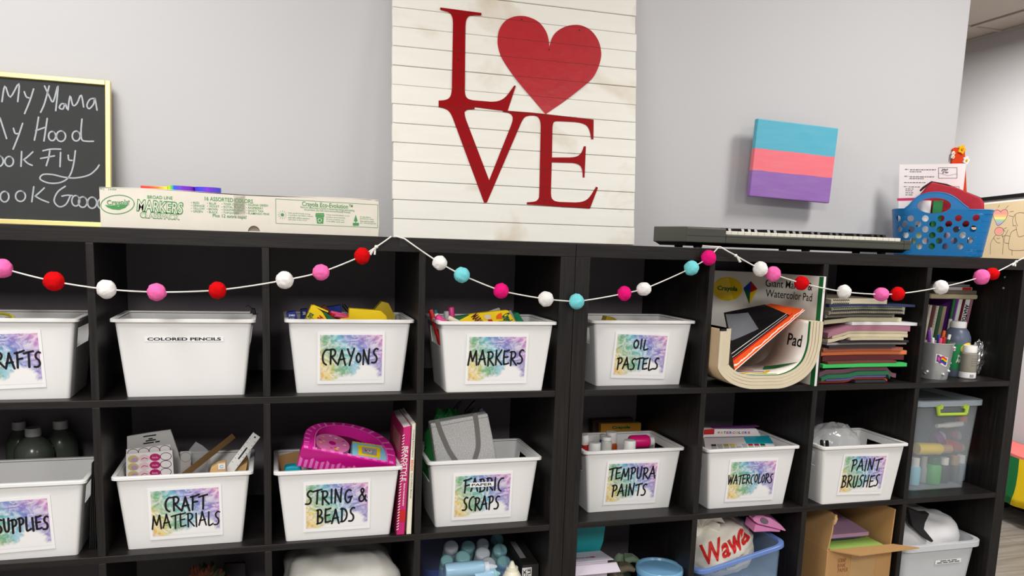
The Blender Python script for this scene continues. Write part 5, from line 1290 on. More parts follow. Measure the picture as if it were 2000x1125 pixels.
# ---- right-hand cubby of the upper shelf
q = crop(1770, 500, 4.017)
mat('galvanised', (214, 216, 218), .32, metal=.55, var=.12, scale=30, bump=.15, bscale=20); mat('paint_grey', (92, 102, 122), .35); mat('label_green', (18, 132, 74), .4); mat('label_yellow', (240, 206, 60), .4); mat('bottle_beige', (150, 146, 134), .35); mat('foil', (206, 206, 208), .2, metal=.95, var=.05)
def lathe_at(name, label, cat, u, v, y, prof, m, zb, parts=(), smooth=40, n=28, group=None):
    p = at(u, v, y); t = thing(name, label, cat, (p.x, y, zb), group=group)
    obj('body', MB().lathe(prof, n), m, t, smooth=smooth)
    for nm, pr, mm_ in parts: obj(nm, MB().lathe(pr, n), mm_, t, smooth=smooth)
    return t
zs = RZ1 + .0005
yb_ = .075
w_ = lambda x0, x1, yy, y: abs(at(*q(x1, yy), y).x - at(*q(x0, yy), y).x) / 2
rt = w_(140, 352, 690, yb_) * .98; rb = w_(115, 290, 965, yb_) * .92; hb_ = at(*q(250, 690), yb_ - rt).z - zs
pb = at(*q(225, 800), yb_); bxx = max(pb.x, 1.0965 + rt)
t = thing('metal_bucket', 'small dimpled metal bucket with a flag sticker, full of pens', 'bucket', (bxx, yb_, zs))
obj('body', MB().loft([[Vector((r_ * math.cos(2 * math.pi * i / 40), r_ * math.sin(2 * math.pi * i / 40), z_)) for i in range(40)] for r_, z_ in ((rb - .001, 0), (rb, .004), (rt - .002, hb_ - .004), (rt, hb_ - .002), (rt, hb_), (rt - .002, hb_), (rb - .003, .006))]), 'galvanised', t, smooth=40)
mb = MB(); rr = random.Random(2)
for k in range(26):
    a_ = rr.uniform(-math.pi, math.pi); zz = rr.uniform(.015, hb_ - .012); r_ = rb + (rt - rb) * zz / hb_
    mb.ell((r_ * math.cos(a_), r_ * math.sin(a_), zz), (.005, .005, .0045), 12, 8, None)
obj('dimples', mb, 'galvanised', t, smooth=60)
def on_bucket(a_, zz, off=.0006): r_ = rb + (rt - rb) * zz / hb_ + off; return Vector((r_ * math.sin(a_), -r_ * math.cos(a_), zz))
stk = [((-.03), (.018))]
mb = MB(); mats_ = ['plain_white', 'purple_plastic', 'box_blue', 'forest_green', 'crayon_yellow', 'orange_mark', 'wax_red', 'wax_black', 'wax_pink']
for mnm in mats_: MATS[mnm]
zc0 = hb_ * .5
def patch(a0, a1, z0, z1, mi, off, tilt=-.25):
    mb.cur = mi; P = []
    n_ = 6
    top = [on_bucket(a0 + (a1 - a0) * k / n_, z1 + tilt * (a0 + (a1 - a0) * k / n_) * rt + .002 * math.sin(6 * k / n_), off) for k in range(n_ + 1)]
    bot = [on_bucket(a0 + (a1 - a0) * k / n_, z0 + tilt * (a0 + (a1 - a0) * k / n_) * rt + .002 * math.sin(6 * k / n_), off) for k in range(n_ + 1)]
    for k in range(n_): mb.add([bot[k], bot[k + 1], top[k + 1], top[k]], [(0, 1, 2, 3)])
patch(-.75, .05, zc0 - .013, zc0 + .015, 0, .0006)
for k, mi in enumerate((6, 5, 4, 3, 2, 1)): patch(-.42, -.02, zc0 + .0085 - .0035 * k, zc0 + .012 - .0035 * k, mi, .0010)
patch(-.68, -.42, zc0 - .009, zc0 + .012, 1, .0010); patch(-.62, -.5, zc0 - .004, zc0 + .007, 8, .0013)
obj('flag_sticker', mb, mats_, t)
pens = [('purple_plastic', 'purple pen leaning at the left of the metal bucket', -.024, .01, .035), ('plain_white', 'white pen with a blue band in the metal bucket', -.030, -.014, .014), ('box_blue', 'blue and white pen near the middle of the metal bucket', -.006, -.012, .022), ('wax_red', 'red marker in the front of the metal bucket', .001, -.026, .018), ('orange_mark', 'short orange marker in the metal bucket', .015, -.006, .018), ('orange_mark', 'tall orange pencil leaning right in the metal bucket', .028, .004, .034), ('wax_pink', 'pink marker in the front of the metal bucket', -.010, -.024, .014), ('plain_white', 'white pen leaning right in the metal bucket', .034, -.012, .024), ('forest_green', 'green capped pen on the right of the metal bucket', .022, -.022, .010), ('grey_plastic', 'clear grey pen standing upright in the metal bucket', -.012, .016, .042)]
for m_, lb, dx, dy, up in pens:
    k = .62; base = Vector((bxx + dx * k * .7, yb_ + dy * k * .7, zs + .008)); top = Vector((bxx + dx, yb_ + dy, zs + hb_ + up))
    stick('pen', lb, 'pen', base, top, .0048, ('plain_white' if m_ in ('box_blue', 'grey_plastic') else m_, m_), cap=.25, group=None)
# acrylic bottle
ya = .112; r_ = w_(300, 462, 800, ya) * .96; H = at(*q(380, 512), ya).z - zs; xa_ = at(*q(381, 800), ya).x
t = thing('paint_bottle', 'large grey-blue acrylic paint bottle with a green label and white cap', 'bottle', (xa_, ya, zs))
obj('body', MB().lathe([(r_ * .93, 0), (r_, .006), (r_, H * .66), (r_ * .97, H * .72), (r_ * .8, H * .82), (r_ * .6, H * .875), (r_ * .5, H * .885)], 32), 'paint_grey', t, smooth=40)
obj('cap', MB().lathe([(r_ * .57, H * .885), (r_ * .57, H * .985), (r_ * .53, H)], 28), 'plain_white', t, smooth=40)
obj('label_band', MB().lathe([(r_ * 1.004, H * .14), (r_ * 1.006, H * .145), (r_ * 1.006, H * .60), (r_ * 1.004, H * .605)], 40, None, False, False), 'label_green', t, smooth=40)
def wraptext(parent, s, rad, zc, ac, w_, h_, m_, bold=.02, nm='lettering', how=None):
    mb = MB(); how(mb, s, Matrix.Identity(4), w_, h_) if how else text(mb, s, Matrix.Identity(4), w_, h_, bold); fine(mb, .006)
    mb.v = [Vector((rad * math.sin(ac + p.x / rad), -rad * math.cos(ac + p.x / rad), zc + p.y)) for p in mb.v]; return obj(nm, mb, m_, parent)
mb = MB(); disc(mb, (0, 0), .024, 24, .8, Matrix.Identity(4)); fine(mb, .006); mb.v = [Vector((r_ * 1.012 * math.sin(.15 + p.x / r_), -r_ * 1.012 * math.cos(.15 + p.x / r_), H * .52 + p.y)) for p in mb.v]
obj('badge', mb, 'label_yellow', t)
wraptext(t, 'Crayola', r_ * 1.02, H * .52, .15, .036, .012, 'forest_green')
wraptext(t, 'Portfolio', r_ * 1.012, H * .38, -.1, .04, .010, 'plain_white'); wraptext(t, 'ACRYLIC', r_ * 1.012, H * .305, -.1, .048, .014, 'plain_white', .04); wraptext(t, 'Paint', r_ * 1.012, H * .235, .1, .02, .009, 'plain_white')
# small bottle, foil
ys = .062; r2 = w_(437, 538, 850, ys) * .95; H2 = at(*q(500, 702), ys).z - zs; x2 = at(*q(487, 850), ys).x
t = thing('paint_bottle', 'small beige paint bottle with a white cap in front of the crumpled foil', 'bottle', (x2, ys, zs))
obj('body', MB().lathe([(r2 * .95, 0), (r2, .004), (r2, H2 * .76), (r2 * .8, H2 * .79)], 24), 'bottle_beige', t, smooth=40)
obj('cap', MB().lathe([(r2 * .82, H2 * .79), (r2 * .86, H2 * .80), (r2 * .84, H2 * .98), (r2 * .8, H2)], 24), 'plain_white', t, smooth=40)
obj('foot_label', MB().lathe([(r2 * 1.01, .003), (r2 * 1.01, H2 * .2)], 24, None, False, False), 'card_white', t, smooth=40)
mb = MB()
for k in range(7): mb.ribbon([(-.012 + k * .0018, 0), (-.012 + k * .0018, .009)], .0006 + .0004 * (k % 2))
mb.v = [Vector((r2 * 1.02 * math.sin(p.x / r2), -r2 * 1.02 * math.cos(p.x / r2), H2 * .05 + p.y)) for p in mb.v]; obj('stripe_print', mb, 'ink_black', t)
for k in range(4): wraptext(t, ('xxxxx xxxxxxx xxxxx', 'xxx xxxx xxxxxx', 'xxxxxx xxx xxxxxx', 'xxxxx xxxxx')[k], r2 * 1.01, H2 * (.62 - .07 * k), 0, .026, .003, 'print_grey', 0, 'small_print', bars)
yf = .128; pf0 = at(*q(555, 770), yf); rf = w_(470, 606, 760, yf) * .98; zf0, zf1 = zs, at(*q(570, 662), yf).z
xf = min(max(pf0.x, xa_ + r_ * .3), 1.34)
mb = MB(); rr = random.Random(8)
mb.ell((0, 0, (zf1 - zf0) / 2), (rf * .8, rf * .55, (zf1 - zf0) / 2), 34, 24, lambda p: 1 + .2 * noise.noise(p * 3.1) + .16 * abs(noise.noise(p * 8)) + rr.uniform(-.04, .04) - .08)
for p in mb.v: p.z = max(p.z, .0008)
xf = at(*q(558, 770), .115).x; yf = .105; rf = .036
single('foil_ball', (lambda m_: (setattr(m_, 'v', [p + Vector((xf, yf + .01, zs)) for p in m_.v]), m_)[1])(mb), 'foil', 'crumpled silver foil behind the small beige bottle', 'foil', (xf, yf, zs))
# upright books and the flat books on top of them
YBK = .152
bz = at(*q(400, 335), YBK).z; x0 = 1.0965
specs = [((160, 185), 380, 'spiral notebook with a cream spine, leftmost of the upright books', (196, 184, 150)), ((186, 208), 385, 'white edged sketchbook, second of the upright books', (214, 208, 196)), ((212, 236), 385, 'maroon edged notebook, third of the upright books', (104, 50, 52)), ((240, 262), 392, 'pale spiral notebook, fourth of the upright books', (206, 200, 184)), ((266, 290), 395, 'dark green notebook among the upright books', (44, 92, 62)), ((294, 322), 395, 'tan sketchbook left of the dark gap among the upright books', (168, 152, 128))]
bots = 560
for i, ((a, b_), vt, lb, cl) in enumerate(specs):
    mat('spine_%d' % i, cl, .7); xx0, xx1 = at(*q(a, vt), YBK).x, at(*q(b_, vt), YBK).x; lean_ = .045
    xx0 = max(xx0, 1.0975 + .024 * i * 0); zt = at(*q(a, vt), YBK).z
    w1 = xx1 - xx0
    xb0 = xx0 - .026
    t = thing('sketchbook', lb, 'book', (xb0, YBK, zs))
    obj('pages', MB().prism([(xb0, YBK, zs), (xx0, YBK, zt), (xx0 + w1 * .9, YBK, zt), (xb0 + w1 * .9, YBK, zs)], (0, .2, 0)), 'spine_%d' % i, t, world=True)
    if i in (0, 3):
        mb = MB()
        for k in range(24):
            f = k / 24; xx = xb0 + (xx0 - xb0) * f + w1 * .25; mb.tube([(xx - .002, YBK + .002, zs + (zt - zs) * f + .004), (xx, YBK - .003, zs + (zt - zs) * f + .005), (xx + .003, YBK + .002, zs + (zt - zs) * f + .006)], .0009, 5)
        obj('wire_coil', mb, 'cream_paper', t, world=True)
xl_ = xx0 + w1
for i, (a, b_, vt, lb, m_, yy) in enumerate((((345), 372, 335, 'green pen standing among the upright books', 'forest_green', 0), (378, 412, 338, 'purple book spine beside the green pen', 'purple_plastic', 1))):
    xx0, xx1 = at(*q(a, vt), YBK).x, at(*q(b_, vt), YBK).x
    if i == 0: stick('pen', lb, 'pen', (at(*q(330, 470), YBK - .012).x, YBK - .012, zs + .06), (xx0 + .008, YBK - .008, at(*q(360, 338), YBK).z), .0055, ('plain_white', 'forest_green'), cap=.35)
for lb, a, b_, c, d, m_, tx in (('narrow purple book right of the dark gap in the upright books', 385, 412, 372, 398, 'purple_plastic', None), ('white spined book left of the anatomy book', 418, 445, 402, 428, 'plain_white', None), ('dark red book between the white spines', 447, 466, 430, 442, 'dark_maroon', None), ('white spined ANATOMY book leaning among the upright books', 470, 506, 444, 474, 'card_white', 'ANATOMY'), ('dusty pink book, rightmost of the upright books', 508, 528, 476, 496, 'stack_thick_dusty_pink_pad_in_', None)):
    if m_ not in MATS: mat('dusty_pink', (150, 88, 96), .7); m_ = 'dusty_pink'
    T0, T1 = at(*q(a, 340), YBK), at(*q(b_, 340), YBK); T0.z = T1.z = at(*q(470, 340), YBK).z
    X0 = T0.x - .034; B0_, B1_ = Vector((X0, YBK, zs)), Vector((X0 + T1.x - T0.x, YBK, zs)); X1 = X0 + (T1.x - T0.x) * .96
    t = thing('book', lb, 'book', (X0, YBK, zs))
    obj('volume', MB().prism([(X0, YBK, zs), (T0.x, YBK, T0.z), (T0.x + (T1.x - T0.x) * .96, YBK, T0.z), (X1, YBK, zs)], (0, .2, 0)), m_, t, world=True)
    if tx:
        mb = MB(); ct = Vector(((T0.x + T1.x) / 2 * .78 + (B0_.x + B1_.x) / 2 * .22, YBK - .0006, T0.z * .78 + B0_.z * .22)); ang = math.atan2(T0.z - B0_.z, T0.x - B0_.x)
        text(mb, tx, FR(ct, (1, 0, 0), (0, 0, 1)) @ Matrix.Rotation(ang + math.pi, 4, 'Z'), .072, .016, .04); obj('spine_lettering', mb, 'ink_black', t, world=True)
zz = T0.z + .0006
for i, (th, a, b_, lb, cl, yo) in enumerate((((.016), 188, 556, 'thick cream book lying lowest of the flat stack on the upright books', (206, 192, 160), 0), (.012, 240, 550, 'grey-brown book in the flat stack on the upright books', (120, 108, 96), .012), (.011, 190, 500, 'white book with a red spine mark in the flat stack', (204, 200, 198), -.006), (.008, 195, 490, 'grey magazine in the flat stack near the top', (150, 146, 150), .01), (.008, 200, 440, 'dark grey magazine lying topmost in the flat stack', (98, 92, 98), .004))):
    mat('flat_book_%d' % i, cl, .75, var=.1, scale=60, stretch=(1, 1, 20)); X0, X1 = max(at(*q(a, 250), YBK).x, 1.0965), at(*q(b_, 250), YBK).x
    t = single('book', MB().bb(X0, X1, YBK - .008 + yo * .3, YBK + .2, zz, zz + th - .0005), 'flat_book_%d' % i, lb, 'book', ((X0 + X1) / 2, YBK, zz), bevel=.002 if i else .005)
    if i == 2:
        obj('red_mark', MB().bb(X1 - .04, X1 - .004, YBK - .0104, YBK - .0099, zz + .001, zz + th - .002), 'red_plastic', t, world=True)
    zz += th
for (x, y) in ((900, 168), (888, 254)):
    p = at(*q(x, y), .06); single('shelf_pin', MB().lathe([(.0035, 0), (.0035, .0012), (.002, .002)], 10, TR(1.4308, .06, p.z) @ RYm(-90)), 'grey_plastic', 'small metal shelf pin in the right side panel, %s' % ('upper one' if y < 200 else 'lower one'), 'pin', (1.4308, .06, p.z))
# ================================================================ middle shelf
z2 = RZ2 + .0005
mat('bottle_clear', (84, 90, 82), .2); mat('olive_liquid', (48, 54, 24), .25); mat('cap_grey', (190, 188, 186), .45); mat('black_folder', (20, 20, 22), .4)
for u, v, y, rpx, lb, cap in ((37, 830, .33, 25, 'clear bottle with a white cap, rear left behind the SUPPLIES bin', 12), (64.5, 842, .262, 35, 'clear bottle of olive liquid, nearest of the three behind the SUPPLIES bin', 14), (118, 828, .318, 29, 'clear bottle with a white cap, rear right behind the SUPPLIES bin', 13)):
    p = at(u, v, y); s_ = ((p - CAM).dot(RZ)) / FPX; r_ = rpx * s_; rc = cap * s_
    hcap = p.z + 7 * s_ - z2; neck = hcap - 15 * s_ 
    t = thing('clear_bottle', lb, 'bottle', (p.x, y, z2))
    obj('body', MB().lathe([(r_ * .95, 0), (r_, .006), (r_, neck - .045), (r_ * .93, neck - .03), (r_ * .72, neck - .014), (rc * 1.05, neck - .004), (rc * .9, neck)], 28), 'bottle_clear', t, smooth=40)
    obj('liquid', MB().lathe([(r_ * .93, .003), (r_ * .97, .008), (r_ * .97, neck - .045), (r_ * .9, neck - .034)], 28), 'olive_liquid', t, smooth=40)
    obj('cap', MB().lathe([(rc, neck - .001), (rc * 1.02, neck + .002), (rc, hcap - .002), (rc * .93, hcap)], 28), 'cap_grey', t, smooth=40)
for k in range(4):
    x0 = -1.1105 + k * .0034
    single('folder', MB().prism([(x0 - .012, .05 + .002 * k, z2), (x0 - .0092, .05 + .002 * k, z2), (x0 + .0028, .05 + .002 * k, z2 + .2), (x0, .05 + .002 * k, z2 + .2)], (0, .2, 0)), 'black_folder', 'glossy black folder standing beside the SUPPLIES bin', 'folder', (x0, .05, z2), group='black folders beside the SUPPLIES bin', bevel=.0006)
# --- craft materials bin
BINC = -.917
q = crop(190, 790, 3.358)
mat('sheet_cool', (196, 194, 192), .6); mat('sticker_pale', (232, 206, 212), .5); mat('sticker_magenta', (190, 26, 110), .4); mat('sticker_yellow', (206, 190, 120), .5); mat('sticker_lilac', (186, 150, 196), .5); mat('dark_wood', (112, 82, 44), .6, stretch=(4, 4, 60), scale=4, var=.25); mat('pale_wood', (222, 182, 122), .65, stretch=(4, 4, 40), scale=4, var=.12); mat('clear_film', (210, 212, 214), .2, alpha=.35)
YS = .165; P = outline([q(196, 300), q(195, 210), q(340, 185), q(480, 165), q(530, 310), q(575, 470)], YS, zb2)
P[-2].x = P[-3].x - .02
t = thing('sticker_pad', 'tall grey-white sticker pad with printed words standing in the CRAFT MATERIALS bin', 'sticker pad', (P[0].x, YS, zb2))
obj('cover', MB().prism(P, (0, .006, 0)), 'sheet_cool', t, world=True)
for s_, a in (('xxxxxxxx', (345, 205, 300, 388)), ('xxx', (350, 224, 335, 365)), ('xxxxxxx', (352, 235, 316, 386)), ('xxxxxxxxx xxxx', (355, 249, 300, 412))):
    c = q(a[0], a[1]); u0, u1 = q(a[2], 0)[0], q(a[3], 0)[0]
    a_, b_, zc_ = at(u0, c[1], YS), at(u1, c[1], YS), at((u0 + u1) / 2, c[1], YS)
    obj('print', bars(MB(), s_, FR((zc_.x, YS - .0005, zc_.z), (1, 0, 0), (0, 0, 1)) @ RZm(7), b_.x - a_.x, .0045), 'ink_black', t, world=True)
def sticker_sheet(lb, pts, y, cols_, rows, ox, oy, dx, dy, skew, rx, ry, tall):
    P = outline([q(*p) for p in pts], y, zb2); t = thing('sticker_sheet', lb, 'stickers', (P[0].x, y, zb2))
    obj('sheet', MB().prism(P, (0, .0015, 0)), 'paper_white', t, world=True)
    F = FR((0, y - .0005, 0), (1, 0, 0), (0, 0, 1)); F2 = FR((0, y - .0009, 0), (1, 0, 0), (0, 0, 1))
    for ci, kind in enumerate(cols_):
        for r_ in range(rows):
            p = at(*q(ox + dx * ci, oy + dy * r_ - skew * ci), y); c = (p.x, p.z); w1 = rx / 3.358 * ((p - CAM).dot(RZ)) / FPX; h1 = ry / rx
            mb = MB()
            if kind == 'ring':
                mb.ribbon([(c[0] + w1 * math.cos(a), c[1] + w1 * h1 * math.sin(a)) for a in [2 * math.pi * k / 24 for k in range(25)]], .0012, F); obj('sticker', mb, 'ink_black', t, world=True)
            else:
                disc(mb, c, w1, 24, h1, F); s0 = obj('sticker', mb, {'m': 'sticker_magenta', 'p': 'sticker_pale', 'y': 'sticker_yellow'}[kind], t, world=True)
                m2 = MB()
                if kind == 'y': disc(m2, (c[0] + w1 * .2, c[1] - w1 * .15), w1 * .62, 16, .7, F2); obj('motif', m2, 'sticker_lilac', s0, world=True)
                elif kind == 'm': text(m2, 'thanks', FR((c[0], y - .0009, c[1]), (1, 0, 0), (0, 0, 1)), w1 * 1.1, w1 * .4); obj('motif', m2, 'sticker_pale', s0, world=True)
                else: m2.ribbon([(c[0] - w1 * .5, c[1] - w1 * .2), (c[0], c[1] + w1 * .1), (c[0] + w1 * .6, c[1] - w1 * .1)], .0016, F2); obj('motif', m2, 'sticker_magenta', s0, world=True)
sticker_sheet('rear white sheet of outlined round stickers in the CRAFT MATERIALS bin', [(189, 470), (189, 295), (478, 262), (490, 470)], .118, ['ring'] * 4, 1, 235, 318, 70, 50, 8, 32, 26, 0)
sticker_sheet('front white sheet of magenta, pink and yellow round stickers in the CRAFT MATERIALS bin', [(190, 480), (188, 325), (492, 300), (502, 470)], .100, ['y', 'p', 'm', 'ring'], 4, 237, 358, 71, 51, 6, 33, 25, 0)
a, b_ = at(*q(560, 470), .09), at(*q(895, 205), .165)
d = (a - b_); e_ = b_ + d * 1.0
t = thing('wooden_ruler', 'narrow dark wooden ruler slanting out of the CRAFT MATERIALS bin', 'ruler', tuple(a))
def bar(a, b_, w, th, nrm=Vector((0, -1, 0))):
    d = (b_ - a).normalized(); s_ = d.cross(nrm).normalized(); n_ = s_.cross(d)
    vs = [a + s_ * i * w / 2 + n_ * j * th / 2 for i, j in ((-1, -1), (1, -1), (1, 1), (-1, 1))]
    return MB().loft([vs, [p + (b_ - a) for p in vs]])
bot = a + (a - b_) * .45
bot.z = max(bot.z, zb2 + .01)
obj('ruler', bar(bot, b_, .014, .003), 'dark_wood', t, world=True, bevel=.0005)
a, b_ = at(*q(862, 440), .072), at(*q(1046, 198), .10)
t = thing('white_ruler', 'white plastic ruler with a slot slanting out of the CRAFT MATERIALS bin', 'ruler', tuple(a))
d = (b_ - a); bot = a - d * .45; bot.z = max(bot.z, zb2 + .015)
obj('ruler', bar(bot, b_, .0205, .0022), 'plain_white', t, world=True, bevel=.0008)
dn = d.normalized(); sn = dn.cross(Vector((0, -1, 0))).normalized(); fn_ = sn.cross(dn); fn_ = fn_ if fn_.y < 0 else -fn_
FRU = FR(a + d * .5 + fn_ * .0016, dn, sn if dn.cross(sn).y < 0 else -sn)
mb = MB(); mb.ribbon([(-.016, .000), (.014, .000)], .0035, FRU); disc(mb, (d.length * .43, 0), .0022, 14, 1, FRU); obj('slot', mb, 'ink_black', t, world=True)
mb = MB()
for k in range(7):
    disc(mb, (-.03 + k * .011, .007), .0009, 8, 1, FRU); disc(mb, (-.03 + k * .011, -.007), .0009, 8, 1, FRU)
obj('marks', mb, 'ink_black', t, world=True)
t = pp('wooden_block', 'pale wooden block with a small round sticker at the front of the CRAFT MATERIALS bin', 'block', [q(736, 450), q(745, 418), q(790, 388), q(842, 378), q(845, 448)], .052, .022, 'pale_wood', zb2)
p0, p1 = at(*q(792, 388), .0515), at(*q(840, 424), .0515)
obj('sticker', MB().bb(p0.x, p1.x, .0510, .0516, p1.z, p0.z), 'paper_white', t, world=True)
mb = MB(); mb.ribbon([((p0.x + p1.x) / 2 + .0035 * math.cos(k), (p0.z + p1.z) / 2 + .003 * math.sin(k)) for k in [R(30 + 20 * j) for j in range(16)]], .0011, FR((0, .0506, 0), (1, 0, 0), (0, 0, 1))); obj('round_mark', mb, 'cyan_plastic', t, world=True)
pp('wooden_block', 'pale wooden slat under the white ruler in the CRAFT MATERIALS bin', 'block', [q(875, 450), q(905, 425), q(985, 378), q(975, 440)], .092, .02, 'pale_wood', zb2)
pp('wooden_block', 'darker wooden slat behind the white ruler in the CRAFT MATERIALS bin', 'block', [q(905, 420), q(980, 335), q(992, 380), q(985, 420)], .125, .015, 'kraft', zb2)
pp('plastic_bag', 'clear plastic bag standing at the back of the CRAFT MATERIALS bin', 'bag', [q(600, 300), q(645, 245), q(690, 270), q(725, 300)], .17, .004, 'clear_film', zb2)
t = pp('paper_card', 'pale card with a round outline behind the dark wooden ruler in the CRAFT MATERIALS bin', 'card', [q(545, 460), q(545, 308), q(616, 305), q(612, 460)], .15, .0015, 'sheet_cool', zb2)
p = at(*q(580, 345), .15); mb = MB(); mb.ribbon([(p.x + .012 * math.cos(k), p.z + .012 * math.sin(k)) for k in [2 * math.pi * j / 24 for j in range(25)]], .0008, FR((0, .1494, 0), (1, 0, 0), (0, 0, 1))); obj('round_outline', mb, 'print_grey', t, world=True)

# --- pink box over the STRING & BEADS bin
q = crop(520, 790, 3.359)
mat('hot_pink', (222, 38, 160), .3); mat('deep_pink', (198, 16, 134), .3); mat('light_pink', (246, 130, 206), .3); mat('box_inside', (86, 8, 48), .6); mat('donut_pink', (226, 120, 178), .45); mat('sky_card', (140, 206, 224), .5)
A = at(*q(232, 285), .020); Bp = at(*q(850, 397), .026); Tp = at(*q(520, 118), .185)
if True:
    ex = (Bp - A).normalized(); ey = (Tp - A); ey = (ey - ex * ey.dot(ex)).normalized(); FB = Matrix.Identity(4); nz_ = ex.cross(ey)
    for i in range(3): FB[i][0], FB[i][1], FB[i][2], FB[i][3] = ex[i], ey[i], nz_[i], A[i]
def onb(x, y): p = FB.inverted() @ onplane(*q(x, y), A, nz_); return Vector((p.x, p.y, 0))
t = thing('pink_gift_box', 'hot pink half-round toy box with a window, lying tilted on the STRING & BEADS bin', 'box', M=FB)
outl = [onb(*p) for p in ((238, 292), (243, 262), (246, 235), (252, 190), (275, 155), (330, 128), (400, 118), (500, 120), (600, 138), (700, 172), (790, 225), (836, 290), (850, 350), (852, 402))]
outl[-1] = Vector(((Bp - A).length, 0, 0)); outl[0] = Vector((0, 0, 0))
oc_ = [Vector((p.x, p.y, 0)) for p in smoothline(outl[1:-1], 3)]; full = [outl[0]] + oc_ + [outl[-1]]
inn = [onb(*p) for p in ((318, 292), (318, 250), (322, 205), (345, 165), (400, 142), (470, 138), (560, 150), (660, 185), (740, 235), (784, 300), (798, 376))]
ic_ = [Vector((p.x, p.y, 0)) for p in smoothline(inn, 3)]
TB = .050; fr_d = .030
body = MB().prism([p + Vector((0, 0, -TB)) for p in full][::-1], (0, 0, TB - fr_d))
obj('base', body, 'hot_pink', t)
m_ = flat_shape([(p.x, p.y) for p in full], [[(p.x, p.y) for p in ic_]], fr_d - .0004)
m_.v = [p + Vector((0, 0, -fr_d / 2)) for p in m_.v]; obj('lid_frame', m_, 'hot_pink', t)
obj('window_floor', MB().poly([p + Vector((0, 0, -fr_d + .0006)) for p in ic_][::-1]), 'box_inside', t)
# light stripes round the lid and below, scallops on the straight front
mb = MB(); N_ = len(full)
for k in range(1, N_ - 1, 2):
    a, c = full[k], full[k + 1] if k + 1 < N_ else full[k]; cen = Vector((.09, .05, 0))
    ia, ic2 = a.lerp(cen, .17), c.lerp(cen, .17)
    mb.add([a.lerp(cen, .02) + Vector((0, 0, .0004)), a.lerp(c, .5).lerp(cen, .02) + Vector((0, 0, .0004)), a.lerp(c, .5).lerp(cen, .16) + Vector((0, 0, .0004)), a.lerp(cen, .16) + Vector((0, 0, .0004))], [(0, 1, 2, 3)])
obj('lid_stripes', mb, 'light_pink', t); mb = MB()
L_ = outl[-1].x; ns = 11
for k in range(ns):
    x0 = L_ * (k + .25) / ns; mb.add([Vector((x0, .003, .0004)), Vector((x0 + L_ * .5 / ns, .003, .0004)), Vector((x0 + L_ * .5 / ns, .014, .0004)), Vector((x0, .014, .0004))], [(0, 1, 2, 3)])
obj('edge_stripes', mb, 'light_pink', t); mb = MB()
for k in range(18):
    x0 = L_ * (k + .2) / 18; mb.add([Vector((x0, -.0005, -TB + .001)), Vector((x0 + L_ * .55 / 18, -.0005, -TB + .001)), Vector((x0 + L_ * .55 / 18, -.0005, -.022)), Vector((x0, -.0005, -.022))], [(0, 1, 2, 3)])
obj('side_stripes', mb, 'light_pink', t)
mb = MB(); sc_ = 7
for k in range(sc_):
    x0, x1 = L_ * k / sc_, L_ * (k + 1) / sc_
    mb.poly([Vector((x0, -.0009, -.001))] + [Vector(((x0 + x1) / 2 - (x1 - x0) / 2 * math.cos(a), -.0009, -.016 - .012 * math.sin(a))) for a in [math.pi * j / 10 for j in range(11)]] + [Vector((x1, -.0009, -.001))])
obj('scallops', mb, 'deep_pink', t)
mb = MB(); mb.ribbon([(p.x, p.y) for p in ic_ + [ic_[0]]], .0022, TR(0, 0, .0006)); obj('window_edge', mb, 'light_pink', t)
c = onb(440, 240); rd = (onb(560, 250).x - onb(320, 240).x) / 2 * .97; TI = FB @ TR(c.x, c.y + .004, -fr_d + .001)
td = thing('donut_notebook', 'round pink donut shaped notebook lying in the window of the pink box', 'toy', M=TI)
for k in range(3): obj('page_stack', MB().lathe([(rd * .96, .0 + .007 * k), (rd * (1 - .01 * k), .002 + .007 * k), (rd * (1 - .01 * k), .0065 + .007 * k)], 36), 'donut_pink', td, smooth=40)
obj('hole', MB().lathe([(rd * .2, .0206), (rd * .2, .0212)], 20), 'deep_pink', td)
mb = MB(); rr = random.Random(6)
for k in range(14):
    a_ = rr.uniform(0, 6.28); r_ = rd * rr.uniform(.35, .85); mb.cur = k % 3; disc(mb, (r_ * math.cos(a_), r_ * math.sin(a_)), .004, 8, .6, TR(0, 0, .0214))
obj('sprinkles', mb, ['hot_pink', 'crayon_yellow', 'plain_white'], td)
a_, c = onb(565, 335), onb(803, 372); b1, b2_ = onb(565, 228), onb(803, 262)
qd = [a_, c, b2_, b1]; cen = sum(qd, Vector()) / 4
tc_ = thing('blue_card_box', 'light blue card box with a yellow picture frame in the window of the pink box', 'box', M=FB @ TR(cen.x, cen.y, -fr_d + .001))
qd = [cen + (p - cen) * .97 for p in qd]
obj('carton', MB().prism([p - cen for p in qd], (0, 0, .024)), 'sky_card', tc_)
ins = lambda k, z_: [((p - cen) * k) + Vector((-.002, 0, z_)) for p in qd]
obj('yellow_frame', MB().prism(ins(.62, .0242), (0, 0, .0003)), 'crayon_yellow', tc_); obj('picture', MB().prism(ins(.42, .0246), (0, 0, .0003)), 'grey_plastic', tc_)
mb = MB(); rr = random.Random(12)
for k in range(16): mb.cur = k % 3; p = Vector((rr.uniform(-.013, .009), rr.uniform(-.007, .007))); disc(mb, (p.x, p.y), .0018, 6, 1, TR(0, 0, .0252))
obj('beads_print', mb, ['wax_red', 'plain_white', 'purple_plastic'], tc_)
mb = MB()
for k in range(9): p = (qd[3] - cen).lerp(qd[2] - cen, (k + .5) / 9); disc(mb, (p.x, p.y - .003), .0045, 10, .7, TR(0, 0, .0243))
obj('scallop_trim', mb, 'crayon_yellow', tc_)
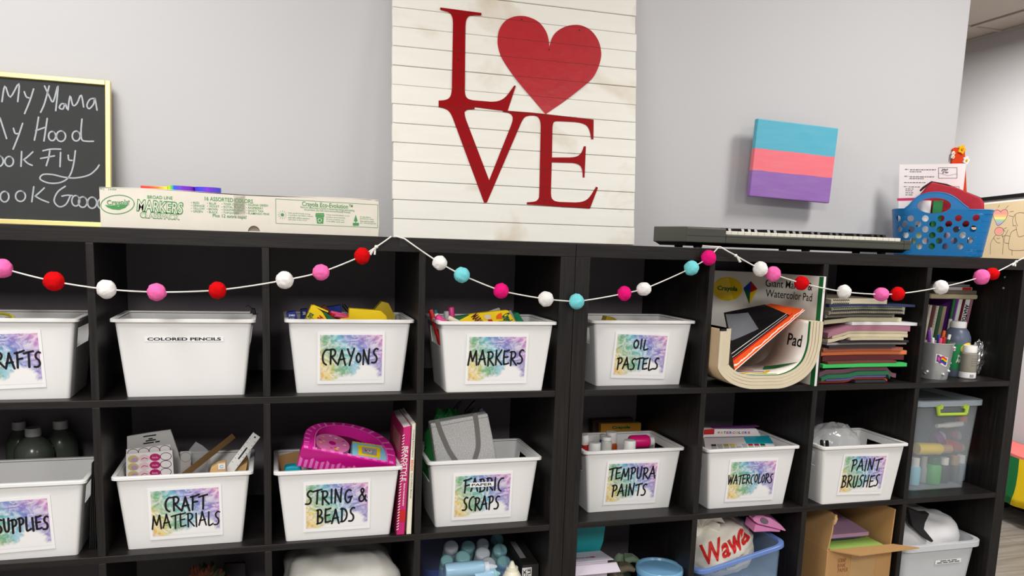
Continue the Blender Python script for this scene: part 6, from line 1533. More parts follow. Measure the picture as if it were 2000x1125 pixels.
# under the pink box
BINC = -.5725
pp('cardboard_piece', 'curved brown cardboard piece inside the left of the STRING & BEADS bin', 'cardboard', [q(75, 440), (q(72, 345)), q(120, 325), q(215, 305), q(222, 440)], .150, .002, 'kraft', zb2)
P = outline([q(118, 440), q(125, 412), q(170, 405), q(228, 408), q(232, 440)], .055, zb2)
single('cyan_pouch', MB().prism(P, (0, .03, 0)), 'cyan_plastic', 'bright cyan pouch edge left of the pink box in the STRING & BEADS bin', 'pouch', (P[0].x, .055, zb2), bevel=.004, seg=3)
single('bead_case', MB().bb(-.66, -.50, .07, .16, zb2, zb2 + .09), 'clear_film', 'clear bead case deep in the STRING & BEADS bin under the pink box', 'case', (-.58, .11, zb2), bevel=.004)
# --- the two books
BINC = None
mat('book_pink', (196, 36, 112), .35); mat('book_pink_cover', (150, 30, 80), .35); mat('book_cream', (238, 232, 212), .4)
BKY = .004
def book(lb, tl, tr, br, bl, m_, cover, depth, texts):
    T0, T1, B1_, B0_ = at(*q(*tl), BKY), at(*q(*tr), BKY), at(*q(*br), BKY), at(*q(*bl), BKY)
    sh = .0085; T0.x -= sh; T1.x -= sh
    B0_.z = B1_.z = z2
    t = thing('book', lb, 'book', (B0_.x, BKY, z2))
    obj('pages', MB().prism([B0_ + Vector((.0012, .002, .001)), B1_ + Vector((-.0012, .002, .001)), T1 + Vector((-.0012, .002, -.002)), T0 + Vector((.0012, .002, -.002))], (0, depth - .004, 0)), 'paper_white', t, world=True)
    obj('spine', MB().prism([B0_, B1_, T1, T0], (0, .002, 0)), m_, t, world=True, bevel=.0006)
    obj('cover', MB().prism([B0_, B0_ + Vector((.0011, 0, 0)), T0 + Vector((.0011, 0, 0)), T0], (0, depth, 0)), cover, t, world=True)
    obj('cover', MB().prism([B1_ + Vector((-.0011, 0, 0)), B1_, T1, T1 + Vector((-.0011, 0, 0))], (0, depth, 0)), cover, t, world=True)
    up = ((T0 + T1) - (B0_ + B1_)).normalized(); ln = ((T0 + T1) - (B0_ + B1_)).length / 2; wd = (T1 - T0).length
    F0 = FR((B0_ + B1_) / 2 + Vector((0, -.0009, 0)), -up, Vector((1, 0, 0)))
    for s_, f0, f1, k, off, m2 in texts:
        mb = MB(); text(mb, s_, F0 @ TR(-ln * (f0 + f1) / 2, off * wd, 0), ln * (f1 - f0), wd * k, .015); obj('spine_lettering', mb, m2, t, world=True)
    return t, B0_, T0, T1, B1_, F0, ln, wd
rb = book('pink spiral-edged beading book standing beside the STRING & BEADS bin', (922, 150), (976, 138), (907, 870), (853, 868), 'book_pink', 'book_pink_cover', .20, [('BEADSTYLE', .50, .82, .52, 0, 'plain_white'), ('fabulous handmade jewelry', .27, .48, .28, .08, 'plain_white'), ('Easy Beading Book', .135, .215, .32, .0, 'plain_white')])
t, B0_, T0, T1, B1_, F0, ln, wd = rb
obj('red_patch', MB().prism([F0 @ Vector(p) for p in ((-ln * .125, -wd * .3, .0002), (-ln * .23, -wd * .3, .0002), (-ln * .23, wd * .45, .0002), (-ln * .125, wd * .45, .0002))], (0, -.0002, 0)), 'wax_red', t, world=True)
mb = MB()
for k in range(34):
    f = .05 + .9 * k / 34; p = B0_.lerp(T0, f); mb.tube([p + Vector((-.0004, -.001, 0)), p + Vector((.002, -.0026, .0015)), p + Vector((.0042, -.001, .003))], .0009, 5)
obj('white_coil', mb, 'plain_white', t, world=True)
mb = MB(); c1, c2 = B0_.lerp(T0, .74), B0_.lerp(T0, .9)
mat('photo_print', (150, 96, 92), .4, var=.5, scale=30)
obj('cover_picture', MB().prism([c1 + Vector((-.0006, .03, 0)), c1 + Vector((-.0006, .15, 0)), c2 + Vector((-.0006, .15, 0)), c2 + Vector((-.0006, .03, 0))], (.0004, 0, 0)), 'photo_print', t, world=True)
book('slim cream beading book, to the right of the pink one', (980, 132), (1004, 124), (950, 862), (920, 862), 'book_cream', 'book_cream', .19, [('Creating Extraordinary', .70, .95, .5, 0, 'print_grey'), ('BEADS', .58, .68, .55, 0, 'orange_mark'), ('from Ordinary Materials', .33, .56, .5, 0, 'print_grey')])
# --- fabric scraps bin
BINC = -.209
q = crop(800, 770, 3.168)
m, nt, b, tc = shader('tote_fabric', .5)
sp_ = noise_out(nt, tc.outputs['Object'], 420, 2); nt.links.new(mixc(nt, ramp(nt, sp_, [(.5, (0, 0, 0)), (.72, (255, 255, 255))]), (190, 190, 190), (238, 238, 240)), b.inputs['Base Color']); bumped(nt, b, sp_, .4, .001)
mat('strap_grey', (122, 120, 119), .8); mat('green_tissue', (24, 116, 52), .7, var=.3, scale=40)
YT = .085
P = outline([q(165, 420), q(128, 182), q(300, 150), q(484, 119), q(520, 290), q(540, 415)], YT, zb2)
t = thing('tote_bag', 'silver-grey sparkly tote bag with dark straps in the FABRIC SCRAPS bin', 'bag', (P[0].x, YT, zb2))
obj('bag_body', MB().prism(P, (0, .035, 0)), 'tote_fabric', t, world=True, bevel=.004)
for nm, pts, yo in (('strap', ((172, 170), (200, 250), (245, 350), (285, 412)), .0016), ('strap', ((408, 132), (422, 240), (425, 330), (405, 400)), .0016)):
    pa = [at(*q(*p), YT - .003) for p in pts]; ws = .0085 if nm else 0
    sm_ = smoothline([(p.x, p.z) for p in pa], 4); mb = MB()
    mb.ribbon(sm_, .0125, FR((0, YT - .0015, 0), (1, 0, 0), (0, 0, 1))); obj(nm, mb, 'strap_grey', t, world=True, solid=.0008)
pa = [at(*q(*p), YT - .0006) for p in ((131, 207), (230, 188), (330, 168), (420, 150), (490, 140))]
mb = MB(); mb.ribbon([(p.x, p.z) for p in pa], .0008, FR((0, YT - .0008, 0), (1, 0, 0), (0, 0, 1))); obj('stitch_line', mb, 'strap_grey', t, world=True)
c1 = at(*q(222, 112), .165); rr = random.Random(21)
mb = MB().ell((c1.x, .165, (c1.z + .012 + zb2) / 2), (.060, .032, (c1.z + .012 - zb2) / 2), 30, 22, lambda p: 1 + .22 * noise.noise(p * 3 + Vector((4, 1, 2))) + .1 * noise.noise(p * 9) - .05)
single('green_fabric', mb, 'green_tissue', 'crumpled green fabric behind the grey tote bag', 'fabric', (c1.x, .165, zb2), smooth=25)
pp('black_fabric', 'pointed black fabric scrap standing behind the grey tote bag', 'fabric', [q(330, 200), q(345, 110), q(385, 60), q(408, 40), q(405, 80), q(370, 130), q(368, 200)], .150, .012, 'wax_black', zb2)
pp('black_fabric', 'thin dark fabric tip above the crumpled green fabric', 'fabric', [q(250, 180), q(268, 100), q(300, 55), q(325, 40), q(300, 90), q(285, 180)], .205 - .012, .008, 'wax_black', zb2)
pp('blue_fabric', 'small blue-grey fabric tip behind the right strap of the grey tote bag', 'fabric', [q(425, 180), q(432, 95), q(448, 84), q(470, 118), q(470, 180)], .130, .015, 'stack_navy_blue_folder_stic', zb2) if 'stack_navy_blue_folder_stic' in MATS else pp('blue_fabric', 'small blue-grey fabric tip behind the right strap of the grey tote bag', 'fabric', [q(425, 180), q(432, 95), q(448, 84), q(470, 118), q(470, 180)], .130, .015, 'paint_grey', zb2)
# --- tempura bin
BINC = None
q = crop(1100, 790, 3.359)
mat('paint_red', (196, 26, 24), .3); mat('paint_orange', (196, 92, 20), .3); mat('paint_pink', (240, 28, 128), .3); mat('paint_blue', (40, 66, 170), .3); mat('paint_clear', (206, 206, 200), .25); mat('crayola_tan', (196, 140, 44), .5); mat('dark_box', (60, 40, 28), .6)
def small_bottle(lb, x0, x1, vtop, vcap, y, mcap, mbody, rk=1.0, lean=0):
    pa, pc_ = at(*q(x0, vtop), y), at(*q(x1, vtop), y); rc = (pc_.x - pa.x) / 2 * rk; xc = (pa.x + pc_.x) / 2; zt = at(*q(x0, vtop), y).z; zc_ = at(*q(x0, vcap), y).z
    hz = zc_ - zb2; ht = zt - zb2; t = thing('paint_bottle', lb, 'bottle', M=TR(xc + lean, y, zb2) @ RYm(-math.degrees(math.atan2(lean, ht))))
    obj('body', MB().lathe([(rc * 1.05, 0), (rc * 1.12, .004), (rc * 1.12, hz - .008), (rc * .95, hz - .001), (rc * .8, hz)], 24), mbody, t, smooth=40)
    obj('cap', MB().lathe([(rc, hz + .0004), (rc, ht - .002), (rc * .93, ht), (rc * .6, ht + .0006)], 24), mcap, t, smooth=40)
small_bottle('red paint bottle with a white cap, leftmost in the TEMPURA PAINTS bin', 116, 166, 195, 258, .130, 'plain_white', 'paint_red', 1.0, .030)
small_bottle('white capped bottle second from the left at the front of the TEMPURA PAINTS bin', 168, 246, 250, 310, .100, 'plain_white', 'paint_clear', .95)
small_bottle('white and blue paint bottle in the middle of the TEMPURA PAINTS bin', 256, 316, 212, 235, .112, 'plain_white', 'paint_clear')
small_bottle('tall white capped orange bottle at the back of the TEMPURA PAINTS bin', 284, 352, 180, 250, .185, 'plain_white', 'paint_orange')
small_bottle('bottle with a blue-grey cap partly hidden behind the white and blue one', 242, 280, 196, 230, .165, 'stack_navy' if 'stack_navy' in MATS else 'cap_grey', 'paint_blue')
small_bottle('white capped bottle in front of the lying pink bottle', 398, 476, 236, 310, .098, 'plain_white', 'paint_clear', .95)
p = at(*q(270, 262), .092)
tb = bpy.data.objects.get('paint_bottle.004') 
# lying pink bottle, resting on a dark jar below it
a, b_ = at(*q(432, 245), .158), at(*q(590, 240), .150); dv = (b_ - a); hl = dv.length; rp = .0170
jx = (a.x + b_.x) / 2; jz = (a.z + b_.z) / 2 - rp * 1.12
tj = thing('paint_jar', 'dark jar underneath the lying pink bottle in the TEMPURA PAINTS bin', 'jar', (jx, .155, zb2))
obj('body', MB().lathe([(.028, 0), (.029, .004), (.029, jz - zb2 - .02), (.026, jz - zb2 - .012)], 24), 'paint_orange', tj, smooth=40); obj('lid', MB().lathe([(.0275, jz - zb2 - .012), (.0275, jz - zb2 - .0005)], 24), 'ink_black', tj, smooth=40)
MB_ = Matrix.Identity(4); ax = dv.normalized(); s1 = ax.cross(Vector((0, 0, 1))).normalized(); s2 = s1.cross(ax)
for i in range(3): MB_[i][0], MB_[i][1], MB_[i][2], MB_[i][3] = s1[i], s2[i], ax[i], a[i]
t = thing('paint_bottle', 'bright pink paint bottle lying on its side in the TEMPURA PAINTS bin', 'bottle', M=MB_)
obj('body', MB().lathe([(rp * .85, 0), (rp * 1.05, .004), (rp * 1.1, .012), (rp * 1.1, hl * .72), (rp * .95, hl * .80), (rp * .6, hl * .84)], 26), 'paint_pink', t, smooth=40)
obj('cap', MB().lathe([(rp * .78, hl * .84), (rp * .8, hl * .86), (rp * .78, hl)], 22), 'plain_white', t, smooth=40)
t = pp('crayon_carton', 'tan yellow carton with a brand word standing behind the TEMPURA PAINTS bin', 'box', [q(246, 240), q(248, 128), q(512, 121), q(508, 240)], .315, .02, 'crayola_tan', z2)
front_text('Crayola', .315, *q(320, 140), *q(440, 164), t, 'forest_green', .05)
pp('dark_carton', 'dark brown carton behind the tan yellow carton', 'box', [q(192, 240), q(195, 104), q(462, 92), q(464, 240)], .342, .03, 'dark_box', z2)
# --- watercolors bin
BINC = .5635
q = crop(1350, 790, 3.358)
mat('box_purple', (110, 40, 120), .5)
P = outline([q(76, 215), q(78, 160), q(300, 162), q(430, 160), q(462, 215)], .165, zb2); 
t = thing('watercolor_box', 'white box with coloured WATERCOLORS lettering at the back of the WATERCOLORS bin', 'paint box', (P[0].x, .165, zb2))
obj('carton', MB().prism(P, (0, .02, 0)), 'paper_white', t, world=True, bevel=.001)
mb = MB(); 
for i, ch in enumerate('WATERCOLORS'):
    mb.cur = i % 5; c0_, c1_ = q(172 + 19.8 * i, 176), q(188 + 19.8 * i, 192); pbox(mb, ch, .165, *c0_, *c1_, .03)
obj('coloured_lettering', mb, ['wax_red', 'crayon_olive', 'forest_green', 'wax_red', 'box_blue'], t, world=True)
mb = MB(); p0, p1 = at(*q(84, 163), .165), at(*q(150, 195), .165); rr = random.Random(3)
mb.bb(max(p0.x, .435), p1.x, .1644, .1648, p1.z, p0.z); obj('red_badge', mb, 'wax_red', t, world=True)
mb = MB(); p0, p1 = at(*q(150, 152), .165), at(*q(445, 162), .165); mb.bb(p0.x, p1.x, .166, .184, P[1].z, P[1].z + .002); obj('purple_top', mb, 'box_purple', t, world=True)
# flat box with a row of tubes printed on it, tilted against the first
YW = .050; Y2 = .150
a, b_, c, d = at(*q(72, 300), YW), at(*q(565, 296), YW), at(*q(508, 204), Y2), at(*q(80, 214), Y2)
a.x = max(a.x, .431); d.x = max(d.x, .431); b_.x = min(b_.x, .69)
nn_ = (b_ - a).cross(d - a).normalized(); nn_ = nn_ if nn_.z > 0 else -nn_
t = thing('tube_paint_set', 'flat white and blue paint set with a row of tubes, tilted in the WATERCOLORS bin', 'paint box', tuple(a))
def wf(u, v, o=0): return a.lerp(b_, u).lerp(d.lerp(c, u), v) + nn_ * o
obj('carton', MB().slab(lambda u, v: wf(u, v, -.014), 4, 4, nn_ * .014), 'paper_white', t, world=True, bevel=.0008)
obj('blue_panel', MB().slab(lambda u, v: wf(.60 + u * .4, .42 + v * .56, .0002), 2, 2, nn_ * .0003), 'cyan_plastic', t, world=True)
obj('dark_line', MB().slab(lambda u, v: wf(.02 + u * .58, .93 + v * .05, .0002), 2, 2, nn_ * .0003), 'print_grey', t, world=True)
cls = ['wax_black', 'cap_grey', 'crayon_olive', 'crayon_yellow', 'plain_white', 'cap_grey', 'wax_red', 'wax_red', 'forest_green']
for k, m_ in enumerate(cls):
    u0 = .09 + k * .088
    o_ = obj('tube_print', MB().slab(lambda u, v: wf(u0 + u * .066, .05 + v * .36, .0003), 1, 2, nn_ * .0006), 'cap_grey', t, world=True)
    obj('colour_band', MB().slab(lambda u, v: wf(u0 + u * .066, .27 + v * .12, .0010), 1, 1, nn_ * .0004), m_, o_, world=True)
single('box_stand', MB().bb(.46, .665, .07, .155, zb2, zb2 + .085), 'paper_white', 'white carton under the tilted paint set in the WATERCOLORS bin', 'box', (.56, .11, zb2), bevel=.002)
# --- paint brushes bin
BINC = None
q = crop(1560, 790, 3.358)
mat('clear_bag', (226, 228, 230), .12, alpha=.36, spec=.9, var=.1)
c1 = at(*q(250, 180), .115); tz_ = at(*q(235, 97), .13).z
mb = MB().ell((.895, .105, (zb2 + tz_) / 2), (.098, .066, (tz_ - zb2) / 2), 44, 30, lambda p: .96 + .16 * abs(noise.noise(p * 2.3 + Vector((1, 7, 3)))) - .10 * abs(noise.noise(p * 4.5)) + .025 * noise.noise(p * 10))
for p in mb.v: p.z = max(p.z, zb2)
single('plastic_bag', mb, 'clear_bag', 'crumpled clear plastic bag filling the PAINT BRUSHES bin', 'bag', (.895, .105, zb2), smooth=35)
for i, (x, y, x2, y2, lb) in enumerate(((150, 235, 200, 272, 'dark brush head at the front left of the PAINT BRUSHES bin'), (185, 238, 228, 272, 'dark brush head right of the first one in the PAINT BRUSHES bin'))):
    a, b_ = at(*q(x, y), .032), at(*q(x2, y2), .03); bb_ = Vector((b_.x + .02, .05, zb2 + .01))
    stick('paint_brush', lb, 'brush', bb_, a, .005, ('dark_wood', 'wax_black'), cap=.3)
# --- clear box with the green handle
q = crop(1740, 750, 3.0)
mat('clear_plastic', (214, 224, 232), .25, alpha=.17, spec=.6, var=.02); mat('clear_rim', (200, 214, 226), .3, alpha=.62, var=.02); mat('lime_plastic', (190, 220, 80), .35)
YC = .03
a, b_, c, d = at(*q(105, 628), YC), at(*q(433, 605), YC), at(*q(155, 112), YC - .012), at(*q(545, 108), YC - .012)
wb, wt = b_.x - a.x, d.x - c.x; hb2 = (c.z + d.z) / 2 - z2; xc = (a.x + b_.x) / 2; yb0 = atz(*q(433, 605), z2).y
wb = min(wb, .30); yb0 = .064; wb = .218; wt = .262; xc = 1.268
t = thing('latch_box', 'tall clear plastic box with a lime green latch handle, full of paint bottles', 'storage box', (xc, yb0, z2))
obj('body', tub(MB(), [0, .03, .5, .95, 1.0], wb, wt - .012, .26, .30, .02, .024, hb2 - .004, .012, None, .0022), 'clear_plastic', t, smooth=35)
obj('lid_rim', rimring(wt, .318, .026, -.012 + .150, hb2 - .014, hb2, .012, .003), 'clear_rim', t, smooth=35)
obj('lid', MB().loft([rrect(wt - .02, .298, .02, 0, .138, hb2 - .0005), rrect(wt - .02, .298, .02, 0, .138, hb2 + .0015)]), 'clear_plastic', t, smooth=35)
def lb2(x, y): p = at(*q(x, y), yb0 - .022); return Vector((p.x - xc, p.z - z2))
h0, h1 = lb2(275, 188), lb2(465, 122); hx0, hx1 = h0.x, h1.x; dd = -.020
mb = MB(); F_ = FR((0, dd - .002, 0), (1, 0, 0), (0, 0, 1))
for pts in ([(278, 128), (283, 180), (442, 176), (452, 126)],):
    pa = [Vector((lb2(*p).x, dd, lb2(*p).y)) for p in pts]; mb.tube([pa[0], pa[1].lerp(pa[0], .1), pa[1], pa[1].lerp(pa[2], .03), pa[2].lerp(pa[1], .03), pa[2], pa[2].lerp(pa[3], .1), pa[3]], [.0062, .006, .0055, .005, .005, .0055, .006, .0062], 10)
for (x, y) in ((297, 135), (440, 133)):
    p = lb2(x, y); mb.lathe([(.008, -.006), (.008, .006)], 16, TR(p.x, dd + .004, p.y) @ RXm(90))
obj('latch_handle', mb, 'lime_plastic', t, smooth=40, label='lime green latch handle')
inside = [('yellow bottle lying with a tan cap across the middle of the clear box', 'lie', (150, 378), (345, 380), .066, .019, 'crayon_yellow', 'kraft'), ('red bottle lying above the tan capped bottles in the clear box', 'lie', (300, 348), (440, 378), .100, .018, 'paint_red', 'kraft'), ('grey paint tube lying above the red bottle in the clear box', 'lie', (455, 318), (345, 290), .120, .016, 'grey_plastic', 'wax_red'), ('purple bottle end near the top of the pile in the clear box', 'lie', (250, 330), (300, 300), .08, .0215, 'box_purple', 'sticker_lilac'), ('white tube lying near the top in the clear box', 'lie', (415, 232), (268, 246), .07, .009, 'plain_white', 'plain_white'), ('orange bottle at the upper right in the clear box', 'lie', (390, 215), (450, 197), .10, .012, 'orange_mark', 'orange_mark'), ('purple tube at the right in the clear box', 'lie', (410, 248), (470, 260), .11, .012, 'purple_plastic', 'purple_plastic'),
 ('green bottle standing at the front of the clear box', 'st', (250, 468), (250, 425), .072, .0245, 'paint_green', 'forest_green'), ('dark bottle with a white cap left of the tan capped one in the clear box', 'st', (312, 470), (318, 430), .075, .018, 'wax_black', 'plain_white'), ('dark bottle with a tan cap standing in the clear box', 'st', (370, 470), (378, 420), .080, .0175, 'wax_black', 'kraft'), ('grey bottle with a white cap at the right of the clear box', 'st', (408, 460), (418, 415), .085, .0175, 'paint_grey', 'plain_white'), ('white and blue tube leaning at the left of the clear box', 'st', (140, 480), (152, 430), .070, .018, 'sky_card', 'plain_white'), ('grey bottle between the blue tube and the green bottle in the clear box', 'st', (190, 480), (195, 420), .085, .014, 'grey_plastic', 'cap_grey')]
mat('paint_green', (70, 170, 70), .35)
for lb, k, pa, pb_, y, r_, m_, mc in inside:
    A_, B_ = at(*q(*pa), yb0 + y - .02), at(*q(*pb_), yb0 + y - .02)
    if k == 'st':
        zz0 = z2 + .0035; t = thing('paint_bottle', lb, 'bottle', (A_.x, A_.y, zz0)); hh_ = B_.z - zz0; hs_ = A_.z - zz0
        obj('body', MB().lathe([(r_ * .95, 0), (r_, .003), (r_, hs_ - .006), (r_ * .8, hs_)], 20), m_, t, smooth=40); obj('cap', MB().lathe([(r_ * .72, hs_), (r_ * .7, hh_ - .001), (r_ * .6, hh_)], 18), mc, t, smooth=40)
    else:
        M_ = Matrix.Identity(4); ax = (B_ - A_).normalized(); s1 = ax.cross(Vector((0, 0, 1))).normalized(); s2 = s1.cross(ax); Lh = (B_ - A_).length
        for i in range(3): M_[i][0], M_[i][1], M_[i][2], M_[i][3] = s1[i], s2[i], ax[i], A_[i]
        t = thing('paint_bottle', lb, 'bottle', M=M_); obj('body', MB().lathe([(r_ * .9, 0), (r_, .003), (r_, Lh * .66), (r_ * .75, Lh * .72)], 20), m_, t, smooth=40); obj('cap', MB().lathe([(r_ * .75, Lh * .72), (r_ * .72, Lh)], 18), mc, t, smooth=40)
# ================================================================ lower shelf
z3 = RZ3 + .0005
# --- dark cubby with a russet wreath (left unit, second column)
q = crop(190, 790, 3.358)
mat('russet', (86, 40, 20), .8, var=.6, scale=30); mat('dark_frame', (40, 38, 40), .5); mat('moss', (50, 50, 24), .85, var=.4, scale=40)
p = at(*q(700, 1110), .16); p.x = max(-.98, min(-.85, p.x)); rr = random.Random(17)
t = thing('leaf_garland', 'russet and dark green artificial foliage in the dark lower cubby', 'decoration', (p.x, .16, z3))
hz = at(*q(690, 1050), .16).z - z3
obj('stem_base', MB().ell((0, 0, hz * .46), (.05, .05, hz * .45), 20, 14, lambda p_: 1 - .12 * abs(noise.noise(p_ * 3))), 'moss', t, smooth=40)
def leaf(mb, c, d, L_, wd):
    d = d.normalized(); s_ = d.cross(Vector((.2, -1, .3))).normalized(); n_ = d.cross(s_)
    mb.add([c, c + d * L_ * .5 + s_ * wd + n_ * .004, c + d * L_, c + d * L_ * .5 - s_ * wd + n_ * .004, c + d * L_ * .5 - n_ * .002], [(0, 1, 4), (1, 2, 4), (2, 3, 4), (3, 0, 4)])
for nm, m_, n_ in (('russet_leaves', 'russet', 130), ('green_leaves', 'moss', 80)):
    mb = MB()
    for k in range(n_):
        th, ph = rr.uniform(0, 6.28), rr.uniform(-.2, 1.4); dv = Vector((math.cos(th) * math.cos(ph), math.sin(th) * math.cos(ph), math.sin(ph)))
        leaf(mb, Vector((dv.x * .05, dv.y * .05, hz * .45 + dv.z * hz * .42)), dv + Vector((rr.uniform(-.5, .5), rr.uniform(-.5, .5), rr.uniform(-.3, .5))), rr.uniform(.025, .045), .008)
    obj(nm, mb, m_, t)
t = pp('picture_frame', 'dark picture frame standing at the right of the dark lower cubby', 'frame', [q(830, 1140), q(830, 1048), q(970, 1040), q(975, 1140)], .25, .012, 'dark_frame', z3)
# --- white cloth bundle
q = crop(520, 790, 3.359)
mat('white_cloth', (214, 212, 206), .9, var=.05, bump=.2, bscale=30)
tp = at(*q(560, 950), .12); cx_ = -.5575
def fold(p):
    sq = (abs(p.x) ** 4 + abs(p.y) ** 4 + abs(p.z) ** 4) ** -.25
    return sq * .97 * (1 + .035 * math.sin(7 * p.x + 9 * p.z + 4 * p.y) + .05 * noise.noise(p * 1.6 + Vector((2, 2, 5))) + .045 * noise.noise(Vector((p.x * 9, p.y * 3, p.z * 2.5))))
hz = tp.z - z3
mb = MB().ell((cx_, .155, z3 + hz * .5), (.152, .145, hz * .5), 60, 40, fold)
for p in mb.v:
    p.x = max(-.7255, min(-.3925, p.x)); p.z = max(z3, p.z); p.y = min(.382, p.y)
single('white_cloth_bundle', mb, 'white_cloth', 'folded white cloth bundle filling the lower cubby under the STRING & BEADS bin', 'cloth', (cx_, .155, z3), smooth=70)
# --- glue bottles in a blue bin
q = crop(800, 770, 3.168)
mat('blue_clear', (48, 84, 170), .25, alpha=.16); mat('glue_body', (176, 210, 216), .25, alpha=.85); mat('glue_cap', (150, 204, 210), .3, alpha=.9); mat('glue_cap_pale', (206, 216, 226), .3); mat('glue_white', (238, 234, 214), .35); mat('grey_card', (120, 120, 122), .6)
gx0, gx1 = -.354, -.118
t = thing('blue_bin', 'blue translucent bin holding the clear glue bottles', 'bin', ((gx0 + gx1) / 2, .055, z3))
gzt = at(*q(200, 1110), .05).z
obj('body', tub(MB(), [0, .03, .5, 1.0], .200, .236, .26, .30, .015, .02, .235, .012, None, .002), 'blue_clear', t, smooth=35)
gl = [(258, 935, .17, 'glue_cap_pale', 48), (365, 935, .19, 'glue_cap', 45), (455, 918, .21, 'glue_cap_pale', 40), (545, 890, .26, 'glue_cap', 48), (232, 1020, .10, 'glue_cap', 40), (332, 1000, .12, 'glue_cap', 50), (455, 975, .145, 'glue_cap_pale', 48), (562, 955, .17, 'glue_cap', 52), (490, 1040, .09, 'glue_cap_pale', 50), (585, 1030, .11, 'glue_cap', 45)]
desc = ['leftmost of the rear row', 'second of the rear row, bluish', 'third of the rear row, greyish', 'furthest back at the right', 'at the left edge of the blue bin', 'large bluish one in the middle row', 'pale one in the middle row', 'bluish one at the right of the middle row', 'pale one behind the lying bottle', 'bluish one behind the white nozzle bottle']
pos = []
for (x, y, yy, m_, rpx), ds in zip(gl, desc):
    p = at(*q(x, y), yy); s_ = (p - CAM).dot(RZ) / FPX / 3.168; r_ = rpx * s_
    tilt = Vector((.0, -.38, 1)).normalized()
    pos.append((p, r_, m_, ds))
for i, (p, r_, m_, ds) in enumerate(pos):
    r_ = min(r_, .0205)
    ax = Vector((-.05, -.75, 1)).normalized(); top = p.copy(); Lh = min(.105, (p.z - z3 - .02) / ax.z); base = top - ax * Lh
    M_ = Matrix.Identity(4); s1 = ax.cross(Vector((0, 1, .1))).normalized(); s2 = ax.cross(s1)
    for k in range(3): M_[k][0], M_[k][1], M_[k][2], M_[k][3] = s1[k], s2[k], ax[k], base[k]
    t = thing('glue_bottle', 'clear glue bottle, ' + ds, 'glue bottle', M=M_)
    obj('body', MB().lathe([(r_ * .95, 0), (r_, .004), (r_, Lh - .032), (r_ * .9, Lh - .024), (r_ * .75, Lh - .02)], 22), 'glue_body', t, smooth=40)
    obj('cap', MB().lathe([(r_ * .98, Lh - .022), (r_, Lh - .018), (r_, Lh - .008), (r_ * .93, Lh - .0035), (r_ * .75, Lh - .001), (r_ * .5, Lh)], 22), m_, t, smooth=40)
def lying(lb, x0, y0, x1, y1, y, r_, mb_, mc, nm='glue_bottle', cat='glue bottle'):
    A_, B_ = at(*q(x0, y0), y), at(*q(x1, y1), y); M_ = Matrix.Identity(4); ax = (B_ - A_).normalized(); s1 = ax.cross(Vector((0, 0, 1))).normalized(); s2 = s1.cross(ax); Lh = (B_ - A_).length
    for i in range(3): M_[i][0], M_[i][1], M_[i][2], M_[i][3] = s1[i], s2[i], ax[i], A_[i]
    t = thing(nm, lb, cat, M=M_)
    obj('body', MB().lathe([(r_ * .9, 0), (r_, .004), (r_, Lh * .70), (r_ * .9, Lh * .74)], 24), mb_, t, smooth=40); obj('collar', MB().lathe([(r_ * .82, Lh * .74), (r_ * .82, Lh * .83)], 22), mc, t, smooth=40); obj('nozzle', MB().lathe([(r_ * .55, Lh * .83), (r_ * .45, Lh * .9), (r_ * .16, Lh)], 18), mc, t, smooth=40)
    return t
mat('lying_blue', (150, 190, 216), .3)
t = lying('clear blue glue bottle lying in front of the standing ones', 218, 1095, 540, 1065, .040, .0205, 'lying_blue', 'glue_cap_pale')
mb = MB(); text(mb, 'CLEAR GLUE', TR(0, 0, 0), .05, .012, .02); Lh = .1
mb.v = [Vector((-(.0209) * math.cos((p.y) / .0209 + .0) * 0 + p.y * 0, 0, 0)) + Vector((.0207 * math.sin(.2 + p.y / .0207), -.0207 * math.cos(.2 + p.y / .0207), .045 + p.x)) for p in mb.v]
lying('clear blue glue bottle lying lowest at the front of the blue bin', 400, 1130, 560, 1108, .030, .016, 'lying_blue', 'glue_cap', )
# white bottle with a nozzle
A_ = at(*q(648, 1040), .045); t = thing('glue_bottle', 'cream white glue bottle with a pointed nozzle beside the dark box', 'glue bottle', (A_.x - .006, .045, z3 + .0))
zt_ = A_.z - z3
obj('body', MB().lathe([(.027, 0), (.028, .006), (.028, zt_ - .055), (.026, zt_ - .038), (.018, zt_ - .022)], 26), 'glue_white', t, smooth=40); obj('collar', MB().lathe([(.0165, zt_ - .022), (.016, zt_ - .012)], 22), 'glue_white', t, smooth=40); obj('nozzle', MB().lathe([(.010, zt_ - .012), (.007, zt_ - .004), (.0035, zt_ + .004)], 18), 'glue_white', t, smooth=40)
# dark box right, grey card left
mat('dark_print', (44, 41, 41), .5)
a, b_ = at(*q(690, 1060), .06), at(*q(800, 1060), .06); zt_ = a.z; tb_ = at(*q(630, 945), .22)
t = thing('craft_carton', 'dark printed carton with white lettering right of the glue bottles', 'box', (a.x, .06, z3))
x0_, x1_ = a.x + .004, min(b_.x, -.042)
obj('carton', MB().prism([(x0_, .06, z3), (x0_, .06, zt_), (x0_, .235, zt_ + .014), (x0_, .235, z3)], (x1_ - x0_, 0, 0)), 'dark_print', t, world=True, bevel=.001)
front_text('BLACK', .06, *q(700, 1075), *q(728, 1135), t, 'plain_white', .03, 0)
mb = MB(); pz = at(*q(710, 1076), .06); text(mb, 'BLACK', FR((pz.x + .001, .0590, pz.z - .029), (0, 0, 1), (-1, 0, 0)), .052, .0095, .03); text(mb, 'BOTTLE', FR((pz.x + .0135, .0590, pz.z - .0315), (0, 0, 1), (-1, 0, 0)), .06, .0095, .03)
obj('white_panel', MB().bb(pz.x - .006, pz.x + .0205, .0593, .0598, pz.z - .064, pz.z + .001), 'plain_white', t, world=True); obj('print_rotated', mb, 'ink_black', t, world=True)
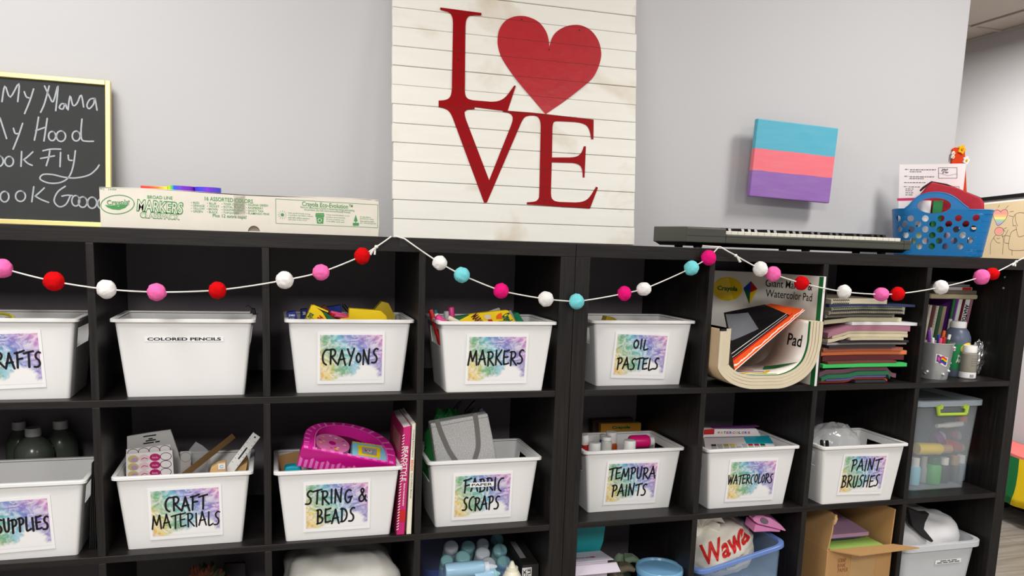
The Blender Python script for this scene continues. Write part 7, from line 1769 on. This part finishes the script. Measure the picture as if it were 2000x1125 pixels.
for ch in list(t.children):
    if ch.name.startswith('print') and 'rotated' not in ch.name: bpy.data.objects.remove(ch)
obj('lid_print', MB().slab(lambda u, v: (x0_ + .006 + (x1_ - x0_ - .03) * u, .10 + .10 * v, zt_ + .014 * (.04 + .10 * v) / .175 + .0002), 3, 3, .0004), 'grey_plastic', t, world=True)
pp('grey_card', 'grey card edge standing at the left of the blue glue bin', 'card', [q(76, 1130), q(76, 1062), q(172, 1060), q(176, 1130)], .03, .003, 'grey_card', z3) if False else None

# --- right unit, first column: teal folder, white carton, gloves, blue lidded tub
q = crop(1100, 790, 3.359)
mat('teal_card', (10, 132, 138), .5); mat('lilac_white', (214, 206, 220), .45); mat('glove_green', (118, 140, 118), .85); mat('glove_grey', (96, 88, 74), .85); mat('tub_blue', (70, 160, 226), .3); mat('lid_clear', (140, 196, 236), .25, alpha=.75); mat('brand_red', (190, 40, 70), .5)
P = outline([q(60, 990), q(60, 800), q(285, 800), q(272, 862), q(243, 950), q(230, 1000)], .13, None)
P = [Vector((max(p.x, .0415), p.y, p.z)) for p in P]; zlow = at(*q(90, 975), .13).z
P = [Vector((.0415, .13, z3)), Vector((.0415, .13, RZ2 - .02)), Vector((at(*q(285, 800), .13).x, .13, RZ2 - .02)), Vector((at(*q(262, 900), .13).x, .13, at(*q(262, 900), .13).z)), Vector((at(*q(243, 950), .13).x, .13, at(*q(243, 950), .13).z)), Vector((at(*q(243, 950), .13).x - .01, .13, z3))]
single('teal_folder', MB().prism(P, (0, .004, 0)), 'teal_card', 'large teal card folder standing behind the white carton in the lower cubby', 'folder', (.05, .13, z3))
# white cartons
a, b_ = at(*q(85, 1040), .035), at(*q(330, 1026), .035); c, d = at(*q(245, 945), .122), at(*q(70, 975), .122)
zt_ = a.z
t = thing('machine_carton', 'pale lilac carton with upside-down lettering in front of the teal folder', 'box', (.10, .04, z3))
x0_ = .042; x1_ = b_.x; 
lf = MB().slab(lambda u, v: Vector((x0_ + u * ((x1_ + (c.x - x1_) * v) - x0_), .035 + .085 * v, a.z + (d.z - a.z) * v + (1 - u) * .0)), 4, 4, .0015)
obj('top_flap', lf, 'lilac_white', t, world=True)
obj('carton', MB().prism([(x0_, .045, z3), (x0_, .045, a.z - .004), (x0_, .118, d.z - .004), (x0_, .118, z3)], (x1_ - .012 - x0_, 0, 0)), 'lilac_white', t, world=True, bevel=.001)
obj('front_flap', MB().slab(lambda u, v: Vector((x0_ + u * (x1_ + .012 - x0_), .012 + .03 * v, a.z - .026 + .014 * v)), 3, 3, .0015), 'lilac_white', t, world=True)
tilt_n = Vector((0, -(d.z - a.z), .085)).normalized()
def onflap(u, v): yy = .035 + .085 * v; return Vector((u, yy, a.z + (d.z - a.z) * v + .0019))
mb = MB(); text(mb, 'SINGER', Matrix.Identity(4), .062, .010, .03); mb.v = [onflap(at(*q(118, 990), .07).x - p.x, .40 - p.y / .095) for p in mb.v]; obj('lettering', mb, 'print_grey', t, world=True)
mb = MB(); disc(mb, (0, 0), .0075, 20, 1, Matrix.Identity(4)); mb.v = [onflap(at(*q(193, 985), .07).x + p.x, .40 + p.y / .11) for p in mb.v]; obj('red_badge', mb, 'brand_red', t, world=True)
# gloves
for lb, pts, y, m_ in (('grey-green work glove lying behind the blue lidded tub', [(330, 1005), (400, 990), (470, 1010), (495, 1040)], .165, 'glove_green'), ('brown-grey work glove lying in front of the green one', [(375, 1060), (420, 1050), (480, 1065), (505, 1080)], .085, 'glove_grey')):
    pa = [at(*q(*p), y) - Vector((.035 if y < .1 else .01, 0, 0)) for p in pts]; zc_ = sum(p.z for p in pa) / 4
    t = thing('work_glove', lb, 'glove', (pa[1].x, y, z3))
    zb_ = z3 if m_ == 'glove_grey' else z3
    h_ = zc_ - z3
    mb = MB(); mb.ell((pa[1].x + .008, y + .02, z3 + h_ * .5), (.036, .026, h_ * .5 + .008), 22, 16, lambda p_: 1 + .12 * noise.noise(p_ * 2.5))
    for p_ in mb.v: p_.z = max(p_.z, z3)
    obj('palm', mb, m_, t, world=True, smooth=60)
    for k in range(4):
        s0 = Vector((pa[1].x + .010 + .004 * k, y - .006 + .011 * k, zc_ - .004)); mb = MB().tube([s0, s0 + Vector((.022, -.004, .006 - .002 * k)), s0 + Vector((.042, -.006 + .002 * k, -.002 - .003 * k))], [.0105, .0095, .006], 10); obj('finger', mb, m_, t, world=True, smooth=60)
    s0 = Vector((pa[0].x + .01, y - .01, zc_ - .006)); obj('thumb', MB().tube([s0, s0 + Vector((-.01, -.016, .002)), s0 + Vector((-.006, -.032, -.002))], [.011, .010, .006], 10), m_, t, world=True, smooth=60)
pl_ = at(*q(632, 1060), .056); rl = (at(*q(770, 1060), .056).x - at(*q(493, 1060), .056).x) / 2
t = thing('lidded_tub', 'round blue plastic tub with a translucent lid in the lower cubby', 'tub', (pl_.x, .056, z3)); ht = pl_.z - z3
obj('tub', MB().lathe([(rl * .82, 0), (rl * .84, .004), (rl * .93, ht - .012), (rl * .90, ht - .008), (rl * .80, .008)], 40), 'tub_blue', t, smooth=40)
obj('lid', MB().lathe([(rl, ht - .016), (rl * 1.01, ht - .004), (rl * .97, ht), (rl * .90, ht - .001), (rl * .86, ht - .006), (0.001, ht - .006)], 44, None, False, False), 'lid_clear', t, smooth=40)
mat('sky_paint', (30, 150, 226), .4)
mb = MB(); rr = random.Random(4); mb.add([Vector((rl * (.55 + .25 * noise.noise(Vector((math.cos(a_), math.sin(a_), 3)))) * math.cos(a_), rl * (.5 + .3 * noise.noise(Vector((math.cos(a_) * 2, math.sin(a_) * 2, 7)))) * math.sin(a_), ht - .0075)) for a_ in [2 * math.pi * k / 40 for k in range(40)]], [list(range(40))])
obj('contents', mb, 'sky_paint', t)

# --- second column: clear blue bin with white bag and pink toy
q = crop(1350, 790, 3.358)
mat('bin_clear_blue', (170, 200, 236), .2, alpha=.2); mat('bin_rim_blue', (120, 156, 226), .25, alpha=.65); mat('bag_white', (240, 236, 222), .55, var=.04); mat('bag_red', (214, 34, 28), .5); mat('toy_pink', (240, 150, 204), .35); mat('toy_grey', (120, 110, 120), .5); mat('deep_blue', (34, 70, 180), .25, alpha=.8)
t = thing('clear_blue_bin', 'translucent blue bin holding a white carrier bag and pink toy', 'bin', (.566, .0, z3))
FL, FRt = at(*q(20, 1085), .012), at(*q(660, 872), .012)
# sits tilted on a second bin: right side high
tl = math.degrees(math.atan2(FRt.z - FL.z, FRt.x - FL.x)); tl = max(4, min(tl, 13))
MBIN = TR(.4035, .015, FL.z - .012) @ RYm(-tl)
bpy.data.objects.remove(t)
t = thing('clear_blue_bin', 'translucent blue bin tilted to the left, holding a white carrier bag and pink toy', 'bin', M=MBIN @ TR(.146, 0, -.10))
obj('body', tub(MB(), [0, .04, .5, 1.0], .235, .272, .26, .30, .022, .026, .105, .012, None, .002), 'bin_clear_blue', t, smooth=35)
obj('rim', rimring(.292, .318, .034, -.012 + .15, .103, .110, .011, .004), 'bin_rim_blue', t, smooth=35)
TBIN = MBIN @ TR(.146, 0, -.10)
# printed lines of the bag seen through the front
mb = MB(); text(mb, 'PLEASE RECYCLE THIS BAG', FR((.01, -.0105, .062), (1, 0, 0), (0, -.1, 1)), .11, .012, .03); text(mb, 'Thank you for Shopping. 20% Post-Consumer Product', FR((.0, -.0115, .082), (1, 0, 0), (0, -.1, 1)), .17, .007, .0)
tb_ = thing('carrier_bag', 'white knotted carrier bag with red lettering in the tilted blue bin', 'bag', M=TBIN @ TR(-.004, .140, .004) @ RZm(-26))
def bagf(p): return 1 + .10 * noise.noise(p * 2 + Vector((3, 8, 1))) + .05 * noise.noise(p * 5.5) + .03 * abs(noise.noise(p * 9))
bm = MB().ell((0, .0, .088), (.116, .112, .088), 60, 40, bagf)
for p in bm.v: p.z = max(p.z, .001); p.x = max(-.112, min(.112, p.x)) if p.z < .1 else p.x
obj('bag_body', bm, 'bag_white', tb_, smooth=35)
k0 = Vector((-.030, -.055, .165)); rr = random.Random(31)
mb = MB()
for a_, e_, L_ in ((200, 25, .062), (150, 45, .052), (15, 25, .068), (-30, -8, .060), (60, 50, .05), (250, -20, .05)):
    dv = Vector((math.cos(R(a_)) * math.cos(R(e_)), -abs(math.sin(R(a_))) * .4, math.sin(R(e_)))); sd_ = dv.cross(Vector((0, 1, .2))).normalized()
    pts = [k0 + dv * (L_ * f) + Vector((0, 0, .014 * math.sin(f * 3))) for f in (0, .25, .5, .75, 1)]
    rg = []
    for i, p in enumerate(pts):
        w_ = .006 + .016 * (i / 4); rg.append([p + sd_ * w_ + Vector((0, .002, 0)), p + Vector((0, -.006, .004)), p - sd_ * w_, p + Vector((0, .006, -.003))])
    mb.loft(rg)
obj('knot_ears', mb, 'bag_white', tb_, smooth=50)
mb = MB(); text(mb, 'Wawa', Matrix.Identity(4), .140, .056, .028); fine(mb, .006)
def onbag(p, off=.0012):
    ux = p.x / .116; uz = p.y / .088; rr2 = math.hypot(ux, uz)
    if rr2 > .93: ux *= .93 / rr2; uz *= .93 / rr2
    yy = -math.sqrt(1 - ux * ux - uz * uz); v_ = Vector((ux, yy, uz)).normalized(); k_ = bagf(v_)
    return Vector((v_.x * .116 * k_, v_.y * .112 * k_, .088 + v_.z * .088 * k_)) + v_ * off * 1.6
mb.v = [onbag(Vector((p.x + .030, p.y + p.x * .28 + .034, 0))) for p in mb.v]; obj('red_lettering', mb, 'bag_red', tb_)
mb2 = MB(); text(mb2, 'PLEASE RECYCLE THIS BAG', Matrix.Identity(4), .12, .011, .01); fine(mb2, .006); mb2.v = [onbag(Vector((p.x + .01, p.y + p.x * .3 - .034, 0))) for p in mb2.v]; obj('small_lettering', mb2, 'ink_black', tb_)
mb2 = MB(); text(mb2, 'Thank You For Shopping 20% Post-Consumer Product', Matrix.Identity(4), .15, .007); fine(mb2, .006); mb2.v = [onbag(Vector((p.x, p.y + p.x * .3 - .020, 0))) for p in mb2.v]; obj('small_lettering', mb2, 'ink_black', tb_)
td = single('white_cloth', MB().ell((0, 0, .0), (.026, .05, .066), 28, 20, lambda p: 1 + .08 * noise.noise(p * 2)), 'bag_white', 'white cloth under the pink toy in the tilted blue bin', 'cloth', None, smooth=60)
td.matrix_world = TBIN @ TR(.088, .19, .075); MW[td.name] = TBIN @ TR(.088, .19, .075)
pc_ = at(*q(510, 800), .036); 
t = thing('toy_case', 'pink plastic flip case with a grey oval window lying on the carrier bag', 'toy', tuple(pc_))
lp = [at(*q(*p), .036) - pc_ for p in ((404, 745), (425, 728), (470, 728), (520, 745), (590, 790), (622, 825), (618, 832), (560, 815), (500, 800), (440, 785), (412, 765))]
lp = [Vector((p.x, p.y, p.z)) for p in lp]
obj('lid', MB().prism(smooth_ if False else lp, (0, .055, .012)), 'toy_pink', t, bevel=.003, seg=3)
bp_ = [at(*q(*p), .040) - pc_ for p in ((430, 790), (500, 808), (595, 826), (590, 842), (520, 838), (415, 842))]
obj('base', MB().prism([Vector((p.x, p.y + .004, p.z)) for p in bp_], (0, .05, .008)), 'toy_pink', t, bevel=.003, seg=3)
wc = at(*q(480, 764), .034) - pc_; ov = [wc + Vector((.0125 * math.cos(a_) * 1.05, -.0012, .0085 * math.sin(a_) - .004 * math.cos(a_))) for a_ in [2 * math.pi * k / 28 for k in range(28)]]
obj('window', MB().prism(ov, (0, .003, 0)), 'toy_grey', t)
a, b_ = at(*q(330, 890), .02), at(*q(412, 838), .03)
# deep blue bin underneath at the right
t = thing('deep_blue_bin', 'deep blue plastic bin underneath the tilted bin', 'bin', (.575, .03, z3))
zt_ = at(*q(600, 1085), .03).z - z3 - .004
hcap = max(.03, min(zt_, (MBIN @ Vector((0, 0, -.102))).z - z3 - .022))
obj('body', tub(MB(), [0, .04, .5, 1.0], .24, .27, .24, .27, .03, .036, hcap, .012, None, .002), 'deep_blue', t, smooth=35)
obj('rim', rimring(.284, .284, .04, -.012 + .135, hcap - .006, hcap, .01, .003), 'deep_blue', t, smooth=35)
obj('lid', MB().loft([rrect(.268, .268, .036, 0, .123, hcap - .004), rrect(.262, .262, .036, 0, .123, hcap + .004), rrect(.2, .2, .036, 0, .123, hcap + .010)]), 'deep_blue', t, smooth=50)

# --- third column: open cardboard box
q = crop(1560, 790, 3.358)
m, nt, b, tc = shader('cardboard', .8)
fl = noise_out(nt, mapped(nt, tc.outputs['Object'], (120, 120, 6)), 1, 3); f2 = noise_out(nt, tc.outputs['Object'], 12, 3)
nt.links.new(mixc(nt, f2, mixc(nt, fl, (186, 142, 90), (206, 162, 108)), (196, 152, 98)), b.inputs['Base Color'])
mat('cardboard_edge', (206, 170, 120), .85, var=.15, scale=120); mat('pack_tape', (196, 158, 108), .2, spec=.7); mat('pencil_red', (150, 84, 70), .9); mat('paper_mauve', (182, 140, 172), .75); mat('paper_lime', (160, 196, 96), .75); mat('paper_navy', (70, 72, 130), .75); mat('paper_olive', (120, 130, 72), .75)
YX = .012
fl0, fr0 = at(*q(190, 945), YX), at(*q(612, 945), YX)
zf = at(*q(205, 960), YX).z; x0_, x1_ = max(fl0.x, .7465), min(fr0.x, 1.07); dpt = .30
t = thing('cardboard_box', 'open brown cardboard box with torn flaps, full of paper pads', 'box', ((x0_ + x1_) / 2, YX, z3))
obj('front', MB().bb(x0_, x1_, YX, YX + .004, z3, zf), 'cardboard', t, world=True)
obj('back', MB().bb(x0_, x1_, YX + dpt - .004, YX + dpt, z3, zf), 'cardboard', t, world=True)
obj('side', MB().bb(x0_, x0_ + .004, YX + .004, YX + dpt - .004, z3, zf), 'cardboard', t, world=True); obj('side', MB().bb(x1_ - .004, x1_, YX + .004, YX + dpt - .004, z3, zf), 'cardboard', t, world=True)
obj('bottom', MB().bb(x0_ + .004, x1_ - .004, YX + .004, YX + dpt - .004, z3 + .0002, z3 + .005), 'cardboard', t, world=True)
# flaps: left one up with a torn top, right one up, front one folded out to the right
lt = at(*q(245, 722), YX); ztl = min(lt.z, RZ2 - TH - .012); rt_ = at(*q(640, 690), YX); ztr = min(rt_.z, RZ2 - TH - .008)
rr = random.Random(13)
lfp = [(x0_ + .002, YX + .004, zf), (x0_ + .012, YX + .004, (zf + ztl) / 2), (x0_ + .016, YX + .006, ztl - .012), (x0_ + .019, YX + .012, ztl - .004), (x0_ + .020, YX + .03, ztl), (x0_ + .018, YX + .29, ztl - .002), (x0_ + .002, YX + .29, zf)]
obj('side_flap', MB().prism(lfp, (.004, 0, 0)), 'cardboard', t, world=True)
tr_ = [(x0_ + .016, YX + .004, ztl - .03)]
for k in range(9): tr_.append((x0_ + .016 + rr.uniform(-.001, .003), YX + .002 + rr.uniform(-.003, .003), ztl - .03 + .026 * (k + 1) / 9))
mb = MB()
for k in range(9): p = tr_[k]; mb.box((p[0] + .003, p[1] + .003, p[2] + .001), (.006 + rr.uniform(0, .003), .007, .006), Matrix.Rotation(rr.uniform(-.5, .5), 3, 'Y'))
obj('torn_edge', mb, 'cardboard_edge', t, world=True)
rfp = [(x1_ - .005, YX + .004, zf), (x1_ - .001, YX + .004, ztr), (x1_ - .001, YX + .29, ztr), (x1_ - .005, YX + .29, zf)]
obj('side_flap', MB().prism(rfp, (.004, 0, 0)), 'cardboard', t, world=True)
tip = at(*q(790, 945), -.035); low = at(*q(400, 995), -.060); 
a, b_, c, d = Vector((x0_ + .004, YX - .0005, zf + .0008)), Vector((x1_ + .002, YX - .0005, zf + .0008)), tip, low
ff = MB().slab(lambda u, v: a.lerp(b_, u).lerp(d.lerp(c, u), v), 10, 6, .0035)
obj('front_flap', ff, 'cardboard', t, world=True)
pt0, pt1 = at(*q(345, 1000), YX - .001), at(*q(490, 1125), YX - .001)
obj('tape_strip', MB().bb(pt0.x, pt1.x, YX - .0008, YX, z3 + .02, zf - .004), 'pack_tape', t, world=True)
mb = MB(); F_ = FR((0, YX - .0012, 0), (1, 0, 0), (0, 0, 1))
for s_, (x_, y_, w_, h_) in (('SCRAP', (282, 1022, 66, 24)), ('BOOK', (280, 1055, 62, 24)), ('PAPER', (288, 1085, 80, 26))):
    p = at(*q(x_, y_), YX); sc__ = (p - CAM).dot(RZ) / FPX / 3.358
    handwrite(mb, s_, FR((p.x, YX - .0008, p.z), (1, 0, 0), (0, 0, 1)), w_ * sc__, h_ * sc__, .0011)
obj('handwriting', mb, 'pencil_red', t, world=True, label='faint handwriting in pencil')
zz = z3 + .006; xa_, xb_ = x0_ + .022, x1_ - .012
hs_ = at(*q(300, 905), .06).z
for i, (th, lb, m_, ix0, ix1, yy, rz) in enumerate(((hs_ - zz - .02, 'thick stack of white paper at the bottom of the cardboard box', 'paper_white', 0, 0, .035, 0), (.008, 'pale pink paper pad under the lime green pad in the cardboard box', 'sticker_pale', .0, .02, .030, 0), (.010, 'lime green paper pad in the cardboard box', 'paper_lime', .0, .008, .026, 0), (.012, 'olive paper sheets below the mauve pad in the cardboard box', 'paper_olive', .02, .02, .09, 0), (.006, 'navy blue paper sheets below the mauve pad in the cardboard box', 'paper_navy', .004, .06, .065, 0), (.012, 'mauve paper pad on top of the pads in the cardboard box', 'paper_mauve', .006, .035, .06, 0))):
    loc = ((xa_ + xb_) / 2, yy, zz)
    def fnp(u, v, z_=zz, yy=yy, a=xa_ + ix0, b=xb_ - ix1, i=i): return Vector((a + (b - a) * u, yy + (YX + dpt - .01 - yy) * v, z_ + (.02 * v if i >= 3 else 0) + (.0 if i < 3 else 0)))
    single('paper_pad', MB().slab(fnp, 4, 4, th - .0006), m_, lb, 'pad', loc); zz += th
# --- fourth column: white translucent tub with fabric
q = crop(1740, 750, 3.0)
mat('tub_frost', (220, 224, 228), .4, alpha=.80, var=.02); mat('fabric_white', (238, 238, 240), .85, var=.03); mat('fabric_black', (24, 24, 26), .85)
YF = .008
l_, r_ = at(*q(75, 925), YF), at(*q(568, 905), YF); zt_ = (at(*q(320, 935), YF).z) - z3; wt = .318; xc = 1.0965 + wt / 2 + .003
t = thing('frosted_tub', 'frosted white plastic tub heaped with fabric, with a small printed strip', 'storage box', (xc, YF + .02, z3))
obj('body', tub(MB(), [0, .04, .5, 1.0], .262, .296, .27, .31, .03, .034, zt_ - .003, .014, None, .0022), 'tub_frost', t, smooth=35)
obj('rim', rimring(wt, .332, .04, -.014 + .155, zt_ - .012, zt_, .013, .006), 'tub_frost', t, smooth=35)
p0, p1 = at(*q(248, 1058), YF), at(*q(434, 1018), YF)
ps = at(*q(340, 1040), YF + .005)
F_ = FR((ps.x - xc, -.0125, ps.z - z3), (1, 0, 0), (0, -.04, 1)) @ RZm(0)
st_ = obj('sticker_strip', MB().bb(-.050, .050, -.0065, .0065, 0, .0004), 'card_white', t, M=F_)
mb = MB(); bars(mb, 'xxxxxxxx xxxx xxxxxxx', TR(0, .0028, .0006), .064, .0042); bars(mb, 'xxxxxxx xxxxxxx xxxxxxx xxxxxxx', TR(0, -.0026, .0006), .088, .0042); obj('lettering', mb, 'ink_black', st_)
hz = at(*q(250, 712), .14).z
mb = MB().ell((xc, .165, (z3 + hz) / 2 + .0), (.152, .14, (hz - z3) / 2), 56, 40, lambda p: .93 * (abs(p.x) ** 4 + abs(p.y) ** 4 + abs(p.z) ** 4) ** -.25 + .10 * noise.noise(p * 1.7 + Vector((9, 1, 4))) + .06 * noise.noise(p * 4.5) - .02)
for p in mb.v:
    f_ = max(0, min(1, (p.z - z3) / zt_)); lim = .125 + .017 * f_
    p.z = max(p.z, z3 + .004); p.x = max(xc - lim, min(xc + lim, p.x)); p.y = max(.036, min(.30, p.y)); p.z = min(p.z, RZ2 - TH - .01)
single('fabric_heap', mb, 'fabric_white', 'white folded fabric heaped in the frosted tub', 'fabric', (xc, .165, z3 + .004), smooth=60)
sp = [(90, 725), (130, 738), (160, 750), (205, 750), (165, 800), (150, 830), (188, 890), (175, 900), (140, 880), (88, 820)]
P = [at(*q(*p), .055) for p in sp]; P = [Vector((max(p.x, 1.102), p.y - .028 + (p.z - P[-1].z) * .35, p.z)) for p in P]
single('black_fabric', MB().prism(P, (0, .02, .004)), 'fabric_black', 'black fabric strap lying over the white fabric in the frosted tub', 'fabric', (P[0].x, .05, P[-2].z), bevel=.003)

# ================================================================ repeats carry a common group
GROUPS = {'storage_bin': 'white plastic storage bins', 'glue_bottle': 'glue bottles in the blue bin', 'marker': 'markers in the MARKERS bin', 'crayon_box': 'crayon boxes in the CRAYONS bin', 'pen': 'pens in the metal bucket', 'spiral_notebook': 'spiral notebooks in the paper stack', 'sketchbook': 'upright books on the upper shelf', 'clear_bottle': 'clear bottles behind the SUPPLIES bin', 'paint_tube': 'paint tubes in the blue basket', 'paper_sheet': 'coloured paper sheets in the stack', 'notebook': 'notebooks in the paper stack', 'pompom_garland': 'pompom garlands', 'sticker_sheet': 'round sticker sheets', 'cube_shelf': 'cube shelving units', 'wooden_block': 'wooden pieces in the CRAFT MATERIALS bin', 'paint_brush': 'brushes in the PAINT BRUSHES bin', 'work_glove': 'work gloves', 'tape_piece': 'pieces of clear tape', 'shelf_pin': 'shelf pins'}
for o in list(SC.objects):
    if o.parent is not None or o.get('group') or not o.get('label'): continue
    k = o.name.split('.')[0]; lb = o['label']
    if k == 'paint_bottle': o['group'] = 'paint bottles in the clear box' if 'clear box' in lb else ('paint bottles in the TEMPURA PAINTS bin' if 'TEMPURA' in lb or 'white' in lb and 'foil' not in lb and 'acrylic' not in lb else 'paint bottles on the upper shelf')
    elif k == 'book': o['group'] = 'beading books' if 'beading' in lb else ('flat books on the upright books' if 'flat stack' in lb else 'upright books on the upper shelf')
    elif k == 'paper_pad': o['group'] = 'pads in the cardboard box' if 'cardboard' in lb else 'pads in the paper stack'
    elif k == 'paper_sheet' and 'basket' in lb: pass
    elif k == 'pen' and 'upright books' in lb: pass
    elif k in GROUPS: o['group'] = GROUPS[k]
